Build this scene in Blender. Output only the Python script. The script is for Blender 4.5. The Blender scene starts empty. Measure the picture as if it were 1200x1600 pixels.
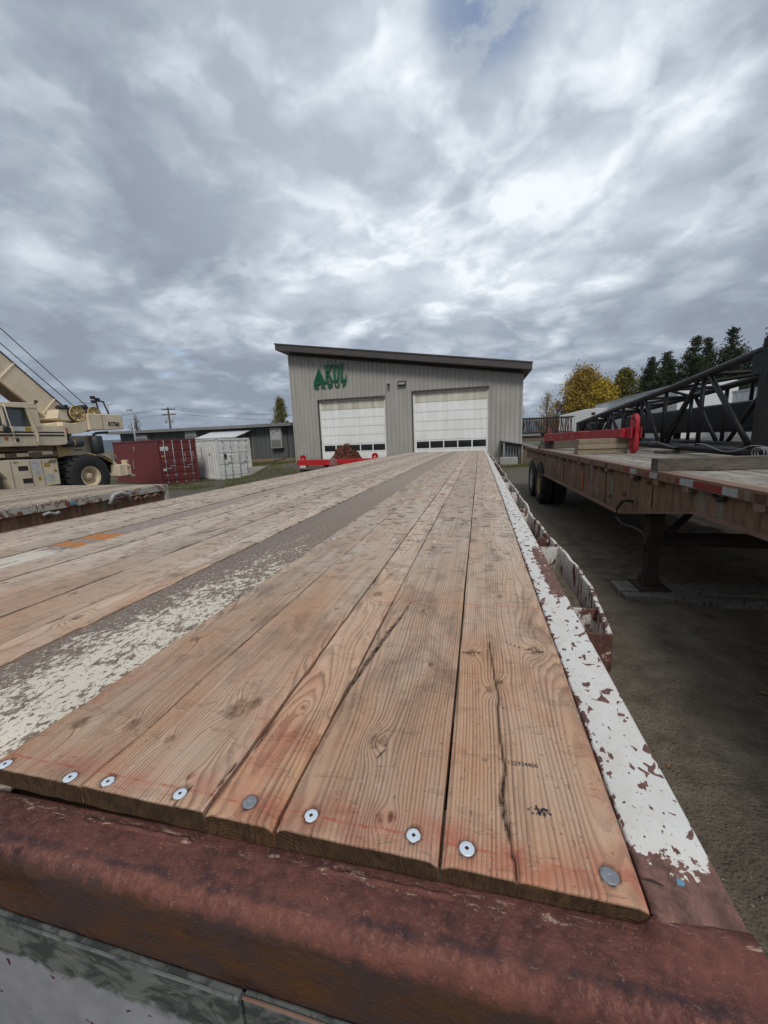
import bpy, bmesh, math, random
import numpy as np
from mathutils import Vector, Matrix

random.seed(7)
R = math.radians
scene = bpy.context.scene
COL = scene.collection

# ------------------------------------------------------------------ camera
CAMH = 1.72
RW = Matrix(((0.971711253, -0.006510714, 0.236082298),
             (0.233136589, 0.186196336, -0.954451809),
             (-0.037743496, 0.982490985, 0.182446961)))
cam_d = bpy.data.cameras.new('camera')
cam = bpy.data.objects.new('camera', cam_d)
COL.objects.link(cam)
cam.matrix_world = Matrix.Translation((0, 0, CAMH)) @ RW.to_4x4()
cam_d.sensor_fit = 'HORIZONTAL'
cam_d.sensor_width = 36.0
cam_d.lens = 36.0 * 610.0 / 1200.0
cam_d.clip_start = 0.02
cam_d.clip_end = 6000
scene.camera = cam

# ------------------------------------------------------------------ light
SUN_EL, SUN_AZ = 46.0, 163.0      # azimuth clockwise from +Y
scene.view_settings.view_transform = 'Standard'
scene.view_settings.look = 'None'
scene.view_settings.exposure = 0.27
scene.view_settings.gamma = 1.0
scene.view_settings.use_curve_mapping = False


class NT:
    """small node-tree writer"""
    def __init__(s, tree):
        s.t = tree
        s.n = tree.nodes
        s.l = tree.links

    def put(s, sock, v):
        if v is None:
            return
        if isinstance(v, bpy.types.NodeSocket):
            s.l.new(v, sock)
        elif isinstance(v, (tuple, list)):
            v = tuple(v)
            n = len(sock.default_value)
            sock.default_value = (v + (1.0,))[:n] if len(v) < n else v[:n]
        else:
            try:
                sock.default_value = v
            except TypeError:
                sock.default_value = (v, v, v)

    def m(s, op, a, b=None, c=None, clamp=False):
        n = s.n.new('ShaderNodeMath')
        n.operation = op
        n.use_clamp = clamp
        for i, v in enumerate((a, b, c)):
            s.put(n.inputs[i], v)
        return n.outputs[0]

    def vm(s, op, a, b=None):
        n = s.n.new('ShaderNodeVectorMath')
        n.operation = op
        s.put(n.inputs[0], a)
        if b is not None:
            s.put(n.inputs[1] if op != 'SCALE' else n.inputs[3], b)
        return n.outputs['Value'] if op in ('DOT_PRODUCT', 'LENGTH') else n.outputs[0]

    def sep(s, v):
        n = s.n.new('ShaderNodeSeparateXYZ')
        s.put(n.inputs[0], v)
        return n.outputs[0], n.outputs[1], n.outputs[2]

    def comb(s, x, y, z):
        n = s.n.new('ShaderNodeCombineXYZ')
        for i, v in enumerate((x, y, z)):
            s.put(n.inputs[i], v)
        return n.outputs[0]

    def noise(s, vec, scale=1.0, detail=4.0, rough=0.55, dist=0.0, col=False):
        n = s.n.new('ShaderNodeTexNoise')
        s.put(n.inputs['Vector'], vec)
        n.inputs['Scale'].default_value = scale
        n.inputs['Detail'].default_value = detail
        n.inputs['Roughness'].default_value = rough
        n.inputs['Distortion'].default_value = dist
        return n.outputs['Color' if col else 'Fac']

    def voro(s, vec, scale=1.0, feat='F1', out='Distance', rnd=1.0):
        n = s.n.new('ShaderNodeTexVoronoi')
        n.feature = feat
        s.put(n.inputs['Vector'], vec)
        n.inputs['Scale'].default_value = scale
        n.inputs['Randomness'].default_value = rnd
        return n.outputs[out]

    def rr(s, v, a, b, c=0.0, d=1.0, smooth=False):
        n = s.n.new('ShaderNodeMapRange')
        if smooth:
            n.interpolation_type = 'SMOOTHSTEP'
        s.put(n.inputs[0], v)
        for i, k in enumerate((a, b, c, d)):
            s.put(n.inputs[i + 1], k)
        return n.outputs[0]

    def mix(s, f, a, b, mode='MIX'):
        n = s.n.new('ShaderNodeMix')
        n.data_type = 'RGBA'
        n.blend_type = mode
        s.put(n.inputs[0], f)
        s.put(n.inputs[6], a)
        s.put(n.inputs[7], b)
        return n.outputs[2]

    def attr(s, name, kind='GEOMETRY'):
        n = s.n.new('ShaderNodeAttribute')
        n.attribute_type = kind
        n.attribute_name = name
        return n.outputs['Fac']

    def objco(s):
        return s.n.new('ShaderNodeTexCoord').outputs['Object']

    def pos(s):
        return s.n.new('ShaderNodeNewGeometry').outputs['Position']

    def bump(s, h, strength=0.5, dist=0.002, normal=None):
        n = s.n.new('ShaderNodeBump')
        n.inputs['Strength'].default_value = strength
        n.inputs['Distance'].default_value = dist
        s.put(n.inputs['Height'], h)
        if normal is not None:
            s.put(n.inputs['Normal'], normal)
        return n.outputs[0]

    def bsdf(s, col, rough=0.8, metal=0.0, normal=None, spec=None):
        b = s.n.new('ShaderNodeBsdfPrincipled')
        s.put(b.inputs['Base Color'], col)
        s.put(b.inputs['Roughness'], rough)
        s.put(b.inputs['Metallic'], metal)
        if spec is not None:
            b.inputs['Specular IOR Level'].default_value = spec
        if normal is not None:
            s.put(b.inputs['Normal'], normal)
        o = s.n.new('ShaderNodeOutputMaterial')
        s.l.new(b.outputs[0], o.inputs[0])
        return b


# world: Nishita sky seen through a broken overcast of procedural cloud
world = bpy.data.worlds.new('World')
scene.world = world
world.use_nodes = True
world.node_tree.nodes.clear()
W = NT(world.node_tree)
sky = W.n.new('ShaderNodeTexSky')
sky.sky_type = 'NISHITA'
sky.sun_disc = False
sky.sun_elevation = R(SUN_EL)
sky.sun_rotation = R(SUN_AZ)
sky.air_density = 1.0
sky.dust_density = 0.6
gen = W.n.new('ShaderNodeTexCoord').outputs['Generated']
dx, dy, dz = W.sep(gen)
az = W.m('ABSOLUTE', dz)
den = W.m('ADD', az, 0.24)
px = W.m('DIVIDE', dx, den)
py = W.m('DIVIDE', dy, den)
Pr = W.comb(px, py, 0.0)
warp = W.noise(W.vm('ADD', Pr, (3.1, 7.7, 0.0)), 1.3, 4, 0.55, col=True)
Pw = W.vm('ADD', Pr, W.vm('SCALE', W.vm('SUBTRACT', warp, (0.5, 0.5, 0.5)), 0.55))
big = W.noise(W.vm('ADD', Pw, (11.9, 4.6, 0.0)), 1.2, 4, 0.48)
mid = W.noise(W.vm('ADD', Pw, (1.7, 9.2, 2.0)), 3.7, 7, 0.54)
fine = W.noise(W.vm('ADD', Pr, (5.0, 1.0, 6.0)), 8.5, 7, 0.62)
# billows: rounded undersides with a crisp edge
bil = W.n.new('ShaderNodeTexVoronoi')
bil.feature = 'F1'
W.put(bil.inputs['Vector'], W.vm('ADD', Pw, W.vm('SCALE', W.vm('SUBTRACT', W.noise(Pr, 5.0, 5, 0.6, col=True), (0.5, 0.5, 0.5)), 0.35)))
bil.inputs['Scale'].default_value = 3.4
bl_ = W.rr(bil.outputs['Distance'], 0.1, 0.62, 0.0, 1.0)
dens = W.m('ADD', W.m('MULTIPLY', big, 0.46), W.m('ADD', W.m('MULTIPLY', mid, 0.30), W.m('MULTIPLY', fine, 0.12)))
dens = W.m('ADD', dens, W.m('MULTIPLY', W.m('SUBTRACT', 0.75, bl_), 0.15))
bright = W.rr(dens, 0.355, 0.62, 0.03, 1.05)
# thin cloud: a broad area in front where the layer is thin and light comes through
gdot = W.vm('DOT_PRODUCT', W.vm('NORMALIZE', gen), (-0.06, 0.80, 0.60))
thin = W.m('MULTIPLY', W.rr(gdot, 0.80, 1.0, 0.0, 1.0, True), 0.36)
# narrow bright breaks between the banks
rdg = W.m('ABSOLUTE', W.m('SUBTRACT', W.noise(W.vm('ADD', Pw, (7.3, 2.1, 4.0)), 1.7, 5, 0.55), 0.5))
brk = W.m('MULTIPLY', W.m('MULTIPLY', W.rr(rdg, 0.0, 0.075, 1.0, 0.0, True), W.rr(gdot, 0.60, 0.98, 0.04, 0.30)), W.rr(mid, 0.42, 0.58))
lower = W.rr(az, 0.0, 0.35, -0.14, 0.0)
tone = W.m('ADD', W.m('ADD', W.m('ADD', W.m('MULTIPLY', bright, 0.66), brk), thin), lower, clamp=True)
ramp = W.n.new('ShaderNodeValToRGB')
cr = ramp.color_ramp
cr.elements[0].position = 0.0
cr.elements[0].color = (0.235, 0.27, 0.33, 1)
cr.elements[1].position = 1.0
cr.elements[1].color = (0.78, 0.82, 0.86, 1)
for p, c in ((0.25, (0.325, 0.37, 0.435, 1)), (0.55, (0.475, 0.525, 0.59, 1)), (0.8, (0.63, 0.68, 0.735, 1))):
    e = cr.elements.new(p)
    e.color = c
W.put(ramp.inputs[0], tone)
# small holes of blue high in front
hole_d = W.vm('DOT_PRODUCT', W.vm('NORMALIZE', gen), (0.012, 0.742, 0.670))
hole = W.m('MULTIPLY', W.rr(hole_d, 0.9925, 0.9995, 0.0, 1.0, True), W.rr(fine, 0.42, 0.56, 0.25, 1.0, True))
rare = W.rr(W.noise(W.vm('ADD', Pw, (21.0, 3.0, 1.0)), 1.0, 5, 0.55), 0.66, 0.74, 0.0, 0.8, True)
gap = W.m('MAXIMUM', W.m('MULTIPLY', hole, 0.75), rare)
skybg = W.n.new('ShaderNodeBackground')
W.put(skybg.inputs[0], sky.outputs[0])
skybg.inputs[1].default_value = 0.13
clbg = W.n.new('ShaderNodeBackground')
W.put(clbg.inputs[0], ramp.outputs[0])
clbg.inputs[1].default_value = 1.0
mx = W.n.new('ShaderNodeMixShader')
W.put(mx.inputs[0], gap)
W.l.new(clbg.outputs[0], mx.inputs[1])
W.l.new(skybg.outputs[0], mx.inputs[2])
wo = W.n.new('ShaderNodeOutputWorld')
W.l.new(mx.outputs[0], wo.inputs[0])
world.cycles.sampling_method = 'MANUAL'
world.cycles.sample_map_resolution = 512

sun_d = bpy.data.lights.new('sun', 'SUN')
sun_d.energy = 1.5
sun_d.angle = R(18)
sun_d.color = (1.0, 0.965, 0.91)
sun = bpy.data.objects.new('sun', sun_d)
COL.objects.link(sun)
_e, _a = R(SUN_EL), R(SUN_AZ)
sd = Vector((math.sin(_a) * math.cos(_e), math.cos(_a) * math.cos(_e), math.sin(_e)))
sun.rotation_euler = sd.to_track_quat('Z', 'Y').to_euler()

# ------------------------------------------------------------------ materials
MATS = {}


def newmat(name):
    m = bpy.data.materials.new(name)
    m.use_nodes = True
    m.node_tree.nodes.clear()
    MATS[name] = m
    return m, NT(m.node_tree)


def paint(name, col, col2=None, amt=0.35, scale=6.0, rough=0.6, metal=0.0, bump=0.25, bscale=80.0, spec=None, bdist=0.002):
    """paint or plain surface with dirt of its own"""
    m, t = newmat(name)
    v = t.objco()
    if col2 is None:
        col2 = tuple(c * 0.6 for c in col[:3])
    n1 = t.noise(v, scale, 6, 0.65)
    n2 = t.noise(v, scale * 9, 3, 0.6)
    f = t.m('ADD', t.rr(n1, 0.42, 0.68, 0, 0.75), t.rr(n2, 0.5, 0.8, 0, 0.35))
    c = t.mix(t.m('MULTIPLY', f, amt, clamp=True), col, col2)
    r = t.rr(n1, 0.3, 0.7, rough - 0.1, min(1, rough + 0.12))
    nrm = t.bump(t.noise(v, bscale, 3, 0.6), bump, bdist)
    t.bsdf(c, r, metal, nrm, spec)
    return m


def flake(name, pcol, rust=(0.085, 0.045, 0.035), rust2=(0.30, 0.12, 0.05), cover=0.55, scale=22.0, stretch=(1, 1, 1), soft=0.02, extra=None, rough=0.6, dirt=0.25, seedadd=0.0, dust=None):
    """flaking paint over rusty steel; cover = how much paint is left"""
    m, t = newmat(name)
    v = t.vm('ADD', t.vm('MULTIPLY', t.objco(), stretch), (seedadd, seedadd * 1.7, 0))
    big = t.noise(v, scale * 0.22, 4, 0.6)
    med = t.noise(v, scale, 5, 0.62, 0.4)
    fin = t.noise(v, scale * 5, 3, 0.6)
    f = t.m('ADD', t.m('MULTIPLY', big, 0.30), t.m('ADD', t.m('MULTIPLY', med, 0.52), t.m('MULTIPLY', fin, 0.18)))
    th = 0.5 + (0.5 - cover) * 0.36
    if extra is not None:
        f = t.m('ADD', f, extra(t))
    mask = t.rr(f, th - soft, th + soft)
    halo = t.rr(f, th - 0.05, th + 0.03)
    rc = t.mix(t.rr(t.noise(v, scale * 1.7, 6, 0.75), 0.38, 0.64), tuple(c * 0.7 for c in rust), tuple(min(1, c * 1.8) for c in rust))
    rc = t.mix(t.m('MULTIPLY', t.m('MULTIPLY', halo, t.rr(big, 0.4, 0.65)), 0.8), rc, rust2)
    pc = t.mix(t.m('MULTIPLY', t.rr(t.noise(v, scale * 0.6, 6, 0.7), 0.4, 0.75), dirt), pcol, tuple(c * s for c, s in zip(pcol[:3], (0.7, 0.55, 0.4))))
    specks = t.rr(t.noise(v, scale * 9, 2, 0.5), 0.66, 0.70)
    pc = t.mix(t.m('MULTIPLY', specks, 0.7), pc, rust)
    c = t.mix(mask, rc, pc)
    if dust:
        yy = t.sep(t.objco())[1]
        dn = t.noise(t.vm('MULTIPLY', t.objco(), (30, 9, 1)), 1.0, 6, 0.7)
        c = t.mix(t.m('MULTIPLY', t.rr(yy, dust[0], dust[1], 0.0, 1.0), t.rr(dn, 0.35, 0.62, 0.35, 0.9)), c, dust[2])
    nrm = t.bump(t.m('ADD', t.m('MULTIPLY', mask, 1.0), t.m('MULTIPLY', t.noise(v, scale * 6, 3, 0.6), 0.5)), 0.6, 0.0012)
    t.bsdf(c, t.rr(mask, 0, 1, 0.85, rough), 0.0, nrm)
    return m


def wood(name, early, late, grey, greyn=0.5, ring=0.0043, chalk=False, dark=0.35, bumpk=1.0, pvar=0.14):
    """sawn softwood: annual rings bent round knots, weathering, dirt"""
    m, t = newmat(name)
    o = t.objco()
    sd_ = t.attr('seed', 'OBJECT')
    tn = t.attr('tone', 'OBJECT')
    kb, kd, gr, eg = t.attr('kb'), t.attr('kd'), t.attr('gr'), t.attr('eg')
    x, y, z = t.sep(o)
    off = t.comb(t.m('MULTIPLY', sd_, 3.7), t.m('MULTIPLY', sd_, 17.3), t.m('MULTIPLY', sd_, 5.1))
    v = t.vm('ADD', o, off)
    vl = t.vm('MULTIPLY', v, (2.2, 0.5, 2.2))
    wob = t.m('SUBTRACT', t.noise(vl, 1.6, 3, 0.5), 0.5)
    wob2 = t.m('SUBTRACT', t.noise(t.vm('MULTIPLY', v, (7, 1.5, 7)), 1.0, 3, 0.5), 0.5)
    cx = t.m('MULTIPLY', t.m('SINE', t.m('MULTIPLY', sd_, 41.0)), 0.10)
    ddx = t.m('SUBTRACT', x, cx)
    dep = t.m('ADD', t.m('ADD', 0.05, t.m('MULTIPLY', wob, 0.22)), z)
    r = t.m('SQRT', t.m('ADD', t.m('MULTIPLY', ddx, ddx), t.m('MULTIPLY', dep, dep)))
    r = t.m('ADD', r, t.m('ADD', t.m('MULTIPLY', wob2, 0.006), kb))
    jit = t.m('MULTIPLY', t.m('SUBTRACT', t.noise(t.vm('MULTIPLY', v, (70, 3, 70)), 1.0, 2, 0.5), 0.5), 0.0035)
    ph = t.m('DIVIDE', t.m('ADD', r, jit), ring)
    fr = t.m('FRACT', ph)
    lw = t.m('MULTIPLY', t.rr(fr, 0.30, 0.84, 0, 1, True), t.rr(fr, 0.88, 1.0, 1, 0, True))
    rid = t.noise(t.comb(t.m('FLOOR', ph), sd_, 0.0), 3.7, 0, 0.5)
    lwa = t.m('MULTIPLY', lw, t.rr(rid, 0.3, 0.7, 0.35, 1.0))
    fib = t.noise(t.vm('MULTIPLY', v, (520, 14, 520)), 1.0, 4, 0.75)
    fib2 = t.noise(t.vm('MULTIPLY', v, (120, 3.0, 120)), 1.0, 3, 0.6)
    blot = t.noise(t.vm('MULTIPLY', v, (9, 3.5, 9)), 1.0, 5, 0.6)
    c = t.mix(t.m('MULTIPLY', lwa, 0.95), early, late)
    c = t.mix(t.m('MULTIPLY', t.rr(fib, 0.35, 0.7), 0.45), c, tuple(k * 0.62 for k in early))
    # weathering to silver grey, less at the near end
    wy = t.rr(y, 0.30, 1.5, -0.14, 0.50)
    gf = t.m('ADD', t.m('ADD', t.rr(blot, 0.3, 0.72, greyn - 0.3, greyn + 0.3), wy), t.m('MULTIPLY', t.m('SUBTRACT', tn, 0.5), 0.45), clamp=True)
    gc = t.mix(t.m('MULTIPLY', t.m('ADD', t.m('MULTIPLY', lwa, 0.45), t.rr(fib2, 0.35, 0.7, 0, 0.55)), 0.8), grey, tuple(k * 0.42 for k in grey))
    c = t.mix(t.m('MULTIPLY', gf, 0.93), c, gc)
    pv_ = t.m('ADD', 1.0 - pvar, t.m('MULTIPLY', t.m('FRACT', t.m('MULTIPLY', sd_, 7.3)), pvar * 1.8))
    c = t.mix(1.0, c, t.comb(pv_, pv_, pv_), 'MULTIPLY')
    # dirt stains, water marks and short scuffs across the grain
    st = t.rr(t.noise(t.vm('MULTIPLY', v, (14, 5, 14)), 1.0, 6, 0.68, 0.6), 0.50, 0.70, 0, dark)
    c = t.mix(st, c, (0.055, 0.045, 0.038, 1))
    sc = t.rr(t.noise(t.vm('MULTIPLY', v, (17, 34, 17)), 1.0, 4, 0.6, 0.3), 0.565, 0.62, 0, 0.85)
    c = t.mix(t.m('MULTIPLY', sc, t.rr(y, 0.8, 2.2, 0.15, 1.0)), c, (0.045, 0.030, 0.024, 1))
    sp = t.rr(t.noise(t.vm('MULTIPLY', v, (260, 130, 260)), 1.0, 2, 0.6), 0.665, 0.72, 0, 0.55)
    c = t.mix(sp, c, (0.05, 0.04, 0.035, 1))
    lt = t.rr(t.noise(t.vm('MULTIPLY', v, (200, 90, 200)), 1.0, 3, 0.7), 0.60, 0.70, 0, 0.4)
    c = t.mix(lt, c, (0.62, 0.52, 0.42, 1))
    # knots
    kf = t.m('MULTIPLY', t.rr(kd, 0.25, 0.9, 0, 0.85), t.rr(t.noise(t.vm('MULTIPLY', v, (150, 90, 150)), 1.0, 4, 0.7), 0.36, 0.60, 0.25, 1.0))
    kc = t.mix(t.rr(fr, 0.3, 0.8), (0.20, 0.10, 0.05, 1), (0.045, 0.024, 0.014, 1))
    c = t.mix(kf, c, kc)
    if chalk:
        X, Y, Z = t.sep(t.pos())
        cn = t.noise(t.pos(), 22, 5, 0.65)
        wv = t.m('MULTIPLY', t.m('SUBTRACT', t.noise(t.comb(X, 0, 0), 9, 3, 0.5), 0.5), 0.004)
        yy = t.m('ABSOLUTE', t.m('SUBTRACT', t.m('ADD', Y, wv), 0.3135))
        line = t.m('MULTIPLY', t.rr(yy, 0.0008, 0.0028, 1, 0, True), t.rr(t.noise(t.pos(), 60, 4, 0.7), 0.35, 0.6, 0.1, 0.85))
        hz = t.m('MULTIPLY', t.rr(yy, 0.0, 0.040, 1, 0, True), t.rr(cn, 0.38, 0.62, 0.05, 0.85))
        hz2 = t.m('MULTIPLY', hz, t.rr(X, -0.22, 0.0, 0.55, 1.0))
        spray = t.m('MULTIPLY', t.rr(Y, 0.9, 0.33, 0.0, 1.0), t.rr(t.noise(t.pos(), 9, 5, 0.65), 0.52, 0.70, 0, 0.5))
        l2 = t.m('MULTIPLY', t.rr(t.m('ABSOLUTE', t.m('SUBTRACT', t.m('ADD', Y, wv), 0.874)), 0.0008, 0.003, 0.55, 0, True), t.rr(X, -0.25, -0.1, 0, 1))
        l3 = t.rr(t.m('ABSOLUTE', t.m('SUBTRACT', t.m('ADD', Y, wv), 1.43)), 0.001, 0.006, 0.45, 0, True)
        red = t.m('MAXIMUM', t.m('MAXIMUM', t.m('MAXIMUM', line, hz2), spray), t.m('MAXIMUM', l2, l3))
        red = t.m('MULTIPLY', red, t.rr(lwa, 0, 1, 1.0, 0.6))
        c = t.mix(t.m('MULTIPLY', red, 0.8), c, (0.42, 0.055, 0.03, 1))
    egc = t.mix(t.rr(t.noise(t.vm('MULTIPLY', v, (300, 300, 60)), 1.0, 3, 0.6), 0.35, 0.65), (0.115, 0.062, 0.025, 1), (0.05, 0.027, 0.014, 1))
    egc = t.mix(t.rr(blot, 0.4, 0.6, 0, 0.5), egc, (0.04, 0.028, 0.018, 1))
    c = t.mix(eg, c, egc)
    c = t.mix(gr, c, (0.022, 0.013, 0.009, 1))
    h = t.m('ADD', t.m('ADD', t.m('MULTIPLY', lwa, 0.8), t.m('MULTIPLY', fib, 0.5)), t.m('MULTIPLY', fib2, 0.5))
    h = t.m('SUBTRACT', h, t.m('ADD', t.m('MULTIPLY', sc, 0.8), t.m('MULTIPLY', sp, 0.5)))
    nrm = t.bump(h, 0.8 * bumpk, 0.0014)
    t.bsdf(c, 0.82, 0.0, nrm, 0.25)
    return m


deck_wood = wood('deck_wood', (0.57, 0.325, 0.190, 1), (0.190, 0.080, 0.040, 1), (0.63, 0.53, 0.425, 1), 0.38, chalk=True, dark=0.50)
pale_deck = wood('pale_deck', (0.46, 0.35, 0.24, 1), (0.18, 0.12, 0.075, 1), (0.50, 0.41, 0.30, 1), 0.50, dark=0.6, pvar=0.30)
damp_wood = wood('damp_wood', (0.22, 0.18, 0.14, 1), (0.10, 0.075, 0.05, 1), (0.22, 0.20, 0.17, 1), 0.75, dark=0.5)
old_wood = wood('old_wood', (0.25, 0.195, 0.14, 1), (0.07, 0.048, 0.032, 1), (0.145, 0.132, 0.112, 1), 0.72, dark=0.85, bumpk=2.2, pvar=0.1)
grey_deck = wood('grey_deck', (0.36, 0.29, 0.21, 1), (0.14, 0.10, 0.07, 1), (0.40, 0.365, 0.31, 1), 0.6, dark=0.7, pvar=0.25)
crib_wood = wood('crib_wood', (0.36, 0.29, 0.185, 1), (0.17, 0.12, 0.07, 1), (0.33, 0.29, 0.22, 1), 0.45, dark=0.35)


def rail_extra(t):
    o = t.objco()
    x, y, z = t.sep(o)
    n = t.m('MULTIPLY', t.m('SUBTRACT', t.noise(o, 26, 6, 0.7), 0.5), 0.055)
    xi = t.m('ADD', x, n)
    inner = t.rr(xi, -0.006, 0.009, -0.26, 0.07, True)
    outer = t.rr(xi, 0.058, 0.072, 0.07, -0.16, True)
    near = t.rr(t.m('ADD', y, t.m('MULTIPLY', n, 2.5)), 0.312, 0.375, -0.30, 0.0, True)
    blob = t.m('MULTIPLY', t.m('MULTIPLY', t.rr(y, 0.86, 1.0, 0, 1, True), t.rr(y, 1.3, 1.5, 1, 0, True)), t.rr(xi, 0.028, 0.036, 0, -0.30, True))
    far = t.rr(y, 1.4, 2.6, 0.0, -0.07)
    bands = t.rr(t.noise(t.vm('MULTIPLY', o, (12, 28, 0)), 1.0, 4, 0.6), 0.60, 0.70, 0.0, -0.10)
    bl = t.noise(t.vm('MULTIPLY', o, (1, 0.75, 1)), 62, 2, 0.5, 0.5)
    bl2 = t.noise(t.vm('ADD', o, (3.0, 1.0, 0)), 150, 2, 0.5)
    bands = t.m('ADD', bands, t.m('ADD', t.rr(bl, 0.585, 0.625, 0, -0.3), t.rr(bl2, 0.69, 0.72, 0, -0.3)))
    return t.m('ADD', t.m('ADD', t.m('ADD', inner, outer), t.m('ADD', near, blob)), t.m('ADD', far, t.m('ADD', 0.020, bands)))


def strip_extra(t):
    o = t.objco()
    x, y, z = t.sep(o)
    n = t.m('MULTIPLY', t.m('SUBTRACT', t.noise(o, 14, 6, 0.7), 0.5), 0.26)
    spk = t.rr(t.noise(t.vm('MULTIPLY', o, (1, 0.6, 1)), 190, 2, 0.5), 0.58, 0.66, 0.0, -0.13)
    spk2 = t.rr(t.noise(t.vm('ADD', o, (5, 0, 0)), 130, 3, 0.6), 0.60, 0.66, 0.0, 0.16)
    left = t.m('ADD', t.m('ADD', spk, spk2), t.rr(t.m('ADD', x, n), 0.02, 0.12, -0.09, 0.022, True))
    far = t.rr(t.m('ADD', y, t.m('MULTIPLY', n, 2.0)), 0.62, 1.9, 0.012, -0.17)
    return t.m('ADD', left, far)


rail_white = flake('rail_white', (0.68, 0.66, 0.62, 1), (0.125, 0.062, 0.050), (0.46, 0.21, 0.10), 0.64, 38, (1, 0.75, 1), 0.008, rail_extra, 0.65, 0.38)
strip_flake = flake('strip_flake', (0.66, 0.60, 0.50, 1), (0.165, 0.125, 0.100), (0.44, 0.27, 0.16), 0.50, 75, (1, 0.60, 1), 0.010, strip_extra, 0.65, 0.2, 0.0, (1.0, 3.5, (0.34, 0.275, 0.22, 1)))
strip_bare = flake('strip_bare', (0.62, 0.56, 0.47, 1), (0.22, 0.170, 0.145), (0.30, 0.20, 0.14), 0.33, 30, (1, 0.5, 1), 0.02, lambda t: t.rr(t.sep(t.objco())[1], 1.1, 1.35, 0.13, -0.16, True), 0.7, 0.2, 0.0, (1.0, 3.0, (0.38, 0.31, 0.25, 1)))
orange = paint('orange_paint', (0.50, 0.17, 0.03, 1), (0.26, 0.12, 0.05), 0.5, 30, 0.7)
pocket_white = flake('pocket_white', (0.60, 0.575, 0.53, 1), (0.095, 0.040, 0.028), (0.34, 0.13, 0.055), 0.58, 26, (1, 1, 0.55), 0.012, None, 0.6, 0.3)
pocket_rust = flake('pocket_rust', (0.45, 0.36, 0.28, 1), (0.075, 0.030, 0.022), (0.22, 0.08, 0.035), 0.24, 38, (1, 1, 1), 0.02, None, 0.7, 0.3)
side_grey = flake('side_grey', (0.47, 0.44, 0.385, 1), (0.15, 0.055, 0.035), (0.34, 0.14, 0.07), 0.56, 9, (1, 1, 1), 0.02, None, 0.6, 0.2)


def sill_mat():
    m, t = newmat('sill_red')
    o = t.objco()
    x, y, z = t.sep(o)
    big = t.noise(t.vm('MULTIPLY', o, (5, 16, 16)), 1.0, 5, 0.65)
    med = t.noise(o, 55, 5, 0.68)
    pit = t.noise(o, 170, 5, 0.78)
    c = t.mix(t.rr(med, 0.36, 0.62), (0.168, 0.060, 0.047, 1), (0.070, 0.030, 0.029, 1))
    c = t.mix(t.rr(pit, 0.54, 0.68, 0, 0.55), c, (0.045, 0.018, 0.016, 1))
    c = t.mix(t.rr(pit, 0.46, 0.34, 0, 0.55), c, (0.33, 0.125, 0.08, 1))
    c = t.mix(t.rr(big, 0.40, 0.66, 0, 0.75), c, (0.235, 0.090, 0.060, 1))
    # worn crest of the fold: scraped bare and dark
    nn = t.m('MULTIPLY', t.m('SUBTRACT', t.noise(t.vm('MULTIPLY', o, (60, 30, 30)), 1.0, 4, 0.7), 0.5), 0.02)
    crest = t.m('MULTIPLY', t.rr(t.m('ABSOLUTE', t.m('SUBTRACT', t.m('ADD', y, nn), 0.248)), 0.001, 0.006, 1, 0, True), t.rr(med, 0.40, 0.6, 0.25, 0.8))
    c = t.mix(crest, c, (0.055, 0.032, 0.036, 1))
    bare = t.m('MULTIPLY', t.rr(t.m('ABSOLUTE', t.m('SUBTRACT', t.m('ADD', y, nn), 0.239)), 0.001, 0.006, 1, 0, True), t.rr(t.noise(t.vm('MULTIPLY', o, (170, 120, 120)), 1.0, 5, 0.75, 0.8), 0.48, 0.60, 0, 0.6))
    c = t.mix(bare, c, (0.30, 0.135, 0.10, 1))
    # the face below: grey-brown primer with orange run-off, darkened to paint in its shade
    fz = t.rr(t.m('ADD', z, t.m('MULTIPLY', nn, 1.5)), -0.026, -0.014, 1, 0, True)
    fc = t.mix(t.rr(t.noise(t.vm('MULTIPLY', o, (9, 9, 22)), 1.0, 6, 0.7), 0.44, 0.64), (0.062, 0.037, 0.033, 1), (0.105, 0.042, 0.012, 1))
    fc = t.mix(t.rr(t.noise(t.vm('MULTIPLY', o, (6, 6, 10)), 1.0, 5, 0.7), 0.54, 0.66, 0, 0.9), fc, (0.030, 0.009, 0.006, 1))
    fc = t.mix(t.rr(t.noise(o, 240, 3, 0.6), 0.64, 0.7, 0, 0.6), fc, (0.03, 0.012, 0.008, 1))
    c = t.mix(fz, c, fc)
    scr = t.rr(t.noise(t.vm('MULTIPLY', o, (160, 300, 160)), 1.0, 4, 0.7, 1.2), 0.61, 0.69, 0, 0.6)
    c = t.mix(t.m('MULTIPLY', scr, t.rr(fz, 0, 1, 1, 0.0)), c, (0.42, 0.26, 0.21, 1))
    # pale paint left along the seam against the boards
    sn = t.noise(t.vm('MULTIPLY', o, (30, 120, 30)), 1.0, 5, 0.7, 1.0)
    seam = t.m('MULTIPLY', t.rr(t.m('ABSOLUTE', t.m('SUBTRACT', y, 0.281)), 0.002, 0.010, 1, 0, True), t.rr(sn, 0.57, 0.62, 0, 0.8))
    c = t.mix(seam, c, (0.50, 0.36, 0.27, 1))
    h = t.m('ADD', t.m('MULTIPLY', pit, 1.6), t.m('MULTIPLY', t.noise(o, 28, 5, 0.65), 1.2))
    nrm = t.bump(h, 0.8, 0.0026)
    t.bsdf(c, t.rr(med, 0.3, 0.7, 0.62, 0.88), 0.0, nrm, 0.3)


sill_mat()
sill_red = MATS['sill_red']


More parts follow.
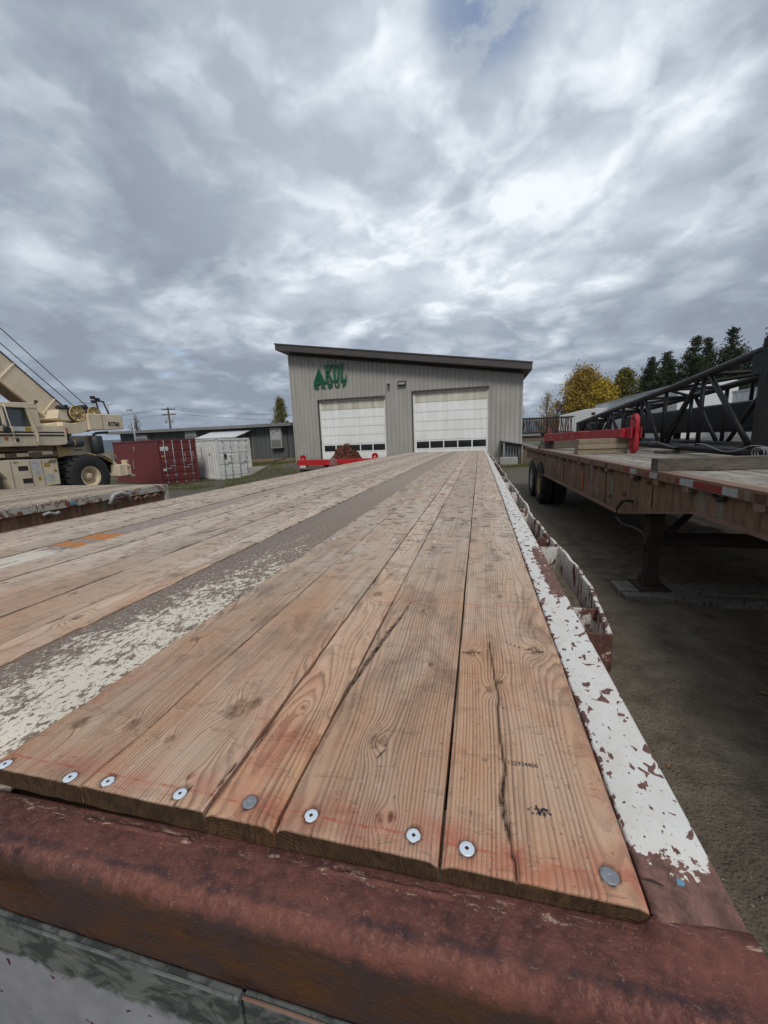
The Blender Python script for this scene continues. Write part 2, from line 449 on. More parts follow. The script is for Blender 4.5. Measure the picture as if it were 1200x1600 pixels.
def green_plate():
    m, t = newmat('plate_green')
    o = t.objco()
    v = t.vm('MULTIPLY', o, (1, 1, 1.6))
    a = t.noise(v, 24, 6, 0.7, 0.8)
    b = t.noise(t.vm('MULTIPLY', v, (1, 1, 2)), 40, 5, 0.7, 0.5)
    c = t.mix(t.rr(a, 0.44, 0.56), (0.135, 0.142, 0.132, 1), (0.045, 0.052, 0.048, 1))
    c = t.mix(t.rr(b, 0.56, 0.66, 0, 0.6), c, (0.20, 0.20, 0.15, 1))
    # lower down the top coat is worn to pale grey primer, chipped to red
    z = t.sep(o)[2]
    e = t.m('ADD', z, t.m('MULTIPLY', t.m('SUBTRACT', t.noise(o, 30, 5, 0.65), 0.5), 0.05))
    pale = t.rr(e, -0.043, -0.054, 0, 1, True)
    pc = t.mix(t.rr(t.noise(o, 16, 4, 0.6), 0.3, 0.7), (0.30, 0.30, 0.325, 1), (0.19, 0.19, 0.205, 1))
    pc = t.mix(t.rr(t.noise(o, 55, 3, 0.5, 0.3), 0.67, 0.685), pc, (0.085, 0.022, 0.018, 1))
    c = t.mix(pale, c, pc)
    t.bsdf(c, 0.55, 0.0, t.bump(t.m('ADD', a, pale), 0.4, 0.001), 0.4)


green_plate()
plate_green = MATS['plate_green']
zinc = paint('zinc', (0.72, 0.78, 0.84, 1), (0.42, 0.46, 0.5), 0.3, 120, 0.42, 0.25, 0.2, 400)
zinc_old = paint('zinc_old', (0.30, 0.31, 0.33, 1), (0.16, 0.15, 0.15), 0.6, 150, 0.5, 0.5, 0.3, 400)
black_hole = paint('recess_shade_black', (0.035, 0.028, 0.024, 1), None, 0.3, 30, 0.9)  # near-black: painted-in shade of holes, also dark joints and the splinter
ink = paint('stamp_ink', (0.045, 0.047, 0.06, 1), (0.15, 0.12, 0.1), 0.6, 200, 0.8)
trailer_rust = flake('trailer_rust', (0.20, 0.23, 0.19, 1), (0.150, 0.080, 0.044), (0.24, 0.125, 0.06), 0.24, 5.0, (1, 1.6, 0.45), 0.06, None, 0.7, 0.3)
trailer_edge = paint('trailer_edge', (0.185, 0.100, 0.068, 1), (0.28, 0.18, 0.13), 0.6, 8, 0.65)
dark_steel = paint('dark_steel', (0.036, 0.027, 0.023, 1), (0.075, 0.042, 0.028), 0.6, 9, 0.75, 0.0, 0.25, 80, 0.25)
boom_black = paint('boom_black', (0.009, 0.0095, 0.011, 1), (0.05, 0.038, 0.03), 0.30, 14, 0.50, 0.0, 0.2, 60, 0.22)
box_black = paint('box_black', (0.011, 0.013, 0.014, 1), (0.03, 0.03, 0.03), 0.4, 4, 0.6, 0.0, 0.2, 60, 0.25)
beam_red = paint('beam_red', (0.36, 0.016, 0.026, 1), (0.22, 0.02, 0.02), 0.45, 6, 0.5)
bar_red = paint('bar_red', (0.50, 0.012, 0.012, 1), (0.26, 0.02, 0.015), 0.4, 6, 0.45)
tyre_m = paint('tyre', (0.022, 0.022, 0.023, 1), (0.06, 0.052, 0.044), 0.6, 12, 0.85)
hub_yellow = paint('hub_yellow', (0.42, 0.28, 0.09, 1), (0.16, 0.10, 0.05), 0.6, 10, 0.6)
hub_white = paint('hub_white', (0.48, 0.47, 0.44, 1), (0.2, 0.16, 0.13), 0.6, 10, 0.6)
tape_red = paint('tape_red', (0.24, 0.022, 0.018, 1), (0.12, 0.04, 0.025), 0.7, 10, 0.5)
tape_white = paint('tape_white', (0.38, 0.38, 0.36, 1), (0.2, 0.15, 0.12), 0.7, 10, 0.5)
crane_tan = paint('crane_tan', (0.80, 0.67, 0.48, 1), (0.36, 0.25, 0.14), 0.40, 1.6, 0.55)
crane_shade = paint('crane_frame', (0.20, 0.145, 0.095, 1), (0.07, 0.05, 0.04), 0.6, 3, 0.7)
crane_rim = paint('crane_rim', (0.72, 0.58, 0.38, 1), (0.25, 0.17, 0.1), 0.4, 5, 0.5)
crane_yellow = paint('winch_gold', (0.62, 0.44, 0.18, 1), (0.22, 0.13, 0.06), 0.6, 8, 0.6)
black_p = paint('black_plastic', (0.02, 0.02, 0.022, 1), (0.05, 0.05, 0.05), 0.4, 8, 0.55)
grey_can = paint('air_filter_grey', (0.06, 0.068, 0.08, 1), (0.12, 0.11, 0.1), 0.4, 8, 0.5)
decal_w = paint('decal_white', (0.62, 0.62, 0.60, 1), (0.33, 0.30, 0.28), 0.6, 25, 0.5)
decal_y = paint('decal_yellow', (0.45, 0.30, 0.03, 1), (0.2, 0.14, 0.03), 0.5, 25, 0.5)
orange_seat = paint('orange_seat', (0.40, 0.09, 0.03, 1), (0.2, 0.05, 0.02), 0.4, 12, 0.8)
cont_red = paint('container_red', (0.155, 0.026, 0.026, 1), (0.085, 0.022, 0.022), 0.6, 2.2, 0.55)
cont_white = paint('container_white', (0.70, 0.70, 0.66, 1), (0.40, 0.38, 0.35), 0.6, 2.4, 0.55)
galv = paint('galvanised', (0.42, 0.44, 0.46, 1), (0.24, 0.25, 0.27), 0.5, 6, 0.45, 0.3)
clad = paint('cladding', (0.39, 0.37, 0.335, 1), (0.33, 0.31, 0.28), 0.5, 0.8, 0.5, 0, 0.1, 30)
door_w = paint('door_white', (0.86, 0.86, 0.835, 1), (0.60, 0.585, 0.53), 0.55, 1.1, 0.5, 0, 0.1, 30)
roof_b = paint('roof_brown', (0.062, 0.050, 0.047, 1), (0.10, 0.085, 0.08), 0.4, 2, 0.5)
def streaked(name, col, col2, low, lowz, amt):
    """sheet metal with run-down streaks and splash dirt along its foot"""
    m, t = newmat(name)
    o = t.pos()
    x, y, z = t.sep(o)
    st = t.noise(t.vm('MULTIPLY', o, (5.0, 5.0, 0.35)), 1.0, 5, 0.65)
    bl = t.noise(o, 0.5, 4, 0.6)
    c = t.mix(t.m('MULTIPLY', t.rr(st, 0.42, 0.68), amt), col, col2)
    c = t.mix(t.rr(bl, 0.45, 0.7, 0, amt * 0.7), c, col2)
    f = t.rr(t.m('ADD', z, t.m('MULTIPLY', t.m('SUBTRACT', t.noise(o, 3.0, 5, 0.7), 0.5), 0.7)), lowz, lowz + 0.55, 0.75, 0.0)
    c = t.mix(f, c, low)
    t.bsdf(c, 0.55, 0.0, t.bump(bl, 0.1, 0.01), 0.3)
    return m


clad = streaked('cladding', (0.40, 0.38, 0.345, 1), (0.29, 0.275, 0.245, 1), (0.24, 0.21, 0.165, 1), 0.35, 0.6)
door_w = streaked('door_white', (0.88, 0.88, 0.86, 1), (0.66, 0.64, 0.57, 1), (0.60, 0.57, 0.50, 1), 0.3, 0.55)
door_top = streaked('door_white_stained', (0.66, 0.64, 0.54, 1), (0.42, 0.385, 0.29, 1), (0.6, 0.57, 0.5, 1), 0.3, 0.9)
low_clad = streaked('grey_siding', (0.110, 0.118, 0.112, 1), (0.16, 0.16, 0.148, 1), (0.14, 0.125, 0.10, 1), 0.5, 0.6)
sign_green = paint('sign_green', (0.006, 0.115, 0.050, 1), (0.01, 0.08, 0.04), 0.4, 5, 0.45)
low_clad = paint('grey_siding', (0.098, 0.105, 0.100, 1), (0.14, 0.14, 0.13), 0.5, 1.0, 0.7)
low_roof = paint('grey_roof', (0.20, 0.20, 0.19, 1), (0.12, 0.12, 0.115), 0.5, 1.2, 0.8)
ac_m = paint('appliance_grey', (0.38, 0.38, 0.37, 1), (0.25, 0.25, 0.24), 0.4, 3, 0.5)
concrete = paint('concrete', (0.34, 0.325, 0.29, 1), (0.19, 0.18, 0.16), 0.6, 3, 0.9, 0, 0.5, 40)
lumber = paint('new_lumber', (0.40, 0.24, 0.11, 1), (0.24, 0.16, 0.09), 0.5, 6, 0.8)
chain_rust = paint('chain_rust', (0.095, 0.034, 0.022, 1), (0.20, 0.075, 0.04), 0.7, 9, 0.8)
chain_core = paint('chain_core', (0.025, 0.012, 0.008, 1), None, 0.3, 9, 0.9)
bark = paint('bark', (0.075, 0.058, 0.046, 1), (0.03, 0.025, 0.02), 0.6, 6, 0.95, 0, 0.8, 20)
trailer_white = paint('trailer_white', (0.66, 0.67, 0.67, 1), (0.42, 0.42, 0.41), 0.5, 1.3, 0.5)
pole_wood = paint('pole_wood', (0.10, 0.085, 0.075, 1), (0.05, 0.045, 0.04), 0.5, 3, 0.9)
rope_m = paint('wire_rope', (0.03, 0.03, 0.032, 1), (0.06, 0.05, 0.05), 0.4, 20, 0.6)
cable_m = paint('pale_cable', (0.30, 0.30, 0.30, 1), (0.15, 0.15, 0.15), 0.4, 20, 0.6)
leafm = paint('dead_leaf', (0.25, 0.13, 0.055, 1), (0.13, 0.07, 0.03), 0.5, 40, 0.85)
blue_m = paint('blue_paint', (0.12, 0.30, 0.42, 1), (0.2, 0.1, 0.08), 0.6, 160, 0.7)
tarp_orange = paint('marker_orange', (0.65, 0.09, 0.03, 1), None, 0.3, 8, 0.6)


def glassm(name, col, rough=0.08):
    m, t = newmat(name)
    t.bsdf(col, rough, 0.0, None, 0.8)
    return m


dark_glass = glassm('dark_glass', (0.012, 0.014, 0.015, 1))
m_, t_ = newmat('cab_glass')
g_ = t_.n.new('ShaderNodeBsdfGlossy')
g_.inputs['Roughness'].default_value = 0.05
tr_ = t_.n.new('ShaderNodeBsdfTransparent')
tr_.inputs[0].default_value = (0.55, 0.62, 0.60, 1)
mx_ = t_.n.new('ShaderNodeMixShader')
mx_.inputs[0].default_value = 0.10
t_.l.new(tr_.outputs[0], mx_.inputs[1])
t_.l.new(g_.outputs[0], mx_.inputs[2])
t_.l.new(mx_.outputs[0], t_.n.new('ShaderNodeOutputMaterial').inputs[0])
cab_glass = m_


def foliage(name, c1, c2, c3=None):
    m, t = newmat(name)
    p = t.pos()
    ri = t.n.new('ShaderNodeNewGeometry').outputs['Random Per Island']
    c = t.mix(t.rr(t.noise(p, 0.9, 3, 0.6), 0.35, 0.65), c1, c2)
    c = t.mix(t.m('MULTIPLY', ri, 0.6), c, c3 or c2)
    b = t.bsdf(c, 0.75, 0, None, 0.2)
    return m


fol_pine = foliage('pine_needles', (0.022, 0.036, 0.016, 1), (0.042, 0.058, 0.022, 1), (0.062, 0.07, 0.026, 1))
fol_yellow = foliage('autumn_leaves', (0.46, 0.31, 0.03, 1), (0.55, 0.38, 0.04, 1), (0.17, 0.14, 0.03, 1))
fol_brown = foliage('ochre_leaves', (0.33, 0.225, 0.045, 1), (0.42, 0.29, 0.05, 1), (0.16, 0.085, 0.025, 1))
fol_green = foliage('green_gold_leaves', (0.11, 0.115, 0.025, 1), (0.23, 0.18, 0.03, 1), (0.07, 0.08, 0.02, 1))
grass_m = foliage('grass_blades', (0.075, 0.085, 0.022, 1), (0.11, 0.12, 0.03, 1), (0.17, 0.14, 0.06, 1))


def ground_mat():
    m, t = newmat('yard_dirt')
    p = t.pos()
    X, Y, Z = t.sep(p)
    a = t.noise(p, 0.55, 6, 0.62)
    b = t.noise(p, 5.0, 7, 0.7)
    d = t.noise(p, 38, 6, 0.8)
    e = t.noise(t.vm('MULTIPLY', p, (1.2, 6, 1)), 1.0, 5, 0.65)
    c = t.mix(t.rr(a, 0.35, 0.65), (0.185, 0.150, 0.110, 1), (0.290, 0.240, 0.180, 1))
    c = t.mix(t.rr(b, 0.4, 0.68, 0, 0.7), c, (0.065, 0.051, 0.037, 1))
    c = t.mix(t.rr(d, 0.50, 0.66, 0, 0.75), c, (0.17, 0.15, 0.12, 1))
    c = t.mix(t.rr(e, 0.55, 0.72, 0, 0.35), c, (0.030, 0.027, 0.024, 1))
    # dry compacted gravel further out is paler
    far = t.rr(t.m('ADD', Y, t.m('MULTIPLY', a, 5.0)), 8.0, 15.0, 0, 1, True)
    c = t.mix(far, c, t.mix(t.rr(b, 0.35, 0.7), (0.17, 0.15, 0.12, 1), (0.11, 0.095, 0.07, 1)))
    lf = t.rr(X, -6.0, -10.0, 0, 1)
    c = t.mix(lf, c, t.mix(t.rr(b, 0.35, 0.7), (0.15, 0.14, 0.115, 1), (0.095, 0.085, 0.062, 1)))
    g = t.m('MULTIPLY', t.rr(t.noise(p, 0.35, 5, 0.65), 0.46, 0.56), t.rr(Y, 17, 21, 0, 1))
    c = t.mix(t.m('MULTIPLY', g, 0.8), c, t.mix(t.rr(b, 0.35, 0.7), (0.085, 0.085, 0.030, 1), (0.13, 0.11, 0.05, 1)))
    peb = t.voro(p, 60.0)
    h = t.m('ADD', t.m('ADD', t.m('MULTIPLY', b, 2.0), d), t.m('MULTIPLY', t.rr(peb, 0.0, 0.5, 1, 0), 0.6))
    t.bsdf(c, 0.95, 0, t.bump(h, 1.0, 0.02), 0.15)


ground_mat()
ground_m = MATS['yard_dirt']
stone_m = foliage('pebbles', (0.13, 0.115, 0.09, 1), (0.20, 0.18, 0.15, 1), (0.36, 0.34, 0.31, 1))
mount_m = paint('far_hills', (0.022, 0.034, 0.026, 1), (0.035, 0.045, 0.03), 0.5, 0.002, 1.0, 0, 0, 1)
chain_link_m = foliage('chain_links', (0.06, 0.024, 0.015, 1), (0.13, 0.05, 0.03, 1), (0.30, 0.13, 0.075, 1))

# ------------------------------------------------------------------ object helpers
def link(name, me, mat=None, parent=None, loc=None, rot=None):
    o = bpy.data.objects.new(name, me)
    COL.objects.link(o)
    if mat is not None and me is not None and hasattr(me, 'materials') and len(me.materials) == 0:
        for k in (mat if isinstance(mat, (list, tuple)) else [mat]):
            me.materials.append(k)
    if parent is not None:
        o.parent = parent
    if loc is not None:
        o.location = loc
    if rot is not None:
        o.rotation_euler = rot
    return o


def tag(o, label=None, cat=None, group=None, kind=None):
    if label:
        o['label'] = label
    if cat:
        o['category'] = cat
    if group:
        o['group'] = group
    if kind:
        o['kind'] = kind
    return o


def thing(name, label, cat, loc=(0, 0, 0), rotz=0.0, group=None):
    o = bpy.data.objects.new(name, None)
    o.empty_display_size = 0.2
    COL.objects.link(o)
    o.location = loc
    o.rotation_euler = (0, 0, rotz)
    return tag(o, label, cat, group)


KIDS = {}


def copy_tree(o, parent=None):
    c = o.copy()
    COL.objects.link(c)
    if parent is not None:
        c.parent = parent
    for ch in list(o.children):
        copy_tree(ch, c)
    return c


class MB:
    """collects shapes into one mesh"""
    def __init__(s):
        s.b = bmesh.new()

    def box(s, x0, x1, y0, y1, z0, z1, M=None, mi=0):
        vs = [s.b.verts.new((x, y, z)) for x in (x0, x1) for y in (y0, y1) for z in (z0, z1)]
        for f in ((0, 1, 3, 2), (4, 6, 7, 5), (0, 4, 5, 1), (2, 3, 7, 6), (0, 2, 6, 4), (1, 5, 7, 3)):
            s.b.faces.new([vs[i] for i in f]).material_index = mi
        if M is not None:
            bmesh.ops.transform(s.b, matrix=M, verts=vs)
        return s

    def prism(s, pts, axis, a, b, M=None):
        """polygon pts (2D) extruded along axis from a to b"""
        def P(p, t):
            u, v = p
            return {'x': (t, u, v), 'y': (u, t, v), 'z': (u, v, t)}[axis]
        A = [s.b.verts.new(P(p, a)) for p in pts]
        B = [s.b.verts.new(P(p, b)) for p in pts]
        n = len(pts)
        s.b.faces.new(A)
        s.b.faces.new(B[::-1])
        for i in range(n):
            j = (i + 1) % n
            s.b.faces.new((A[j], A[i], B[i], B[j]))
        if M is not None:
            bmesh.ops.transform(s.b, matrix=M, verts=A + B)
        return s

    def tube(s, pts, r, seg=8, cap=True):
        pts = [Vector(p) for p in pts]
        rs = r if isinstance(r, (list, tuple)) else [r] * len(pts)
        rings = []
        up = Vector((0, 0, 1))
        for i, p in enumerate(pts):
            d = (pts[min(i + 1, len(pts) - 1)] - pts[max(i - 1, 0)]).normalized()
            if abs(d.dot(up)) > 0.95:
                up2 = Vector((1, 0, 0))
            else:
                up2 = up
            u = d.cross(up2).normalized()
            w = u.cross(d).normalized()
            rings.append([s.b.verts.new(p + (u * math.cos(2 * math.pi * k / seg) + w * math.sin(2 * math.pi * k / seg)) * rs[i]) for k in range(seg)])
        for a, b in zip(rings[:-1], rings[1:]):
            for k in range(seg):
                f = s.b.faces.new((a[k], a[(k + 1) % seg], b[(k + 1) % seg], b[k]))
                f.smooth = seg > 6
        if cap:
            s.b.faces.new(rings[0][::-1])
            s.b.faces.new(rings[-1])
        return s

    def lathe(s, prof, axis='x', seg=32, c=(0, 0, 0), smooth=True, closed=False):
        """prof: list of (radius, along)"""
        rings = []
        for r, t in prof:
            ring = []
            for k in range(seg):
                a = 2 * math.pi * k / seg
                u, v = r * math.cos(a), r * math.sin(a)
                p = {'x': (t, u, v), 'y': (u, t, v), 'z': (u, v, t)}[axis]
                ring.append(s.b.verts.new((p[0] + c[0], p[1] + c[1], p[2] + c[2])))
            rings.append(ring)
        for a, b in zip(rings[:-1], rings[1:]):
            for k in range(seg):
                f = s.b.faces.new((a[k], a[(k + 1) % seg], b[(k + 1) % seg], b[k]))
                f.smooth = smooth
        if not closed:
            if prof[0][0] > 1e-5:
                s.b.faces.new(rings[0])
            if prof[-1][0] > 1e-5:
                s.b.faces.new(rings[-1][::-1])
        return s

    def build(s, name, mat=None, parent=None, loc=None, rot=None, bevel=0.0, label=None):
        bmesh.ops.recalc_face_normals(s.b, faces=s.b.faces[:])
        me = bpy.data.meshes.new(name)
        s.b.to_mesh(me)
        s.b.free()
        o = link(name, me, mat, parent, loc, rot)
        if bevel > 0:
            md = o.modifiers.new('bevel', 'BEVEL')
            md.width = bevel
            md.segments = 2
            md.limit_method = 'ANGLE'
            md.angle_limit = R(40)
        if label:
            o['label'] = label
        return o


def npmesh(name, V, F, smooth=None, attrs=None):
    me = bpy.data.meshes.new(name)
    V = np.asarray(V, dtype=np.float32)
    F = np.asarray(F, dtype=np.int32)
    k = F.shape[1]
    me.vertices.add(len(V))
    me.vertices.foreach_set('co', V.ravel())
    me.loops.add(F.size)
    me.loops.foreach_set('vertex_index', F.ravel())
    me.polygons.add(len(F))
    me.polygons.foreach_set('loop_start', np.arange(0, F.size, k, dtype=np.int32))
    me.polygons.foreach_set('loop_total', np.full(len(F), k, dtype=np.int32))
    if smooth is not None:
        me.polygons.foreach_set('use_smooth', np.asarray(smooth, dtype=bool))
    me.update(calc_edges=True)
    for n, a in (attrs or {}).items():
        at = me.attributes.new(n, 'FLOAT', 'POINT')
        at.data.foreach_set('value', np.asarray(a, dtype=np.float32))
    return me


def text(name, body, size, mat, parent, loc, rot, depth=0.004, align='CENTER', xs=1.0, bold=0.0, shear=0.0):
    cu = bpy.data.curves.new(name, 'FONT')
    cu.body = body
    cu.size = size
    cu.extrude = depth
    cu.align_x = align
    cu.align_y = 'CENTER'
    cu.offset = bold
    cu.resolution_u = 2
    to = bpy.data.objects.new(name + '_tmp', cu)
    COL.objects.link(to)
    dg = bpy.context.evaluated_depsgraph_get()
    me = bpy.data.meshes.new_from_object(to.evaluated_get(dg))
    bpy.data.objects.remove(to)
    me.materials.clear()
    o = link(name, me, mat, parent, loc, rot)
    o.scale = (xs, 1, 1)
    return o


def hash2(i, j, s):
    n = (i * 374761393 + j * 668265263 + s * 1442695041) & 0xffffffff
    n = ((n ^ (n >> 13)) * 1274126177) & 0xffffffff
    return ((n ^ (n >> 16)) & 0xffff) / 65535.0


def vnoise(x, y, s=0):
    x = np.asarray(x, float)
    y = np.asarray(y, float)
    xi = np.floor(x).astype(np.int64)
    yi = np.floor(y).astype(np.int64)
    fx = x - xi
    fy = y - yi
    fx = fx * fx * (3 - 2 * fx)
    fy = fy * fy * (3 - 2 * fy)
    a, b = hash2(xi, yi, s), hash2(xi + 1, yi, s)
    c, d = hash2(xi, yi + 1, s), hash2(xi + 1, yi + 1, s)
    return (a * (1 - fx) + b * fx) * (1 - fy) + (c * (1 - fx) + d * fx) * fy


def fbm(x, y, s=0, o=4):
    r, a, t = 0, 0.5, 0
    for k in range(o):
        r = r + a * vnoise(x * 2 ** k, y * 2 ** k, s + k)
        t += a
        a *= 0.5
    return r / t


def sstep(a, b, x):
    t = np.clip((np.asarray(x, float) - a) / (b - a), 0, 1)
    return t * t * (3 - 2 * t)


# ------------------------------------------------------------------ ground
def gz(x, y):
    base = -0.43 * sstep(-7.5, -14.0, x)
    left = sstep(-12.5, -15.0, x)
    padm = sstep(19.5, 23.0, y) * (1 - left) + sstep(22.5, 28.0, y) * left
    padm = padm * (1 - sstep(0.2, 1.2, x))
    P = 0.44 * (1 - left) + 0.22 * left
    return base + (P - base) * padm


xs = np.concatenate([np.linspace(-3000, -140, 12), np.linspace(-120, -42, 14), np.arange(-40, 40, 0.8), np.linspace(42, 120, 14), np.linspace(140, 3000, 12)])
ys = np.concatenate([np.linspace(-400, -45, 8), np.arange(-40, 60, 0.8), np.linspace(62, 160, 14), np.linspace(180, 4500, 14)])
X_, Y_ = np.meshgrid(xs, ys)
Zg = gz(X_, Y_) + (fbm(X_ * 0.5, Y_ * 0.5, 5) - 0.5) * 0.05 * (np.abs(X_) < 60)
nx_, ny_ = len(xs), len(ys)
idx = np.arange(nx_ * ny_).reshape(ny_, nx_)
F_ = np.stack([idx[:-1, :-1], idx[:-1, 1:], idx[1:, 1:], idx[1:, :-1]], -1).reshape(-1, 4)
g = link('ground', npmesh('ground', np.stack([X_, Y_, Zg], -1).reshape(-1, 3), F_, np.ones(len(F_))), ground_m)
tag(g, 'dark packed dirt and gravel yard between the trailers', None, None, 'structure')


def gz0(x, y):
    return float(gz(x, y))


# near patch of the yard: rutted, gravelly, real relief
xs = np.arange(0.3, 5.2, 0.025)
ys = np.arange(-0.6, 8.0, 0.03)
X_, Y_ = np.meshgrid(xs, ys)
edge = np.minimum(np.minimum(X_ - 0.3, 5.2 - X_), np.minimum(Y_ + 0.6, 8.0 - Y_))
rel = (fbm(X_ * 1.3, Y_ * 0.5, 11, 3) - 0.35) * 0.08 + (fbm(X_ * 9, Y_ * 9, 21, 4) - 0.5) * 0.030 + np.clip(fbm(X_ * 26, Y_ * 26, 31, 2) - 0.62, 0, 1) * 0.05
Zg = 0.010 + rel * sstep(0, 0.5, edge) - 0.03 * (1 - sstep(0, 0.4, edge)) + 0.012
nx_, ny_ = len(xs), len(ys)
idx = np.arange(nx_ * ny_).reshape(ny_, nx_)
F_ = np.stack([idx[:-1, :-1], idx[:-1, 1:], idx[1:, 1:], idx[1:, :-1]], -1).reshape(-1, 4)
g = link('rutted_ground', npmesh('rutted_ground', np.stack([X_, Y_, Zg], -1).reshape(-1, 3), F_, np.ones(len(F_))), ground_m)
tag(g, 'rutted bare dirt beside the deck with small stones', None, None, 'structure')

# loose pebbles
rng = np.random.default_rng(5)
N = 9000
cx = rng.uniform(0.35, 4.8, N)
cy = rng.uniform(-0.3, 7.8, N)
clump = vnoise(cx * 2.2, cy * 2.2, 77)
keep = rng.uniform(0, 1, N) < 0.12 + 1.1 * sstep(0.45, 0.8, clump)
cx, cy = cx[keep], cy[keep]
N = len(cx)
sz = 0.0024 + 0.0085 * rng.uniform(0, 1, N) ** 3
oct_ = np.array([(1, 0, 0), (0, 1, 0), (-1, 0, 0), (0, -1, 0), (0, 0, 0.7), (0, 0, -0.7)], float)
of = np.array([(0, 1, 4), (1, 2, 4), (2, 3, 4), (3, 0, 4), (1, 0, 5), (2, 1, 5), (3, 2, 5), (0, 3, 5)])
V = oct_[None] * sz[:, None, None] * rng.uniform(0.6, 1.4, (N, 6, 1))
a = rng.uniform(0, 6.28, N)
Vx = V[..., 0] * np.cos(a)[:, None] - V[..., 1] * np.sin(a)[:, None]
Vy = V[..., 0] * np.sin(a)[:, None] + V[..., 1] * np.cos(a)[:, None]
edge = np.minimum(np.minimum(cx - 0.3, 5.2 - cx), np.minimum(cy + 0.6, 8.0 - cy))
cz = 0.022 + ((fbm(cx * 1.3, cy * 0.5, 11, 3) - 0.35) * 0.08 + (fbm(cx * 9, cy * 9, 21, 4) - 0.5) * 0.030 + np.clip(fbm(cx * 26, cy * 26, 31, 2) - 0.62, 0, 1) * 0.05) * sstep(0, 0.5, edge)
V = np.stack([Vx + cx[:, None], Vy + cy[:, None], V[..., 2] + cz[:, None] + sz[:, None] * 0.3], -1).reshape(-1, 3)
F_ = (of[None] + (np.arange(N) * 6)[:, None, None]).reshape(-1, 3)
g = link('gravel', npmesh('gravel', V, F_), stone_m)
tag(g, 'small pale pebbles scattered over the dark dirt', None, None, 'stuff')


# dead leaves lying on the dirt, one mesh each
def near_z(x, y):
    e = min(x - 0.3, 5.2 - x, y + 0.6, 8.0 - y)
    return float(0.022 + ((fbm(x * 1.3, y * 0.5, 11, 3) - 0.35) * 0.08 + (fbm(x * 9, y * 9, 21, 4) - 0.5) * 0.030) * sstep(0, 0.5, e))


lm = MB()
vs = [lm.b.verts.new(p) for p in ((-0.05, 0, 0.004), (-0.02, 0.017, 0.012), (0.02, 0.02, 0.006), (0.055, 0.0, 0.016), (0.02, -0.018, 0.010), (-0.02, -0.016, 0.014), (0.0, 0, 0.002))]
for i in range(6):
    lm.b.faces.new((vs[i], vs[(i + 1) % 6], vs[6]))
leaf0 = lm.build('fallen_leaf', leafm)
for i, (x, y, a, s, lab) in enumerate(((1.78, 2.72, -0.3, 0.8, 'curled tan leaf lying alone on the open dirt'),
                                       (1.55, 4.04, 0.4, 0.9, 'brown leaf under the landing leg at the timber edge'),
                                       (1.87, 4.06, 1.4, 0.9, 'brown leaf against the timber just right of the landing leg'),
                                       (2.38, 4.02, 0.1, 0.9, 'pale leaf against the ground timber further right'),
                                       (1.78, 3.42, 2.4, 0.8, 'small dark leaf on the dirt in front of the timber'),
                                       (0.95, 2.0, 0.9, 0.45, 'tiny leaf scrap on the dirt close to the deck edge'))):
    o = leaf0 if i == 0 else copy_tree(leaf0)
    o.location = (x, y, near_z(x, y) + 0.002)
    o.rotation_euler = (0.1, 0.15, a)
    o.scale = (s, s, s)
    tag(o, lab, 'leaf', 'dead leaves on the dirt')

# ------------------------------------------------------------------ the flatbed deck in front
DZ = 1.335
YEND = 13.4


def camz(y):
    return -0.0007 * np.maximum(0, np.asarray(y, float) - 2.0) ** 2


NEAR_SCREWS = [(-0.0605, 0.3150), (-0.0090, 0.3130), (-0.169, 0.3140), (-0.2420, 0.3150), (-0.3265, 0.3085), (-0.4240, 0.3050), (-0.4760, 0.3010), (-0.580, 0.3000), (0.1140, 0.3150)]


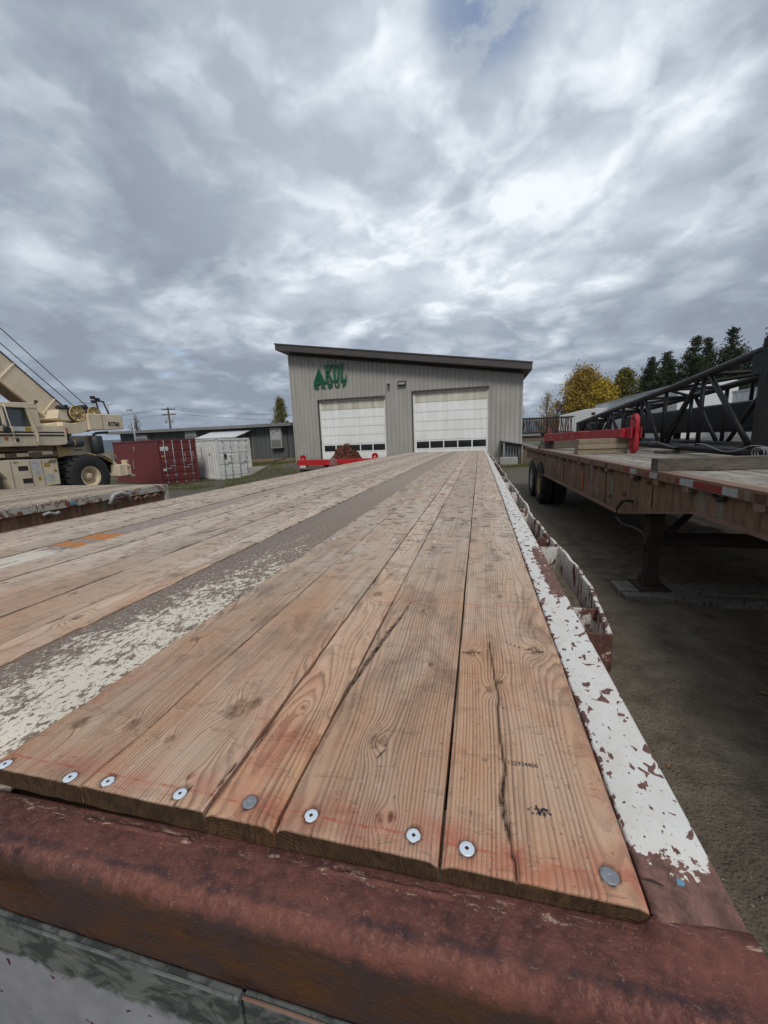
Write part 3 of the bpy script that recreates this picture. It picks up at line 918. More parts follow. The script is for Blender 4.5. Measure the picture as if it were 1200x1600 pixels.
def make_plank(xa, xb, knots=(), cracks=(), seed=0, y0=0.292, y1=YEND, fine=0.004, tone=0.5, parent=None, dz=0.0, th=0.024, name='plank', mat=None, steps=None):
    w = xb - xa
    xc = (xa + xb) / 2
    nc = max(8, int(round(w / fine)))
    u = np.linspace(-w / 2, w / 2, nc + 1)
    # tighter columns at the arrises
    u = np.sort(np.unique(np.round(np.concatenate([u, [-w / 2 + 0.001, -w / 2 + 0.0025, w / 2 - 0.001, w / 2 - 0.0025]]), 5)))
    ys = np.concatenate([np.array([y0, y0 + 0.0008, y0 + 0.002]), np.arange(y0 + 0.005, min(1.0, y1), 0.005 if fine < 0.004 else 0.007), np.arange(1.0, 2.0, 0.02), np.arange(2.0, 5.0, 0.04), np.arange(5.0, y1, 0.15), [y1]])
    ys = ys[ys <= y1]
    U, Y = np.meshgrid(u, ys)
    Xw = U + xc
    rg = np.random.default_rng(seed + 100)
    kn = list(knots)
    yy = rg.uniform(0.5, 1.0)
    while yy < 12 and name == 'plank':
        kn.append((rg.uniform(xa + 0.02, xb - 0.02), yy, rg.uniform(0.005, 0.012), rg.choice([-1, 1])))
        yy += rg.uniform(0.22, 1.0)
    if name == 'plank':
        kn = [k for i, k in enumerate(kn) if i < len(knots) or k[1] > 1.05 or len(knots) == 0]
    kb = np.zeros_like(U)
    kd = np.zeros_like(U)
    for (kx, ky, kr, sg) in kn:
        dx_ = (Xw - kx) / (kr * 1.5)
        dy_ = (Y - ky) / (kr * (2.6 if ky < 1 else 3.4))
        d2 = dx_ ** 2 + dy_ ** 2
        kb += sg * kr * 1.5 * np.exp(-d2 * 0.8)
        dn = np.sqrt(((Xw - kx) / kr) ** 2 + ((Y - ky) / (kr * 1.35)) ** 2)
        kd = np.maximum(kd, np.exp(-(dn * 0.9) ** 4))
    gr = np.zeros_like(U)
    h = np.zeros_like(U)
    for (pts, wid, dep) in cracks:
        pts = np.array(pts, float)
        best = np.full(U.shape, 9.0)
        bw = np.full(U.shape, 1e-4)
        for i in range(len(pts) - 1):
            a_, b_ = pts[i], pts[i + 1]
            ab = b_ - a_
            t = np.clip(((Xw - a_[0]) * ab[0] + (Y - a_[1]) * ab[1]) / (ab @ ab), 0, 1)
            wob = (vnoise(Y * 130, Xw * 40, seed + 9) - 0.5) * 0.0012
            dd = np.hypot(Xw - a_[0] - t * ab[0] + wob, Y - a_[1] - t * ab[1])
            wl = wid[i] + (wid[i + 1] - wid[i]) * t
            m_ = dd < best
            best = np.where(m_, dd, best)
            bw = np.where(m_, wl, bw)
        k = 1 - sstep(0.35, 1.0, best / np.maximum(bw, 1e-4))
        patch = 0.55 + 0.45 * sstep(0.3, 0.6, vnoise(Xw * 500, Y * 180, seed + 4))
        gr = np.maximum(gr, k * np.where(bw > 0.002, patch, 1.0))
        h -= k * dep * (0.5 + 0.5 * vnoise(Xw * 600, Y * 200, seed + 2))
    for (sx_, sy_) in NEAR_SCREWS:
        if xa < sx_ < xb:
            rr_ = np.hypot(Xw - sx_, Y - sy_)
            jag = 0.0016 * (vnoise(np.arctan2(Y - sy_, Xw - sx_) * 2.5 + 9, Xw * 0 + sx_ * 90, 3))
            h -= 0.0016 * (1 - sstep(0.0072, 0.0092 + jag, rr_))
            gr = np.maximum(gr, 0.85 * (1 - sstep(0.0074, 0.0094 + jag, rr_)))  # dark ring: crushed wood plus contact shade painted into the colour
    ed = np.minimum(U + w / 2, w / 2 - U)
    rough = vnoise(Y * 25, Xw * 0 + seed, seed + 1)
    h -= 0.0022 * (1 - sstep(0.0, 0.004, ed)) * (0.5 + rough)
    chip = sstep(0.72, 0.85, vnoise(Y * 14, Xw * 0 + 3.3 * seed, seed + 12)) * (1 - sstep(0.002, 0.009, ed))
    h -= chip * 0.003
    h += kd * 0.0010
    h += (fbm(Xw * 12, Y * 3, seed + 3, 3) - 0.5) * 0.0020 + 0.0008 * (2 * U / w) ** 2
    # near end: broken, rounded arris
    e = Y - y0
    stepn = vnoise(Xw * 90, Xw * 0 + 1, seed + 6)
    stp = np.floor(vnoise(Xw * 26, Xw * 0 + 2, seed + 7) * 3) / 3
    yo = (1 - sstep(0.0, 0.02, e)) * (stepn * 0.0005 + stp * 0.0016)
    h -= 0.0012 * (1 - sstep(0.0, 0.0030, e)) + 0.0008 * (1 - sstep(0.0, 0.008, e)) * stp
    Yw = Y + yo
    # lateral wander of the sawn edges
    Uw = U + (vnoise(Y * 3.0, Xw * 0, seed + 8) - 0.5) * 0.0016 * sstep(0.25, 0.5, np.abs(U) / w)
    Z = h + camz(Y) + dz
    eg = (1 - sstep(0.0, 0.0016, e))
    ny, nx = U.shape
    top = np.stack([Uw, Yw, Z], -1)
    # skirts: left, right and front going down by the board's thickness
    L = top[:, :1].copy()
    L[..., 2] = camz(Y[:, :1]) - th
    Rr = top[:, -1:].copy()
    Rr[..., 2] = camz(Y[:, -1:]) - th
    g3 = np.concatenate([L, top, Rr], 1)
    fr = g3[:1].copy()
    fr[..., 2] = -th
    fr[:, 1:-1, 1] = fr[:, 1:-1, 1] * 0 + y0 + vnoise(g3[:1, 1:-1, 0] * 60, g3[:1, 1:-1, 0] * 0, seed) * 0.002
    md = g3[:1].copy()
    md[..., 2] = (md[..., 2] - th) / 2
    md[..., 1] += (vnoise(md[..., 0] * 120, md[..., 0] * 0 + 5, seed + 5) - 0.3) * 0.0025
    fs = g3[:1].copy()
    fs[..., 2] -= 0.0006
    G = np.concatenate([fr, md, fs, g3], 0)

    def pad(A, front):
        A2 = np.concatenate([A[:, :1], A, A[:, -1:]], 1)
        f = np.full((3, A2.shape[1]), front) if front is not None else np.repeat(A2[:1], 3, 0)
        return np.concatenate([f, A2], 0)
    nyy, nxx = G.shape[:2]
    idx = np.arange(nyy * nxx).reshape(nyy, nxx)
    F = np.stack([idx[:-1, :-1], idx[:-1, 1:], idx[1:, 1:], idx[1:, :-1]], -1)
    sm = np.ones(F.shape[:2], bool)
    sm[:3, :] = False
    sm[:, 0] = False
    sm[:, -1] = False
    me = npmesh(name, G.reshape(-1, 3), F.reshape(-1, 4), sm.ravel(),
                {'kb': pad(kb, None).ravel(), 'kd': pad(kd, 0.0).ravel(), 'gr': pad(gr, 0.0).ravel(), 'eg': pad(eg, 1.0).ravel()})
    o = link(name, me, mat or deck_wood, parent, (xc, 0, DZ))
    o['seed'] = float((seed * 0.317) % 1.0)
    o['tone'] = float(tone)
    return o


flatbed = thing('flatbed_trailer', 'nearest flatbed trailer with orange-brown deck boards and flaking white side rail', 'trailer')

crack1 = [(0.0205, 0.72), (0.0240, 0.64), (0.0275, 0.575), (0.0315, 0.545), (0.0275, 0.515), (0.029, 0.46), (0.0318, 0.42), (0.0288, 0.395), (0.0262, 0.375), (0.0285, 0.35), (0.032, 0.328), (0.036, 0.292)]
cw1 = [0.0012, 0.0016, 0.0018, 0.0018, 0.0017, 0.0017, 0.0018, 0.0036, 0.0046, 0.0044, 0.0022, 0.0014]
gouge = [(-0.157, 0.870), (-0.164, 0.80), (-0.176, 0.72), (-0.184, 0.655), (-0.1935, 0.575), (-0.1985, 0.52), (-0.2, 0.47)]
gw = [0.0008, 0.0035, 0.0058, 0.0062, 0.0062, 0.0040, 0.0018]
planks = []
spec = [
    # xa, xb, knots, cracks, tone, fine
    (-0.031, 0.1375, [(0.100, 0.690, 0.011, 1), (-0.010, 0.662, 0.009, -1), (0.018, 0.560, 0.006, 1), (0.034, 0.582, 0.006, -1), (0.05, 0.93, 0.008, 1)],
     [(crack1, cw1, 0.006), ([(0.052, 0.712), (0.075, 0.695), (0.10, 0.689), (0.13, 0.683)], [0.001, 0.002, 0.0022, 0.001], 0.002), ([(-0.028, 0.661), (-0.008, 0.664), (0.004, 0.668)], [0.0025, 0.002, 0.001], 0.002)], 0.30, 0.0022),
    (-0.1985, -0.0345, [(-0.098, 0.322, 0.006, 1), (-0.085, 0.327, 0.005, -1), (-0.128, 0.425, 0.009, 1), (-0.12, 0.82, 0.005, 1), (-0.078, 0.61, 0.005, -1)],
     [(gouge, gw, 0.007), ([(-0.067, 0.300), (-0.0665, 0.292)], [0.0008, 0.0012], 0.004), ([(-0.13, 0.45), (-0.118, 0.437), (-0.126, 0.42)], [0.0005, 0.0011, 0.0005], 0.002), ([(-0.12, 0.40), (-0.112, 0.415), (-0.116, 0.43)], [0.0005, 0.0009, 0.0005], 0.002)], 0.36, 0.0024),
    (-0.2822, -0.2025, [(-0.248, 0.905, 0.014, 1), (-0.215, 0.70, 0.004, 1), (-0.25, 0.47, 0.005, -1)],
     [([(-0.2575, 0.300), (-0.255, 0.320)], [0.0009, 0.0005], 0.003), ([(-0.2815, 0.36), (-0.2785, 0.40), (-0.281, 0.44)], [0.0015, 0.002, 0.001], 0.003)], 0.34, 0.0035),
    (-0.4490, -0.2855, [(-0.345, 0.447, 0.016, 1), (-0.325, 0.462, 0.010, -1), (-0.40, 0.375, 0.006, 1), (-0.330, 0.33, 0.005, -1), (-0.32, 0.80, 0.006, 1)],
     [([(-0.322, 0.292), (-0.319, 0.318)], [0.0011, 0.0006], 0.003), ([(-0.29, 0.292), (-0.288, 0.36)], [0.0014, 0.0007], 0.003), ([(-0.4475, 0.33), (-0.4465, 0.40), (-0.448, 0.5)], [0.0014, 0.0018, 0.001], 0.003)], 0.42, 0.0028),
    (-0.5975, -0.4525, [(-0.555, 0.378, 0.010, 1), (-0.476, 0.390, 0.010, -1), (-0.56, 0.62, 0.008, 1), (-0.49, 0.72, 0.006, -1)],
     [([(-0.492, 0.86), (-0.472, 0.90), (-0.462, 0.925)], [0.003, 0.003, 0.001], 0.006), ([(-0.56, 0.86), (-0.556, 0.875)], [0.003, 0.001], 0.004), ([(-0.528, 0.80), (-0.523, 0.812)], [0.002, 0.001], 0.004), ([(-0.5, 1.01), (-0.496, 1.03)], [0.003, 0.002], 0.004), ([(-0.47, 0.301), (-0.4695, 0.292)], [0.0008, 0.001], 0.003)], 0.46, 0.0035),
    (-0.9600, -0.8620, [(-0.915, 0.66, 0.012, 1)], [], 0.62, 0.006),
    (-1.1180, -0.9680, [(-1.09, 0.79, 0.010, 1), (-1.03, 1.26, 0.012, 1)], [([(-1.045, 0.88), (-1.04, 0.93)], [0.003, 0.001], 0.004)], 0.60, 0.008),
    (-1.2700, -1.1215, [(-1.19, 1.55, 0.010, 1)], [([(-1.19, 1.5), (-1.2, 1.75)], [0.006, 0.001], 0.003)], 0.58, 0.008),
    (-1.4280, -1.2740, [], [], 0.9, 0.008),
    (-1.5880, -1.4320, [], [], 0.95, 0.008),
    (-1.9000, -1.7640, [], [], 0.8, 0.008),
    (-2.0500, -1.9040, [], [], 0.72, 0.008),
    (-2.1950, -2.0540, [], [], 0.66, 0.008),
    (-2.2900, -2.1990, [], [], 0.74, 0.008),
]
for i, (xa, xb, kn, ck, tone, fn) in enumerate(spec):
    planks.append(make_plank(xa, xb, kn, ck, seed=i * 3 + 2, fine=fn, tone=tone, parent=flatbed, dz=(0.0, 0.0008, -0.0005, 0.001, 0.0, 0.001, -0.002, 0.001, 0.0, 0.002, 0.001, 0.0, 0.002, 0.0)[i]))


def strip_mesh(name, xa, xb, ztop, y0, y1, mat, h=0.04, parent=None, label=None, sides=True):
    """steel flat seen from above, following the deck's camber"""
    ys = np.concatenate([np.arange(y0, 3.0, 0.1), np.arange(3.0, y1, 0.4), [y1]])
    ys = ys[ys <= y1]
    w = xb - xa
    b = 0.003
    prof = [(0, -h), (0, -b), (b * 0.4, -b * 0.35), (b, 0), (w - b, 0), (w - b * 0.4, -b * 0.35), (w, -b), (w, -h)]
    V = np.array([[(px_, yy, pz + camz(yy)) for px_, pz in prof] for yy in ys])
    n, k = V.shape[:2]
    idx = np.arange(n * k).reshape(n, k)
    F = np.stack([idx[:-1, :-1], idx[:-1, 1:], idx[1:, 1:], idx[1:, :-1]], -1).reshape(-1, 4)
    me = npmesh(name, V.reshape(-1, 3), F, None)
    bm = bmesh.new()
    bm.from_mesh(me)
    bm.verts.ensure_lookup_table()
    bm.faces.new([bm.verts[i] for i in range(k)])
    bm.faces.new([bm.verts[n * k - 1 - i] for i in range(k)])
    bmesh.ops.recalc_face_normals(bm, faces=bm.faces[:])
    bm.to_mesh(me)
    bm.free()
    o = link(name, me, mat, parent, (xa, 0, ztop))
    if label:
        o['label'] = label
    return o


strip_mesh('steel_strip', -0.8590, -0.6005, DZ - 0.004, 0.292, YEND, strip_flake, 0.05, flatbed, 'wide steel strip with flaking cream paint between the boards')
strip_mesh('steel_strip', -1.7610, -1.5910, DZ - 0.004, 0.292, YEND, strip_bare, 0.05, flatbed, 'narrower brown steel strip with two orange paint marks')
for (ya, yb) in ((1.225, 1.285), (1.345, 1.44)):
    s_ = 0.16
    mb = MB()
    nseg = 8
    pts = []
    for k in range(nseg + 1):
        xx = -1.758 + 0.162 * k / nseg
        pts.append((xx, ya + random.uniform(-0.008, 0.008)))
    for k in range(nseg, -1, -1):
        xx = -1.758 + 0.162 * k / nseg
        pts.append((xx, yb + random.uniform(-0.012, 0.012)))
    mb.prism(pts, 'z', DZ - 0.0038, DZ - 0.0030)
    mb.build('orange_paint_mark', orange, flatbed)
strip_mesh('side_rail', 0.1405, 0.2070, DZ - 0.001, 0.286, YEND + 0.02, rail_white, 0.110, flatbed, 'white side rail flaking to brown rust')
strip_mesh('side_rail', -2.340, -2.2945, DZ - 0.004, 0.286, YEND + 0.02, trailer_edge, 0.110, flatbed, 'left side rail of the deck')

# small marks on the rail near the corner
mb = MB()
mb.tube([(0.1408, 0.3175, DZ + 0.0002), (0.1470, 0.3168, DZ + 0.0016), (0.1555, 0.3150, DZ + 0.0008)], [0.0005, 0.0012, 0.0006], 6)
mb.build('dark_splinter', black_hole, flatbed)
mb = MB()
mb.prism([(0.1680, 0.3195), (0.1725, 0.3190), (0.1748, 0.3215), (0.1730, 0.3248), (0.1690, 0.3245)], 'z', DZ - 0.0009, DZ - 0.0003)
mb.build('blue_mark', blue_m, flatbed)

# front sill: folded plate, flat top, rounded nose, upright face
yz = [(0.2935, -0.006), (0.2925, -0.001), (0.286, 0.0), (0.262, 0.001), (0.2500, 0.0009), (0.2440, 0.0002), (0.2385, -0.0020), (0.2342, -0.0058), (0.2315, -0.0110), (0.2300, -0.0175), (0.2295, -0.025), (0.2290, -0.045), (0.2285, -0.100), (0.2285, -0.30)]
Pq = []
for a_, b_ in zip(yz[:-1], yz[1:]):
    n_ = 3 if abs(a_[1] - b_[1]) < 0.1 else 6
    for k in range(n_):
        t = k / n_
        Pq.append((a_[0] + (b_[0] - a_[0]) * t, a_[1] + (b_[1] - a_[1]) * t))
Pq.append(yz[-1])
Pq = np.array(Pq)
xsill = np.concatenate([np.arange(-2.34, -0.8, 0.03), np.arange(-0.8, 0.134, 0.0035), np.arange(0.134, 0.143, 0.001), np.arange(0.1435, 0.2075, 0.0032), [0.2075]])
SX, SI = np.meshgrid(xsill, np.arange(len(Pq)), indexing='ij')
SY = Pq[SI, 0]
SZ = Pq[SI, 1]
lump = (fbm(SX * 30, SI * 0.22, 41, 4) - 0.5)
fold = np.exp(-((SY - 0.233) / 0.012) ** 2) * (SZ > -0.06)
SYn = SY + lump * 0.0018 * (SZ > -0.2) + fold * (vnoise(SX * 90, SI * 0.5, 43) - 0.5) * 0.0012
SZn = SZ + (fbm(SX * 22, SI * 0.2 + 9, 47, 4) - 0.5) * 0.0016 * (SZ > -0.02)
# the seam against the boards: a weld that comes and goes
SZn = SZn + np.exp(-((SY - 0.281) / 0.004) ** 2) * 0.0016 * sstep(0.45, 0.6, vnoise(SX * 12, SX * 0 + 3, 51)) * (0.6 + 0.8 * vnoise(SX * 200, SY * 0, 52))
SZn = SZn + 0.0125 * (SX - 0.14) / 0.5 * (SX > -0.6) - 0.0185 * (SX <= -0.6)
SZn = SZn + 0.0120 * sstep(0.128, 0.1420, SX) * sstep(0.258, 0.286, SYn)
Vs = np.stack([SX, SYn, SZn], -1)
nX, nP = SX.shape
idx = np.arange(nX * nP).reshape(nX, nP)
F_ = np.stack([idx[:-1, :-1], idx[:-1, 1:], idx[1:, 1:], idx[1:, :-1]], -1).reshape(-1, 4)
me = npmesh('front_sill', Vs.reshape(-1, 3), F_[:, ::-1], np.ones(len(F_)))
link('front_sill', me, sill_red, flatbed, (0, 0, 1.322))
# raised lips of plate showing between the boards and the sill
for (xa, xb) in ((-0.436, -0.290), (-0.150, -0.017)):
    mb = MB()
    n_ = 22
    mb.tube([(xa + (xb - xa) * k / n_, 0.2800 + 0.0004 * math.sin(k * 1.3), 1.3222 + 0.0250 * (xa + (xb - xa) * k / n_ - 0.14)) for k in range(n_ + 1)], [0.0012] + [0.0030 + 0.0003 * math.sin(k * 1.7) for k in range(n_ - 1)] + [0.001], 8)
    mb.build('plate_lip', sill_red, flatbed)
# crumbs of dirt along the seam
mb = MB()
for k in range(150):
    xx = random.uniform(-0.60, 0.14)
    s_ = random.uniform(0.0004, 0.0011)
    yy = 0.287 - abs(random.gauss(0, 0.006))
    mb.box(-s_, s_, -s_ * 0.7, s_ * 0.7, 0, s_ * 0.9, Matrix.Translation((xx, yy, 1.3224 + 0.025 * (xx - 0.14))) @ Matrix.Rotation(random.uniform(0, 3), 4, 'Z'))
o = mb.build('seam_dirt', paint('crumbs', (0.15, 0.09, 0.06, 1), (0.26, 0.19, 0.13), 0.5, 300, 0.9), flatbed)
o['kind'] = 'stuff'

# plates bolted to the face of the sill
mb = MB()
mb.box(-2.34, -0.2045, 0.2195, 0.2280, -0.30, 0.0)
mb.build('face_plate', plate_green, flatbed, (0, 0, 1.236), bevel=0.002, label='grey-green weathered plate on the trailer front')
mb = MB()
mb.box(-0.2010, 0.205, 0.2205, 0.2280, -0.30, 0.0)
mb.build('face_plate', plate_green, flatbed, (0, 0, 1.238), bevel=0.002)
mb = MB()
mb.box(-0.2043, -0.2012, 0.2185, 0.2250, 0.97, 1.2375)
mb.build('joint_strip', plate_green, flatbed)
mb = MB()
mb.tube([(-0.2005 + k * 0.02, 0.2210, 1.2386 + 0.0004 * math.sin(k)) for k in range(21)], 0.0014, 6)
mb.build('plate_edge_bead', trailer_edge, flatbed)
mb = MB()
mb.tube([(-2.33 + k * 0.02, 0.2205, 1.2356 + 0.0003 * math.sin(k * 2.2)) for k in range(107)], 0.0016, 6)
mb.build('plate_edge_bead', plate_green, flatbed)

# beams and running gear under the deck
mb = MB()
mb.box(-1.75, -1.60, 0.35, YEND - 0.1, 0.80, 1.235)
mb.build('main_beam', trailer_edge, flatbed)
mb = MB()
mb.box(-0.80, -0.66, 0.35, YEND - 0.1, 0.80, 1.235)
mb.build('main_beam', trailer_edge, flatbed)
for k in range(22):
    mb = MB()
    yy = 0.5 + k * 0.6
    z_ = float(camz(yy))
    mb.box(-2.29, 0.14, yy - 0.03, yy + 0.03, 1.200 + z_, 1.294 + z_)
    mb.build('cross_member', dark_steel, flatbed)


# floor screws: countersunk heads with a square recess
def screw_mesh(name, rad=0.0073, sq=0.0017):
    b = bmesh.new()
    seg = 32
    def ring(r, z, square=False):
        out = []
        for k in range(seg):
            a_ = 2 * math.pi * k / seg
            if square:
                c_, s_ = math.cos(a_), math.sin(a_)
                m_ = max(abs(c_), abs(s_))
                out.append(b.verts.new((r * c_ / m_, r * s_ / m_, z)))
            else:
                out.append(b.verts.new((r * math.cos(a_), r * math.sin(a_), z)))
        return out
    rings = [ring(rad * 0.97, -0.0008), ring(rad, 0.0001), ring(rad * 0.97, 0.0006), ring(rad * 0.88, 0.0009), ring(rad * 0.5, 0.0011), ring(sq, 0.0011, True), ring(sq * 0.92, -0.002, True)]
    for i, (p, q) in enumerate(zip(rings[:-1], rings[1:])):
        for k in range(seg):
            f = b.faces.new((p[k], p[(k + 1) % seg], q[(k + 1) % seg], q[k]))
            f.material_index = 1 if i >= 5 else 0
            f.smooth = i in (1, 2, 3)
    f = b.faces.new(rings[-1])
    f.material_index = 1
    me = bpy.data.meshes.new(name)
    b.to_mesh(me)
    b.free()
    return me


sm_new = screw_mesh('screw_head')
sm_new.materials.append(zinc)
sm_new.materials.append(black_hole)
sm_old = screw_mesh('screw_head_worn', 0.0078, 0.0008)
sm_old.materials.append(zinc_old)
sm_old.materials.append(zinc)
socket = MB()
socket.lathe([(0.0098, 0.0), (0.0080, -0.0004)], 'z', 24)
rows = [(-0.0605, 0.3150, 1, 0.9), (-0.0090, 0.3130, 1, 0.9), (-0.169, 0.3140, 1, 0.7), (-0.2420, 0.3150, 0, 0), (-0.3265, 0.3085, 1, 0.5), (-0.4240, 0.3050, 1, 1.1), (-0.4760, 0.3010, 1, 0.3), (-0.580, 0.3000, 1, 0.8), (0.1140, 0.3150, 0, 0)]
nr = 0
for (x, y, new, a_) in rows:
    o = link('screw_head', sm_new if new else sm_old, None, flatbed, (x, y, DZ - 0.0004), (random.uniform(-0.03, 0.03), random.uniform(-0.03, 0.03), a_))
    mb = MB()
    mb.lathe([(0.0083, -0.0006), (0.0081, -0.0002), (0.0074, -0.0004)], 'z', 24, closed=True)
    h_ = mb.build('screw_hole_rim_shade', black_hole, o)
    h_.location = (random.uniform(-0.0005, 0.0005), random.uniform(-0.0003, 0.0006), 0)
for yrow in (1.43, 2.48, 3.55, 4.6, 5.7):
    for (xa, xb, *_r) in spec:
        for fx in (0.22, 0.78):
            if random.random() < 0.12:
                continue
            x = xa + (xb - xa) * fx + random.uniform(-0.008, 0.008)
            y = yrow + random.uniform(-0.012, 0.012)
            link('screw_head', sm_new if random.random() < 0.6 else sm_old, None, flatbed, (x, y, DZ + 0.0008 + float(camz(y))), (0, 0, random.uniform(0, 1.5)))

# stamped mill numbers on the right-hand board
text('stamped_number', '125934400', 0.0088, ink, planks[0], (0.0525 - 0.0533, 0.4245, 0.0004), (0, 0, 0.02), 0.0001, xs=0.88, bold=0.0001)
text('stamped_number', '16"', 0.0075, ink, planks[0], (0.0095 - 0.0533, 0.4225, 0.0004), (0, 0, 0.0), 0.0001, xs=0.9)
mb = MB()
for k in range(46):
    xx = 0.0655 - 0.0533 + random.gauss(0, 0.0048)
    yy = 0.3665 + random.gauss(0, 0.0032)
    s_ = random.uniform(0.0004, 0.0014)
    mb.prism([(xx + s_ * math.cos(t) * random.uniform(0.6, 1.3), yy + s_ * math.sin(t) * random.uniform(0.6, 1.3)) for t in (0, 1.1, 2.2, 3.3, 4.4, 5.4)], 'z', 0.0002, 0.0009)
o = mb.build('ink_smudge', ink, planks[0])
o['kind'] = 'stuff'

# stake pockets and the bent rub rail along the right side
wav = [(0.812, 0.2600, 0.0), (0.90, 0.2670, 0.001), (1.0, 0.2800, 0.002), (1.09, 0.2870, 0.002), (1.20, 0.2910, 0.0), (1.30, 0.2905, -0.002), (1.425, 0.2880, -0.003), (1.52, 0.2800, -0.002), (1.62, 0.2690, 0.0), (1.71, 0.2660, 0.001), (1.85, 0.2690, 0.0), (2.0, 0.2590, -0.002), (2.15, 0.2580, 0.0), (2.35, 0.272, 0.001), (2.58, 0.2640, 0.0)]
yy = 2.8
while yy < YEND:
    wav.append((yy, 0.262 + 0.006 * math.sin(yy * 4.7) + 0.003 * math.sin(yy * 9.1), 0.0025 * math.sin(yy * 6)))
    yy += 0.17
YW = np.array([w_[0] for w_ in wav])
XW = np.array([w_[1] for w_ in wav])
ZW = np.array([w_[2] for w_ in wav])
ys = np.concatenate([np.arange(0.812, 3.0, 0.02), np.arange(3.0, YEND, 0.08)])
b1 = bmesh.new()
prev = None
for y in ys:
    x = float(np.interp(y, YW, XW)) + 0.0015 * math.sin(y * 37)
    z = 1.3195 + float(np.interp(y, YW, ZW)) + float(camz(y)) + 0.0008 * math.sin(y * 61)
    hw = 0.0048
    ring = [b1.verts.new(p) for p in ((x - hw, y, z - 0.088), (x - hw, y, z - 0.0015), (x - hw + 0.0015, y, z), (x + hw - 0.0015, y, z), (x + hw, y, z - 0.0015), (x + hw, y, z - 0.088))]
    if prev:
        for k in range(6):
            b1.faces.new((prev[k], prev[(k + 1) % 6], ring[(k + 1) % 6], ring[k]))
    else:
        b1.faces.new(ring)
    prev = ring
b1.faces.new(prev[::-1])
bmesh.ops.recalc_face_normals(b1, faces=b1.faces[:])
me = bpy.data.meshes.new('rub_rail')
b1.to_mesh(me)
b1.free()
link('rub_rail', me, pocket_white, flatbed).__setitem__('label', 'bent wavy rub rail, white paint gone to rust')
py_ = 0.812
k = 0
while py_ < YEND - 0.3:
    for j, yy in enumerate((py_, py_ + 0.125)):
        xr = float(np.interp(yy, YW, XW)) - 0.0045
        z_ = float(camz(yy))
        zt = 1.3175 + z_
        mb = MB()
        if k == 0 and j == 0:
            mb.prism([(0.2075, zt), (xr + 0.008, zt - 0.001), (xr + 0.010, zt - 0.075), (xr - 0.004, zt - 0.118), (0.2075, zt - 0.140)], 'y', yy - 0.003, yy + 0.003)
            mb.build('pocket_plate', pocket_rust, flatbed, bevel=0.001, label='end plate of the nearest stake pocket, thick rust')
        else:
            mb.prism([(0.2075, zt - 0.003), (xr, zt - 0.003), (xr, zt - 0.090), (0.2075, zt - 0.115)], 'y', yy - 0.003, yy + 0.003)
            mb.build('pocket_plate', pocket_white if random.random() < 0.6 else pocket_rust, flatbed)
    py_ += 0.655
    k += 1

# wheels for the far end (tandem, dual tyres)
def tyre_mesh(name, rad, wid, rimr, blocks=40, lug=0.018, deep=False):
    """tyre with tread blocks, along the x axis, outer face at x=0"""
    mb = MB()
    w = wid
    prof = [(rimr, 0.02), (rimr + 0.02, 0.006), (rimr + (rad - rimr) * 0.45, 0.0), (rad * 0.93, 0.012), (rad * 0.975, 0.03), (rad - lug, 0.05), (rad - lug, w - 0.05), (rad * 0.975, w - 0.03), (rad * 0.93, w - 0.012), (rimr + (rad - rimr) * 0.45, w), (rimr, w - 0.02)]
    mb.lathe(prof, 'x', 48, closed=True)
    nb = blocks
    for i in range(nb):
        a_ = 2 * math.pi * i / nb
        for j, (xa, xb, off) in enumerate(((0.03, w * 0.36, 0), (w * 0.40, w * 0.60, 0.5), (w * 0.64, w - 0.03, 0.2))):
            M = Matrix.Rotation(a_ + off * 2 * math.pi / nb, 4, 'X')
            hw = math.pi * rad / nb * (0.66 if not deep else 0.62)
            sk = 0.0 if not deep else (0.25 * hw * (1 if j == 0 else -1 if j == 2 else 0))
            mb.prism([(xa, -hw + sk), (xb, -hw - sk), (xb, hw - sk), (xa, hw + sk)], 'z', rad - lug - 0.01, rad, M)
    return mb


def wheel(name, label, loc, rad, wid, rimr, rimmat, face=-1, parent=None, lab_extra=None, blocks=40, lug=0.016, deep=False):
    """face=-1: outer face looks to -x"""
    t_ = tyre_mesh('tyre', rad, wid, rimr, blocks, lug, deep).build('tyre', tyre_m, parent, loc, (0, 0, 0 if face < 0 else math.pi))
    mb = MB()
    d = 0.55 if not deep else 0.5
    mb.lathe([(rimr + 0.012, 0.012), (rimr + 0.012, 0.022), (rimr * 0.92, 0.035), (rimr * 0.80, 0.05), (rimr * 0.74, wid * 0.40), (rimr * 0.60, wid * 0.42), (rimr * 0.58, wid * 0.36), (rimr * 0.34, wid * 0.35), (rimr * 0.32, wid * 0.12), (rimr * 0.22, wid * 0.08), (0.0001, wid * 0.08)], 'x', 40, closed=True)
    rm = mb.build('wheel_rim', rimmat, t_)
    mb = MB()
    for i in range(10):
        a_ = 2 * math.pi * i / 10
        mb.lathe([(0.014, wid * 0.36), (0.014, wid * 0.30), (0.0001, wid * 0.29)], 'x', 6, (0, rimr * 0.47 * math.cos(a_), rimr * 0.47 * math.sin(a_)), False, True)
    mb.build('wheel_nuts', dark_steel, t_)
    return t_


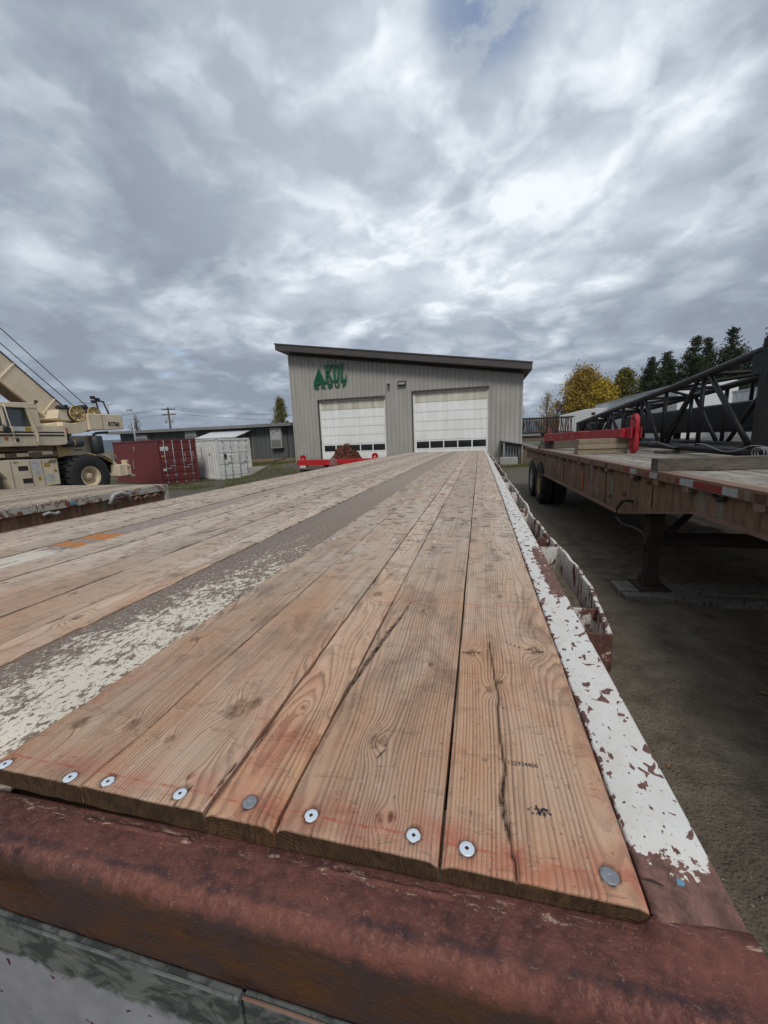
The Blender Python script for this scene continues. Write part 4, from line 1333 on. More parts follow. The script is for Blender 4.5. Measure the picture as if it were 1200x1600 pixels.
for yy in (10.6, 11.85):
    for xx, fc in ((-0.02, 1), (-0.33, 1), (-2.20, -1), (-1.89, -1)):
        wheel('tyre', None, (xx, yy, 0.51), 0.51, 0.27, 0.29, hub_white, fc, flatbed, blocks=30)
    mb = MB()
    mb.tube([(-2.05, yy, 0.51), (-0.17, yy, 0.51)], 0.07, 10)
    mb.build('axle', dark_steel, flatbed)
mb = MB()
for xx in (-1.675, -0.73):
    mb.prism([(10.0, 0.55), (12.45, 0.55), (12.3, 0.80), (10.15, 0.80)], 'x', xx - 0.06, xx + 0.06)
mb.build('bogie_frame', dark_steel, flatbed)
for xx in (-2.0, -0.3):
    mb = MB()
    mb.box(xx - 0.08, xx + 0.08, 2.42, 2.58, 0.1, 1.2)
    mb.box(xx - 0.16, xx + 0.16, 2.34, 2.66, 0.02, 0.1)
    mb.build('landing_leg', dark_steel, flatbed)

# ------------------------------------------------------------------ the rusty trailer on the right
SK = R(1.03)
OX, OY = 1.60, 2.6


def rt(lx, y):
    """world point of (across, along) on the right-hand trailer"""
    a = y - OY
    return (OX + lx * math.cos(SK) - a * math.sin(SK), OY + lx * math.sin(SK) + a * math.cos(SK))


rtr = thing('rusty_flatbed_trailer', 'rust-brown flatbed trailer on the right, carrying the black lattice boom', 'trailer', (OX, OY, 0), SK)
RZ = 1.34
TW = 2.50
FRONT, TAIL = -4.0, 10.6
for s in (0, 1):
    x0 = 0.0 if s == 0 else TW - 0.10
    mb = MB()
    # web: deep in the middle, arched over the wheels, shallow at the neck
    prof = [(FRONT, 1.08), (0.82, 1.08), (2.35, 0.785), (8.05, 0.745), (8.95, 1.06), (TAIL, 1.00), (TAIL, 1.325), (FRONT, 1.325)]
    xw = 0.055 if s == 0 else TW - 0.075
    mb.prism(prof, 'x', xw, xw + 0.014)
    mb.build('side_beam', trailer_rust, rtr, label='rusty side beam with a green paint remnant' if s == 0 else None)
    mb = MB()
    fl = prof[:6]
    for (a, b) in zip(fl[:-1], fl[1:]):
        mb.prism([(a[0], a[1] - 0.012), (b[0], b[1] - 0.012), (b[0], b[1] + 0.008), (a[0], a[1] + 0.008)], 'x', x0 + 0.0 if s == 0 else x0, x0 + 0.13 if s == 0 else x0 + 0.10)
    mb.build('bottom_flange', trailer_edge, rtr)
    mb = MB()
    mb.box(x0 if s == 0 else TW - 0.11, (0.115 if s == 0 else TW), FRONT, TAIL, RZ - 0.013, RZ + 0.001)
    mb.box(x0 if s == 0 else TW - 0.010, 0.010 if s == 0 else TW, FRONT, TAIL, RZ - 0.055, RZ - 0.013)
    mb.build('deck_edge_angle', trailer_edge, rtr)
# deck boards
xb = 0.119
k = 0
while xb < TW - 0.25:
    w = random.choice((0.17, 0.185, 0.19, 0.21))
    if xb + w > TW - 0.12:
        w = TW - 0.115 - xb
    x1 = xb + w - random.uniform(0.003, 0.008)
    mb = MB()
    n_ = 60
    zz = random.uniform(-0.004, 0.003)
    for q in range(3):
        ya = FRONT + (TAIL - FRONT) * q / 3 + (0 if q == 0 else random.uniform(-0.4, 0.4) * 0)
        yb = FRONT + (TAIL - FRONT) * (q + 1) / 3 - 0.004
        mb2 = MB()
        zq = zz + random.uniform(-0.003, 0.003)
        mb2.box(-w / 2 + 0.004, w / 2 - random.uniform(0.005, 0.010), ya, yb, RZ - 0.04 + zq, RZ - 0.003 + zq)
        o = mb2.build('deck_board', grey_deck, rtr, ((xb + x1) / 2, 0, 0), bevel=0.004)
        o['seed'] = random.random()
        o['tone'] = 0.7
    xb += w
    k += 1
# cross members under the deck
for i in range(20):
    mb = MB()
    yy = FRONT + 0.3 + i * 0.7
    if yy > TAIL - 0.2:
        break
    mb.box(0.075, TW - 0.08, yy - 0.03, yy + 0.03, RZ - 0.15, RZ - 0.045)
    mb.build('cross_member', dark_steel, rtr)
for xx in (0.85, 1.65):
    mb = MB()
    mb.box(xx - 0.06, xx + 0.06, FRONT + 0.3, TAIL - 0.1, 0.98, 1.19)
    mb.build('inner_beam', dark_steel, rtr)
# stiffeners, stake pockets and hooks along the web
for yy in (0.10, 0.93, 1.45, 2.02, 2.83, 3.45, 4.1, 4.9, 5.5, 6.1, 6.75, 7.4, 8.1, 8.9, 9.6, 10.3):
    mb = MB()
    mb.prism([(-0.05, 1.325), (0.05, 1.325), (0.05, 1.225), (0.035, 1.215), (-0.05, 1.225)], 'x', -0.004, 0.056)
    mb.build('stake_pocket', trailer_edge if random.random() < 0.4 else trailer_rust, rtr, (0, yy, 0))
mb = MB()
mb.tube([(0, 0.06, 1.30), (-0.01, 0.07, 1.24), (-0.015, 0.0, 1.215), (-0.01, -0.06, 1.24), (-0.005, -0.055, 1.275)], 0.014, 6)
hk = mb.build('hook', dark_steel, rtr, (0.045, 0.55, 0))
for yy in (1.98, 3.05, 4.2, 5.2, 6.3, 7.5, 8.4, 9.2, -0.4):
    c = hk.copy()
    COL.objects.link(c)
    c.parent = rtr
    c.location = (0.045, yy, random.uniform(-0.02, 0.0))
# welded seams in the web, small brackets
for yy in (1.62, 2.98, 5.4):
    mb = MB()
    mb.box(0.048, 0.056, yy - 0.006, yy + 0.006, 0.80 if yy > 2.3 else 0.97, 1.32)
    mb.build('weld_seam', dark_steel, rtr)
for (yy, zz) in ((2.30, 1.02), (2.75, 0.93), (1.7, 1.22)):
    mb = MB()
    mb.tube([(0.05, yy - 0.03, zz), (0.035, yy - 0.02, zz - 0.02), (0.035, yy + 0.02, zz - 0.02), (0.05, yy + 0.03, zz)], 0.006, 6)
    mb.build('cable_clip', dark_steel, rtr)
# reflector tape
for (ya, yb, m_) in ((2.05, 2.22, tape_red), (1.90, 2.05, tape_white), (1.60, 1.70, tape_red), (1.42, 1.58, tape_white), (1.02, 1.10, tape_red), (0.82, 1.02, tape_white), (0.46, 0.82, tape_red), (0.30, 0.46, tape_white)):
    mb = MB()
    mb.box(-0.0065, -0.0008, ya, yb - 0.003, RZ - 0.068, RZ - 0.016)
    mb.build('reflector_tape', m_, rtr)
mb = MB()
mb.box(-0.004, 0.0, FRONT, TAIL, RZ - 0.075, RZ - 0.0135)
mb.build('edge_plate', trailer_rust, rtr)
# orange marker strip hanging on the web
mb = MB()
mb.prism([(4.00, 0.86), (4.03, 0.86), (4.035, 0.98), (4.03, 1.12), (4.01, 1.12), (4.01, 0.98)], 'x', 0.040, 0.0435)
mb.build('orange_ribbon', tarp_orange, rtr)
# wheels
for yy in (7.85, 9.12):
    for xx, fc, rm in ((-0.02, -1, hub_yellow if yy < 8 else hub_white), (0.30, -1, hub_white), (TW - 0.02, 1, hub_white), (TW - 0.34, 1, hub_white)):
        wheel('tyre', None, (xx, yy, 0.50), 0.515, 0.28, 0.29, rm, fc, rtr, blocks=34)
    mb = MB()
    mb.tube([(0.2, yy, 0.52), (TW - 0.2, yy, 0.52)], 0.07, 10)
    mb.build('axle', dark_steel, rtr)
for xx in (0.80, 1.70):
    mb = MB()
    mb.prism([(7.3, 0.70), (7.6, 0.58), (9.4, 0.58), (9.7, 0.70), (9.7, 0.98), (7.3, 0.98)], 'x', xx - 0.05, xx + 0.05)
    mb.build('spring_hanger', dark_steel, rtr)
mb = MB()
mb.box(0.5, 0.95, 6.6, 7.0, 0.62, 0.85)
mb.build('air_tank', black_p, rtr, bevel=0.03)
# landing gear
for xx in (0.10, TW - 0.30):
    mb = MB()
    mb.box(xx, xx + 0.11, 1.72, 1.83, 0.135, 0.62)
    mb.build('landing_leg', dark_steel, rtr, bevel=0.004)
    mb = MB()
    mb.box(xx - 0.012, xx + 0.122, 1.708, 1.842, 0.60, 1.20)
    mb.build('landing_leg_sleeve', dark_steel, rtr, bevel=0.004)
    mb = MB()
    mb.box(xx - 0.09, xx + 0.20, 1.62, 1.93, 0.118, 0.135)
    mb.build('foot_plate', dark_steel, rtr)
    for q in (-1, 1):
        mb = MB()
        cx_ = xx + 0.055 + q * 0.067
        mb.prism([(1.70, 0.135), (1.88, 0.135), (1.86, 0.20), (1.80, 0.25), (1.76, 0.25), (1.72, 0.20)], 'x', cx_ - 0.006, cx_ + 0.006)
        mb.build('foot_lug', dark_steel, rtr)
mb = MB()
mb.box(0.27, TW - 0.30, 1.75, 1.81, 0.60, 0.68)
mb.build('cross_brace', dark_steel, rtr)
for (xa_, xb_) in ((0.23, 0.62), (TW - 0.35, TW - 0.72)):
    mb = MB()
    mb.tube([(xa_, 1.76, 0.62), (xb_, 1.76, 1.10)], 0.032, 6)
    mb.build('diagonal_brace', dark_steel, rtr)
mb = MB()
mb.tube([(0.27, 1.72, 0.60), (1.2, 0.0, 1.03)], 0.03, 6)
mb.tube([(TW - 0.3, 1.72, 0.60), (1.3, 0.0, 1.03)], 0.03, 6)
mb.build('long_brace', dark_steel, rtr)
# crank handle pipe
mb = MB()
mb.tube([(0.03, 1.98, 0.975), (-0.03, 2.00, 0.985), (-0.035, 2.10, 0.965), (-0.035, 2.25, 0.86), (-0.03, 2.28, 0.76), (-0.03, 2.10, 0.705), (-0.03, 1.80, 0.735), (-0.03, 1.64, 0.745), (-0.03, 1.52, 0.735), (-0.03, 1.46, 0.67), (-0.03, 1.46, 0.58)], 0.016, 8)
mb.build('crank_handle', dark_steel, rtr)

# timber pad under the landing gear: two squared timbers lying on the dirt
for (ya, yb, zb, zt, lab, x0_, x1_) in ((4.12, 4.235, -0.01, 0.095, 'near grey timber lying on the dirt under the landing leg foot', 1.42, 4.3),
                                       (4.245, 4.52, -0.01, 0.105, 'wider timber lying on the dirt behind the near one, carrying the foot plate', 1.40, 4.35)):
    mb = MB()
    mb.box(-(ya - yb) / -2, (yb - ya) / 2, x0_, x1_, zb, zt)
    o = mb.build('ground_timber', damp_wood, None, (0, 0, 0), None, 0.006)
    o.matrix_world = Matrix.Translation((0, (ya + yb) / 2, 0)) @ Matrix.Rotation(-math.pi / 2 + SK, 4, 'Z') @ Matrix.Diagonal((-1, 1, 1, 1))
    o.matrix_world = Matrix.Translation((0, (ya + yb) / 2 - 0.03, 0.012)) @ Matrix.Rotation(-math.pi / 2 + SK * 0.5, 4, 'Z')
    o['seed'] = random.random()
    o['tone'] = 0.5
    tag(o, lab, 'timber', 'timbers under the landing gear')


def timber(x0, y0, x1, y1, w, z0, z1, lab, mat, group, name='timber', seed=None):
    """squared timber from (x0,y0) to (x1,y1), width w to its left"""
    L = math.hypot(x1 - x0, y1 - y0)
    a = math.atan2(y1 - y0, x1 - x0) - math.pi / 2
    mb = MB()
    n_ = 6
    for_pts = []
    mb.box(-w / 2, w / 2, 0, L, z0, z1)
    o = mb.build(name, mat, None, (x0, y0, 0), (0, 0, a), 0.005)
    o['seed'] = random.random() if seed is None else seed
    o['tone'] = random.uniform(0.3, 0.7)
    return tag(o, lab, 'timber', group)


# one weathered 6x6 lying across the near deck
timber(1.575, 4.115, 3.65, 4.22, 0.13, RZ + 0.001, RZ + 0.115, 'long cracked grey timber lying alone across the near part of the rusty trailer', old_wood, None, 'weathered_timber', 0.37)
# cribbing under the red beam: three layers, two per layer
cz = RZ + 0.001
for lay in range(3):
    h_ = 0.085
    for q in range(2):
        ysh = 7.47 + q * 0.17 + random.uniform(-0.01, 0.01)
        xsh = random.uniform(-0.015, 0.015)
        timber(1.665 + xsh, ysh, 2.44 + xsh, ysh + 0.01, 0.155, cz + lay * h_, cz + (lay + 1) * h_ - 0.003,
               '%s %s block of the pale cribbing stack under the plate end of the red beam' % (('bottom', 'middle', 'top')[lay], ('front', 'rear')[q]), crib_wood, 'cribbing under the red beam', 'crib_block')
for lay in range(2):
    for q in range(2):
        timber(1.50 + 0.05 * lay, 10.75 + q * 0.2, 2.55 - 0.03 * lay, 10.80 + q * 0.2, 0.16, cz + lay * 0.09, cz + (lay + 1) * 0.09 - 0.003,
               '%s %s block of the dark low stack under the far end of the red beam' % (('lower', 'upper')[lay], ('front', 'rear')[q]), old_wood, 'cribbing under the red beam', 'crib_block')

# the red spreader beam
A = Vector((2.42, 7.32, 1.598))
B = Vector((1.70, 10.75, 1.525))
Lb = (B - A).length
rotm = (B - A).to_track_quat('Y', 'Z').to_matrix().to_4x4()
rb = thing('red_spreader_beam', 'red steel spreader beam with an oval end plate, resting on wooden cribbing on the rusty trailer', 'spreader beam')
rb.matrix_world = Matrix.Translation(A) @ rotm
mb = MB()
mb.box(-0.10, 0.10, 0.06, Lb * 0.46, 0.0, 0.155)
mb.build('inner_tube', beam_red, rb, bevel=0.008)
mb = MB()
mb.box(-0.11, 0.11, Lb * 0.46, Lb, -0.006, 0.172)
mb.build('outer_sleeve', beam_red, rb, bevel=0.008)
mb = MB()
el = [(0.17 * math.sin(t) * (0.62 + 0.38 * abs(math.cos(t))), 0.04 + 0.315 * math.cos(t)) for t in [2 * math.pi * k / 28 for k in range(28)]]
mb.prism([(v_, u_) for u_, v_ in []] or [(u_ * 0.72 - 0.10, v_) for u_, v_ in el], 'x', -0.03, 0.03)
mb.build('end_plate', beam_red, rb, (0, 0, 0.02))
for zz in (0.29, -0.165):
    mb = MB()
    mb.lathe([(0.052, -0.040), (0.052, 0.040), (0.028, 0.040), (0.028, -0.040), (0.052, -0.040)], 'x', 20, (0, -0.12, zz), closed=True)
    mb.build('shackle_eye', beam_red, rb)
    mb = MB()
    mb.lathe([(0.0275, -0.034), (0.0275, -0.0325), (0.0001, -0.0325)], 'x', 20, (0, -0.12, zz), closed=True)
    mb.build('eye_bore_shade', black_hole, rb)
for q in (-1, 1):
    mb = MB()
    mb.box(0.075 * q - 0.012, 0.075 * q + 0.012, -0.16, -0.02, -0.01, 0.165)
    mb.build('cheek_plate', beam_red, rb, bevel=0.003)
mb = MB()
mb.box(-0.15, 0.15, -0.01, 0.07, 0.0, 0.155)
mb.build('end_collar', beam_red, rb, bevel=0.006)
for k in range(11):
    yy = Lb * (0.50 + 0.042 * k)
    mb = MB()
    big_ = k in (1, 5, 9)
    mb.lathe([(0.020 if big_ else 0.013, -0.1145), (0.020 if big_ else 0.013, -0.1125), (0.0001, -0.1125)], 'x', 12, (0, yy, 0.085), closed=True)
    mb.build('pin_hole_shade' if not big_ else 'pin', black_hole if not big_ else crane_yellow, rb)
mb = MB()
mb.box(-0.02, 0.02, Lb - 0.05, Lb - 0.02, 0.17, 0.34)
mb.build('upright_lug', beam_red, rb, bevel=0.006)

# black lattice boom section lying on the trailer, tapering away
lb = thing('lattice_boom_section', 'black tubular lattice crane boom section lying on the rusty trailer, tapering towards the far end', 'boom section')


def lerp(a, b, t):
    return tuple(a[i] + (b[i] - a[i]) * t for i in range(3))


YN, YF = 4.72, 13.7
BL0, BL1 = (3.00, YN, 1.405), (3.02, YF, 1.52)
TL0, TL1 = (3.00, YN, 2.60), (3.02, YF, 1.985)
BR0, BR1 = (3.98, YN + 0.03, 1.405), (3.60, YF, 1.52)
TR0, TR1 = (3.98, YN + 0.03, 2.60), (3.60, YF, 1.985)
KN = 6.55


def topz(y):
    if y <= 7.5:
        return 2.56 + (2.355 - 2.56) * (y - YN) / (7.5 - YN)
    return 2.355 + (1.985 - 2.355) * (y - 7.5) / (YF - 7.5)


def cp(side, lvl, y):
    t = (y - YN) / (YF - YN)
    if lvl == 'b':
        p = lerp(BL0, BL1, t) if side == 'l' else lerp(BR0, BR1, t)
        return (p[0], y, p[2])
    p = lerp(TL0, TL1, t) if side == 'l' else lerp(TR0, TR1, t)
    return (p[0], y, topz(y))


for sd_, lv, rr_ in (('l', 't', 0.050), ('r', 't', 0.050), ('l', 'b', 0.050), ('r', 'b', 0.050)):
    mb = MB()
    mb.tube([cp(sd_, lv, y) for y in (YN, 5.5, 6.5, 7.5, 9, 11, YF)], rr_, 14)
    mb.build('chord', boom_black, lb)
ypost = [5.20, 6.50, 7.62, 8.62, 9.62, 10.62, 11.62, 12.62, 13.6]
for i, y in enumerate(ypost):
    for sd_ in 'lr':
        mb = MB()
        if i == 0:
            p, q = cp(sd_, 'b', y), cp(sd_, 't', y)
            mb.box(p[0] - 0.06, p[0] + 0.06, y - 0.06, y + 0.06, p[2], q[2])
        else:
            mb.tube([cp(sd_, 'b', y), cp(sd_, 't', y)], 0.030, 8)
        mb.build('post', boom_black, lb)
    for lv in 'bt':
        mb = MB()
        mb.tube([cp('l', lv, y), cp('r', lv, y)], 0.026, 8)
        mb.build('cross_strut', boom_black, lb)
for i in range(len(ypost) - 1):
    a, b = ypost[i], ypost[i + 1]
    for sd_ in 'lr':
        mb = MB()
        if i % 2 == 0:
            mb.tube([cp(sd_, 'b', a + 0.10), cp(sd_, 't', b - 0.10)], 0.032, 8)
        else:
            mb.tube([cp(sd_, 't', a + 0.12), cp(sd_, 'b', b - 0.12)], 0.032, 8)
        mb.build('diagonal', boom_black, lb)
    for lv in 'bt':
        mb = MB()
        if i % 2 == 0:
            mb.tube([cp('l', lv, a), cp('r', lv, b)], 0.024, 8)
        else:
            mb.tube([cp('r', lv, a), cp('l', lv, b)], 0.024, 8)
        mb.build('lacing', boom_black, lb)
# foot end plates and the connector at the near end
for sd_ in 'lr':
    p = cp(sd_, 't', YN)
    mb = MB()
    mb.box(p[0] - 0.055, p[0] + 0.055, YN - 0.05, YN + 0.55, p[2] - 0.02, p[2] + 0.075)
    mb.build('connector_plate', boom_black, lb, bevel=0.01)
    mb = MB()
    mb.box(p[0] - 0.012 - 0.05, p[0] - 0.05, 5.05, 5.40, topz(5.2) - 0.26, topz(5.2) - 0.04)
    mb.build('gusset', boom_black, lb)
mb = MB()
p = cp('l', 't', 13.5)
mb.box(3.0, 3.62, 13.4, 13.85, 1.50, 2.0)
mb.build('head_block', boom_black, lb, bevel=0.03)
mb = MB()
mb.lathe([(0.17, -0.05), (0.20, -0.03), (0.16, 0.0), (0.20, 0.03), (0.17, 0.05)], 'x', 24, (3.1, 13.1, 1.83))
mb.build('sheave', black_p, lb)
mb = MB()
mb.box(2.98, 3.03, 5.5, 5.56, topz(5.5) + 0.046, topz(5.5) + 0.052)
mb.build('pale_label', decal_w, lb)
# dunnage under the boom
for k, y in enumerate((5.1, 7.1, 9.2, 11.2)):
    zb_ = 1.405 + (y - YN) / (YF - YN) * 0.115 - 0.052
    timber(2.72, y, 4.02, y + 0.02, 0.12, RZ + 0.001, max(zb_, RZ + 0.02), ('nearest', 'second nearest', 'third', 'furthest')[k] + ' low timber under the black lattice boom, on the rusty trailer', old_wood, 'dunnage under the lattice boom', 'dunnage')
# wire cable looped on the boom's lower chord
mb = MB()
pts = []
for k in range(60):
    t = k / 59
    y = 4.9 + 3.0 * t
    zc_ = cp('l', 'b', y)[2]
    pts.append((2.955 - 0.03 * math.sin(t * 9), y, zc_ + 0.035 + 0.035 * math.sin(t * 14 + 1) + 0.03 * math.exp(-((t - 0.1) / 0.06) ** 2)))
mb.tube(pts, 0.0055, 6)
for q in range(3):
    mb.tube([(2.93 - 0.01 * q, 5.0 + 0.10 * math.cos(a) + 0.03 * q, 1.43 + 0.055 * math.sin(a)) for a in [2 * math.pi * k / 20 for k in range(21)]], 0.0055, 6, cap=False)
o = mb.build('wire_cable', cable_m)
tag(o, 'thin pale cable looped along the lower tube of the black lattice boom', 'cable')

# black box-section beam behind the boom, on stands
bb = thing('box_boom', 'large black box-section beam standing on dark stands behind the lattice boom', 'steel beam', (4.42, 2.5, 0))
mb = MB()
mb.prism([(0.0, 1.66), (0.0, 2.115), (0.03, 2.14), (0.42, 2.14), (0.45, 2.115), (0.45, 1.66)], 'y', 0.0, 11.5)
mb.build('box_section', box_black, bb, bevel=0.01)
mb = MB()
mb.box(-0.035, 0.485, 0.0, 11.5, 1.615, 1.655)
mb.build('bottom_flange', box_black, bb)
for yy in (0.6, 4.6, 8.8, 11.0):
    mb = MB()
    mb.box(0.02, 0.14, yy, yy + 0.12, 0.08, 1.613)
    mb.box(0.31, 0.43, yy, yy + 0.12, 0.08, 1.613)
    mb.box(-0.15, 0.60, yy - 0.05, yy + 0.17, -0.02, 0.08)
    mb.build('stand', box_black, bb)
for yy in (5.4, 7.4):
    mb = MB()
    mb.tube([(0.16, yy, 2.10), (0.16, yy, 2.42), (0.16, yy + 0.16, 2.50), (0.16, yy + 0.30, 2.50), (0.16, yy + 0.42, 2.42), (0.16, yy + 0.42, 2.10)], 0.03, 8)
    mb.build('handle_loop', box_black, bb)
mb = MB()
mb.box(0.02, 0.40, 4.1, 5.2, 2.142, 2.75)
mb.build('winch_housing', box_black, bb, bevel=0.03)
mb = MB()
mb.box(-0.02, 0.1, 4.5, 4.66, 2.142, 2.24)
mb.build('yellow_bracket', decal_y, bb)
# a second flat trailer further right seen between the tubes
t3 = thing('flat_deck_trailer', 'low dark flat trailer with tyres seen in the gap under the black box beam', 'trailer', (5.6, 3.0, 0))
mb = MB()
mb.box(0, 2.4, 0, 13.5, 1.05, 1.32)
mb.build('trailer_frame', dark_steel, t3)
mb = MB()
mb.box(-0.02, 2.42, 0, 13.5, 1.323, 1.36)
mb.build('deck', old_wood, t3)
for yy in (9.2, 10.4, 11.6):
    for xx, fc in ((-0.02, -1), (2.42, 1)):
        wheel('tyre', None, (xx, yy, 0.50), 0.515, 0.30, 0.29, hub_white, fc, t3, blocks=30)
    mb = MB()
    mb.box(0.0, 2.4, yy - 0.05, yy + 0.05, 0.46, 1.05)
    mb.build('axle', dark_steel, t3)
for yy in (1.2,):
    mb = MB()
    mb.box(0.3, 0.45, yy, yy + 0.15, -0.01, 1.05)
    mb.box(1.95, 2.1, yy, yy + 0.15, -0.01, 1.05)
    mb.build('landing_leg', dark_steel, t3)
# spare tyres lying on it
tlab = ('tyre lying flat on the far dark trailer, nearest of the row', 'tyre lying flat on the far dark trailer, second of the row', 'tyre lying flat on the far dark trailer, last of the row')
for k in range(3):
    mb = tyre_mesh('loose_tyre', 0.48, 0.26, 0.27, 28, 0.014)
    o = mb.build('loose_tyre', tyre_m, None, (6.2 + 0.1 * k, 6.6 + 1.1 * k, 1.363), (0, -math.pi / 2, 0))
    tag(o, tlab[k], 'tyre', 'tyres on the far dark trailer')
    mb2 = MB()
    mb2.lathe([(0.285, 0.03), (0.285, 0.22), (0.27, 0.22), (0.27, 0.03), (0.285, 0.03)], 'x', 24, closed=True)
    mb2.build('bead', black_p, o)

# ------------------------------------------------------------------ the grey trailer on the left
lt = thing('grey_flatbed_trailer', 'flatbed trailer on the left with rusty pale grey side, in front of the crane', 'trailer', (-5.72, -4.0, 0))
LE, LTOP = 10.15, 1.05      # length, deck height
xb = -3.1
k = 0
while xb < -0.06:
    w = 0.19
    w = min(w, -0.045 - xb)
    if w < 0.06:
        break
    for q in range(2):
        mb = MB()
        zq = random.uniform(-0.003, 0.003)
        ya = 0.02 + q * LE / 2
        mb.box(-w / 2 + 0.005, w / 2 - 0.007, ya, ya + LE / 2 - 0.03, LTOP - 0.04 + zq, LTOP + zq)
        o = mb.build('deck_board', pale_deck, lt, (xb + w / 2, 0, 0), bevel=0.003)
        o['seed'] = random.random()
        o['tone'] = 0.35
    xb += w
ysec = [0, 1.2, 2.6, 4.0, 5.35, 6.7, 7.9, 9.05, LE]
for i, (a, b) in enumerate(zip(ysec[:-1], ysec[1:])):
    mb = MB()
    mb.box(-0.04, 0.0, a + 0.006, b - 0.006, LTOP - 0.115, LTOP - 0.004)
    mb.build('side_rail', side_grey if i > 5 else trailer_edge if i == 0 else side_grey, lt, bevel=0.006)
mb = MB()
mb.box(-0.10, -0.06, 0.0, LE, LTOP - 0.30, LTOP - 0.10)
mb.build('outer_beam', trailer_rust, lt)
mb = MB()
mb.box(-3.12, 0.0, LE - 0.03, LE + 0.03, LTOP - 0.30, LTOP - 0.005)
mb.build('end_beam', side_grey, lt)
for i in range(16):
    mb = MB()
    yy = 0.3 + i * 0.63
    mb.prism([(yy - 0.02, LTOP - 0.12), (yy + 0.02, LTOP - 0.12), (yy + 0.015, LTOP - 0.28), (yy - 0.015, LTOP - 0.28)], 'x', -0.06, -0.045)
    mb.build('stiffener', trailer_edge, lt)
mb = MB()
mb.tube([(0.005, 8.95, LTOP - 0.18), (0.04, 9.0, LTOP - 0.04), (0.045, 9.12, LTOP - 0.02), (0.05, 9.26, LTOP - 0.06), (0.02, 9.30, LTOP - 0.19)], 0.032, 8)
mb.build('winch_arm', tape_white, lt)
for yy in (9.05, 9.45, 9.65, 9.85):
    mb = MB()
    mb.tube([(0.01, yy - 0.05, LTOP - 0.18), (0.03, yy, LTOP - 0.14), (0.03, yy + 0.06, LTOP - 0.17), (0.01, yy + 0.08, LTOP - 0.20)], 0.018, 6)
    mb.build('tie_ring', trailer_edge, lt)
mb = MB()
mb.tube([(0.0, 7.95, LTOP - 0.16), (0.02, 8.02, LTOP - 0.14), (0.02, 8.1, LTOP - 0.17), (0.0, 8.16, LTOP - 0.16)], 0.022, 6)
mb.build('tie_ring', tape_white, lt)
mb = MB()
mb.box(-0.001, 0.010, 8.34, 8.42, LTOP - 0.085, LTOP - 0.035)
mb.build('side_lamp', blue_m, lt)
for xx in (-2.3, -0.9):
    mb = MB()
    mb.box(xx - 0.07, xx + 0.07, 0.2, LE - 0.1, 0.62, LTOP - 0.05)
    mb.build('main_beam', dark_steel, lt)
for yy in (1.6, 2.9):
    for xx, fc in ((-0.05, 1), (-3.05, -1)):
        wheel('tyre', None, (xx, yy, 0.47), 0.42, 0.30, 0.22, hub_white, fc, lt, blocks=28)
    mb = MB()
    mb.tube([(-2.9, yy, 0.47), (-0.2, yy, 0.47)], 0.06, 8)
    mb.build('axle', dark_steel, lt)
for xx in (-2.6, -0.5):
    mb = MB()
    mb.box(xx - 0.08, xx + 0.08, 7.5, 7.66, 0.0, 0.75)
    mb.build('landing_leg', dark_steel, lt)

# ------------------------------------------------------------------ the crane
CX = -16.6
cr = thing('rough_terrain_crane', 'tan rough-terrain crane with big black tyres and raised boom, on the left', 'crane', (-18.1, 12.0, -0.35))


def cw(mb, name, mat, bevel=0.0, label=None, parent=None):
    """parts are written in world coordinates; shift them into the crane"""
    par = parent or cr
    o = mb.build(name, mat, par, None, None, bevel, label)
    o.matrix_parent_inverse = cr.matrix_basis.inverted() if par is cr else Matrix.Identity(4)
    return o


cr.matrix_basis = Matrix.Translation((-18.1, 12.0, -0.35))
for yy in (13.68, 9.25):
    for xx, fc in ((-16.55, 1), (-19.65, -1)):
        t_ = wheel('wheel', None, (xx + 18.1, yy - 12.0, 0.62 + 0.35), 0.94, 0.74, 0.45, crane_rim, fc, cr, blocks=22, lug=0.06, deep=True)
        t_.name = 'wheel'
    mb = MB()
    mb.box(-19.0, -17.2, yy - 0.18, yy + 0.18, 0.42, 0.82)
    cw(mb, 'axle', crane_shade, 0.05)
mb = MB()
mb.box(-18.7, -17.45, 7.6, 15.6, 0.75, 1.30)
cw(mb, 'chassis_frame', crane_shade, 0.03)
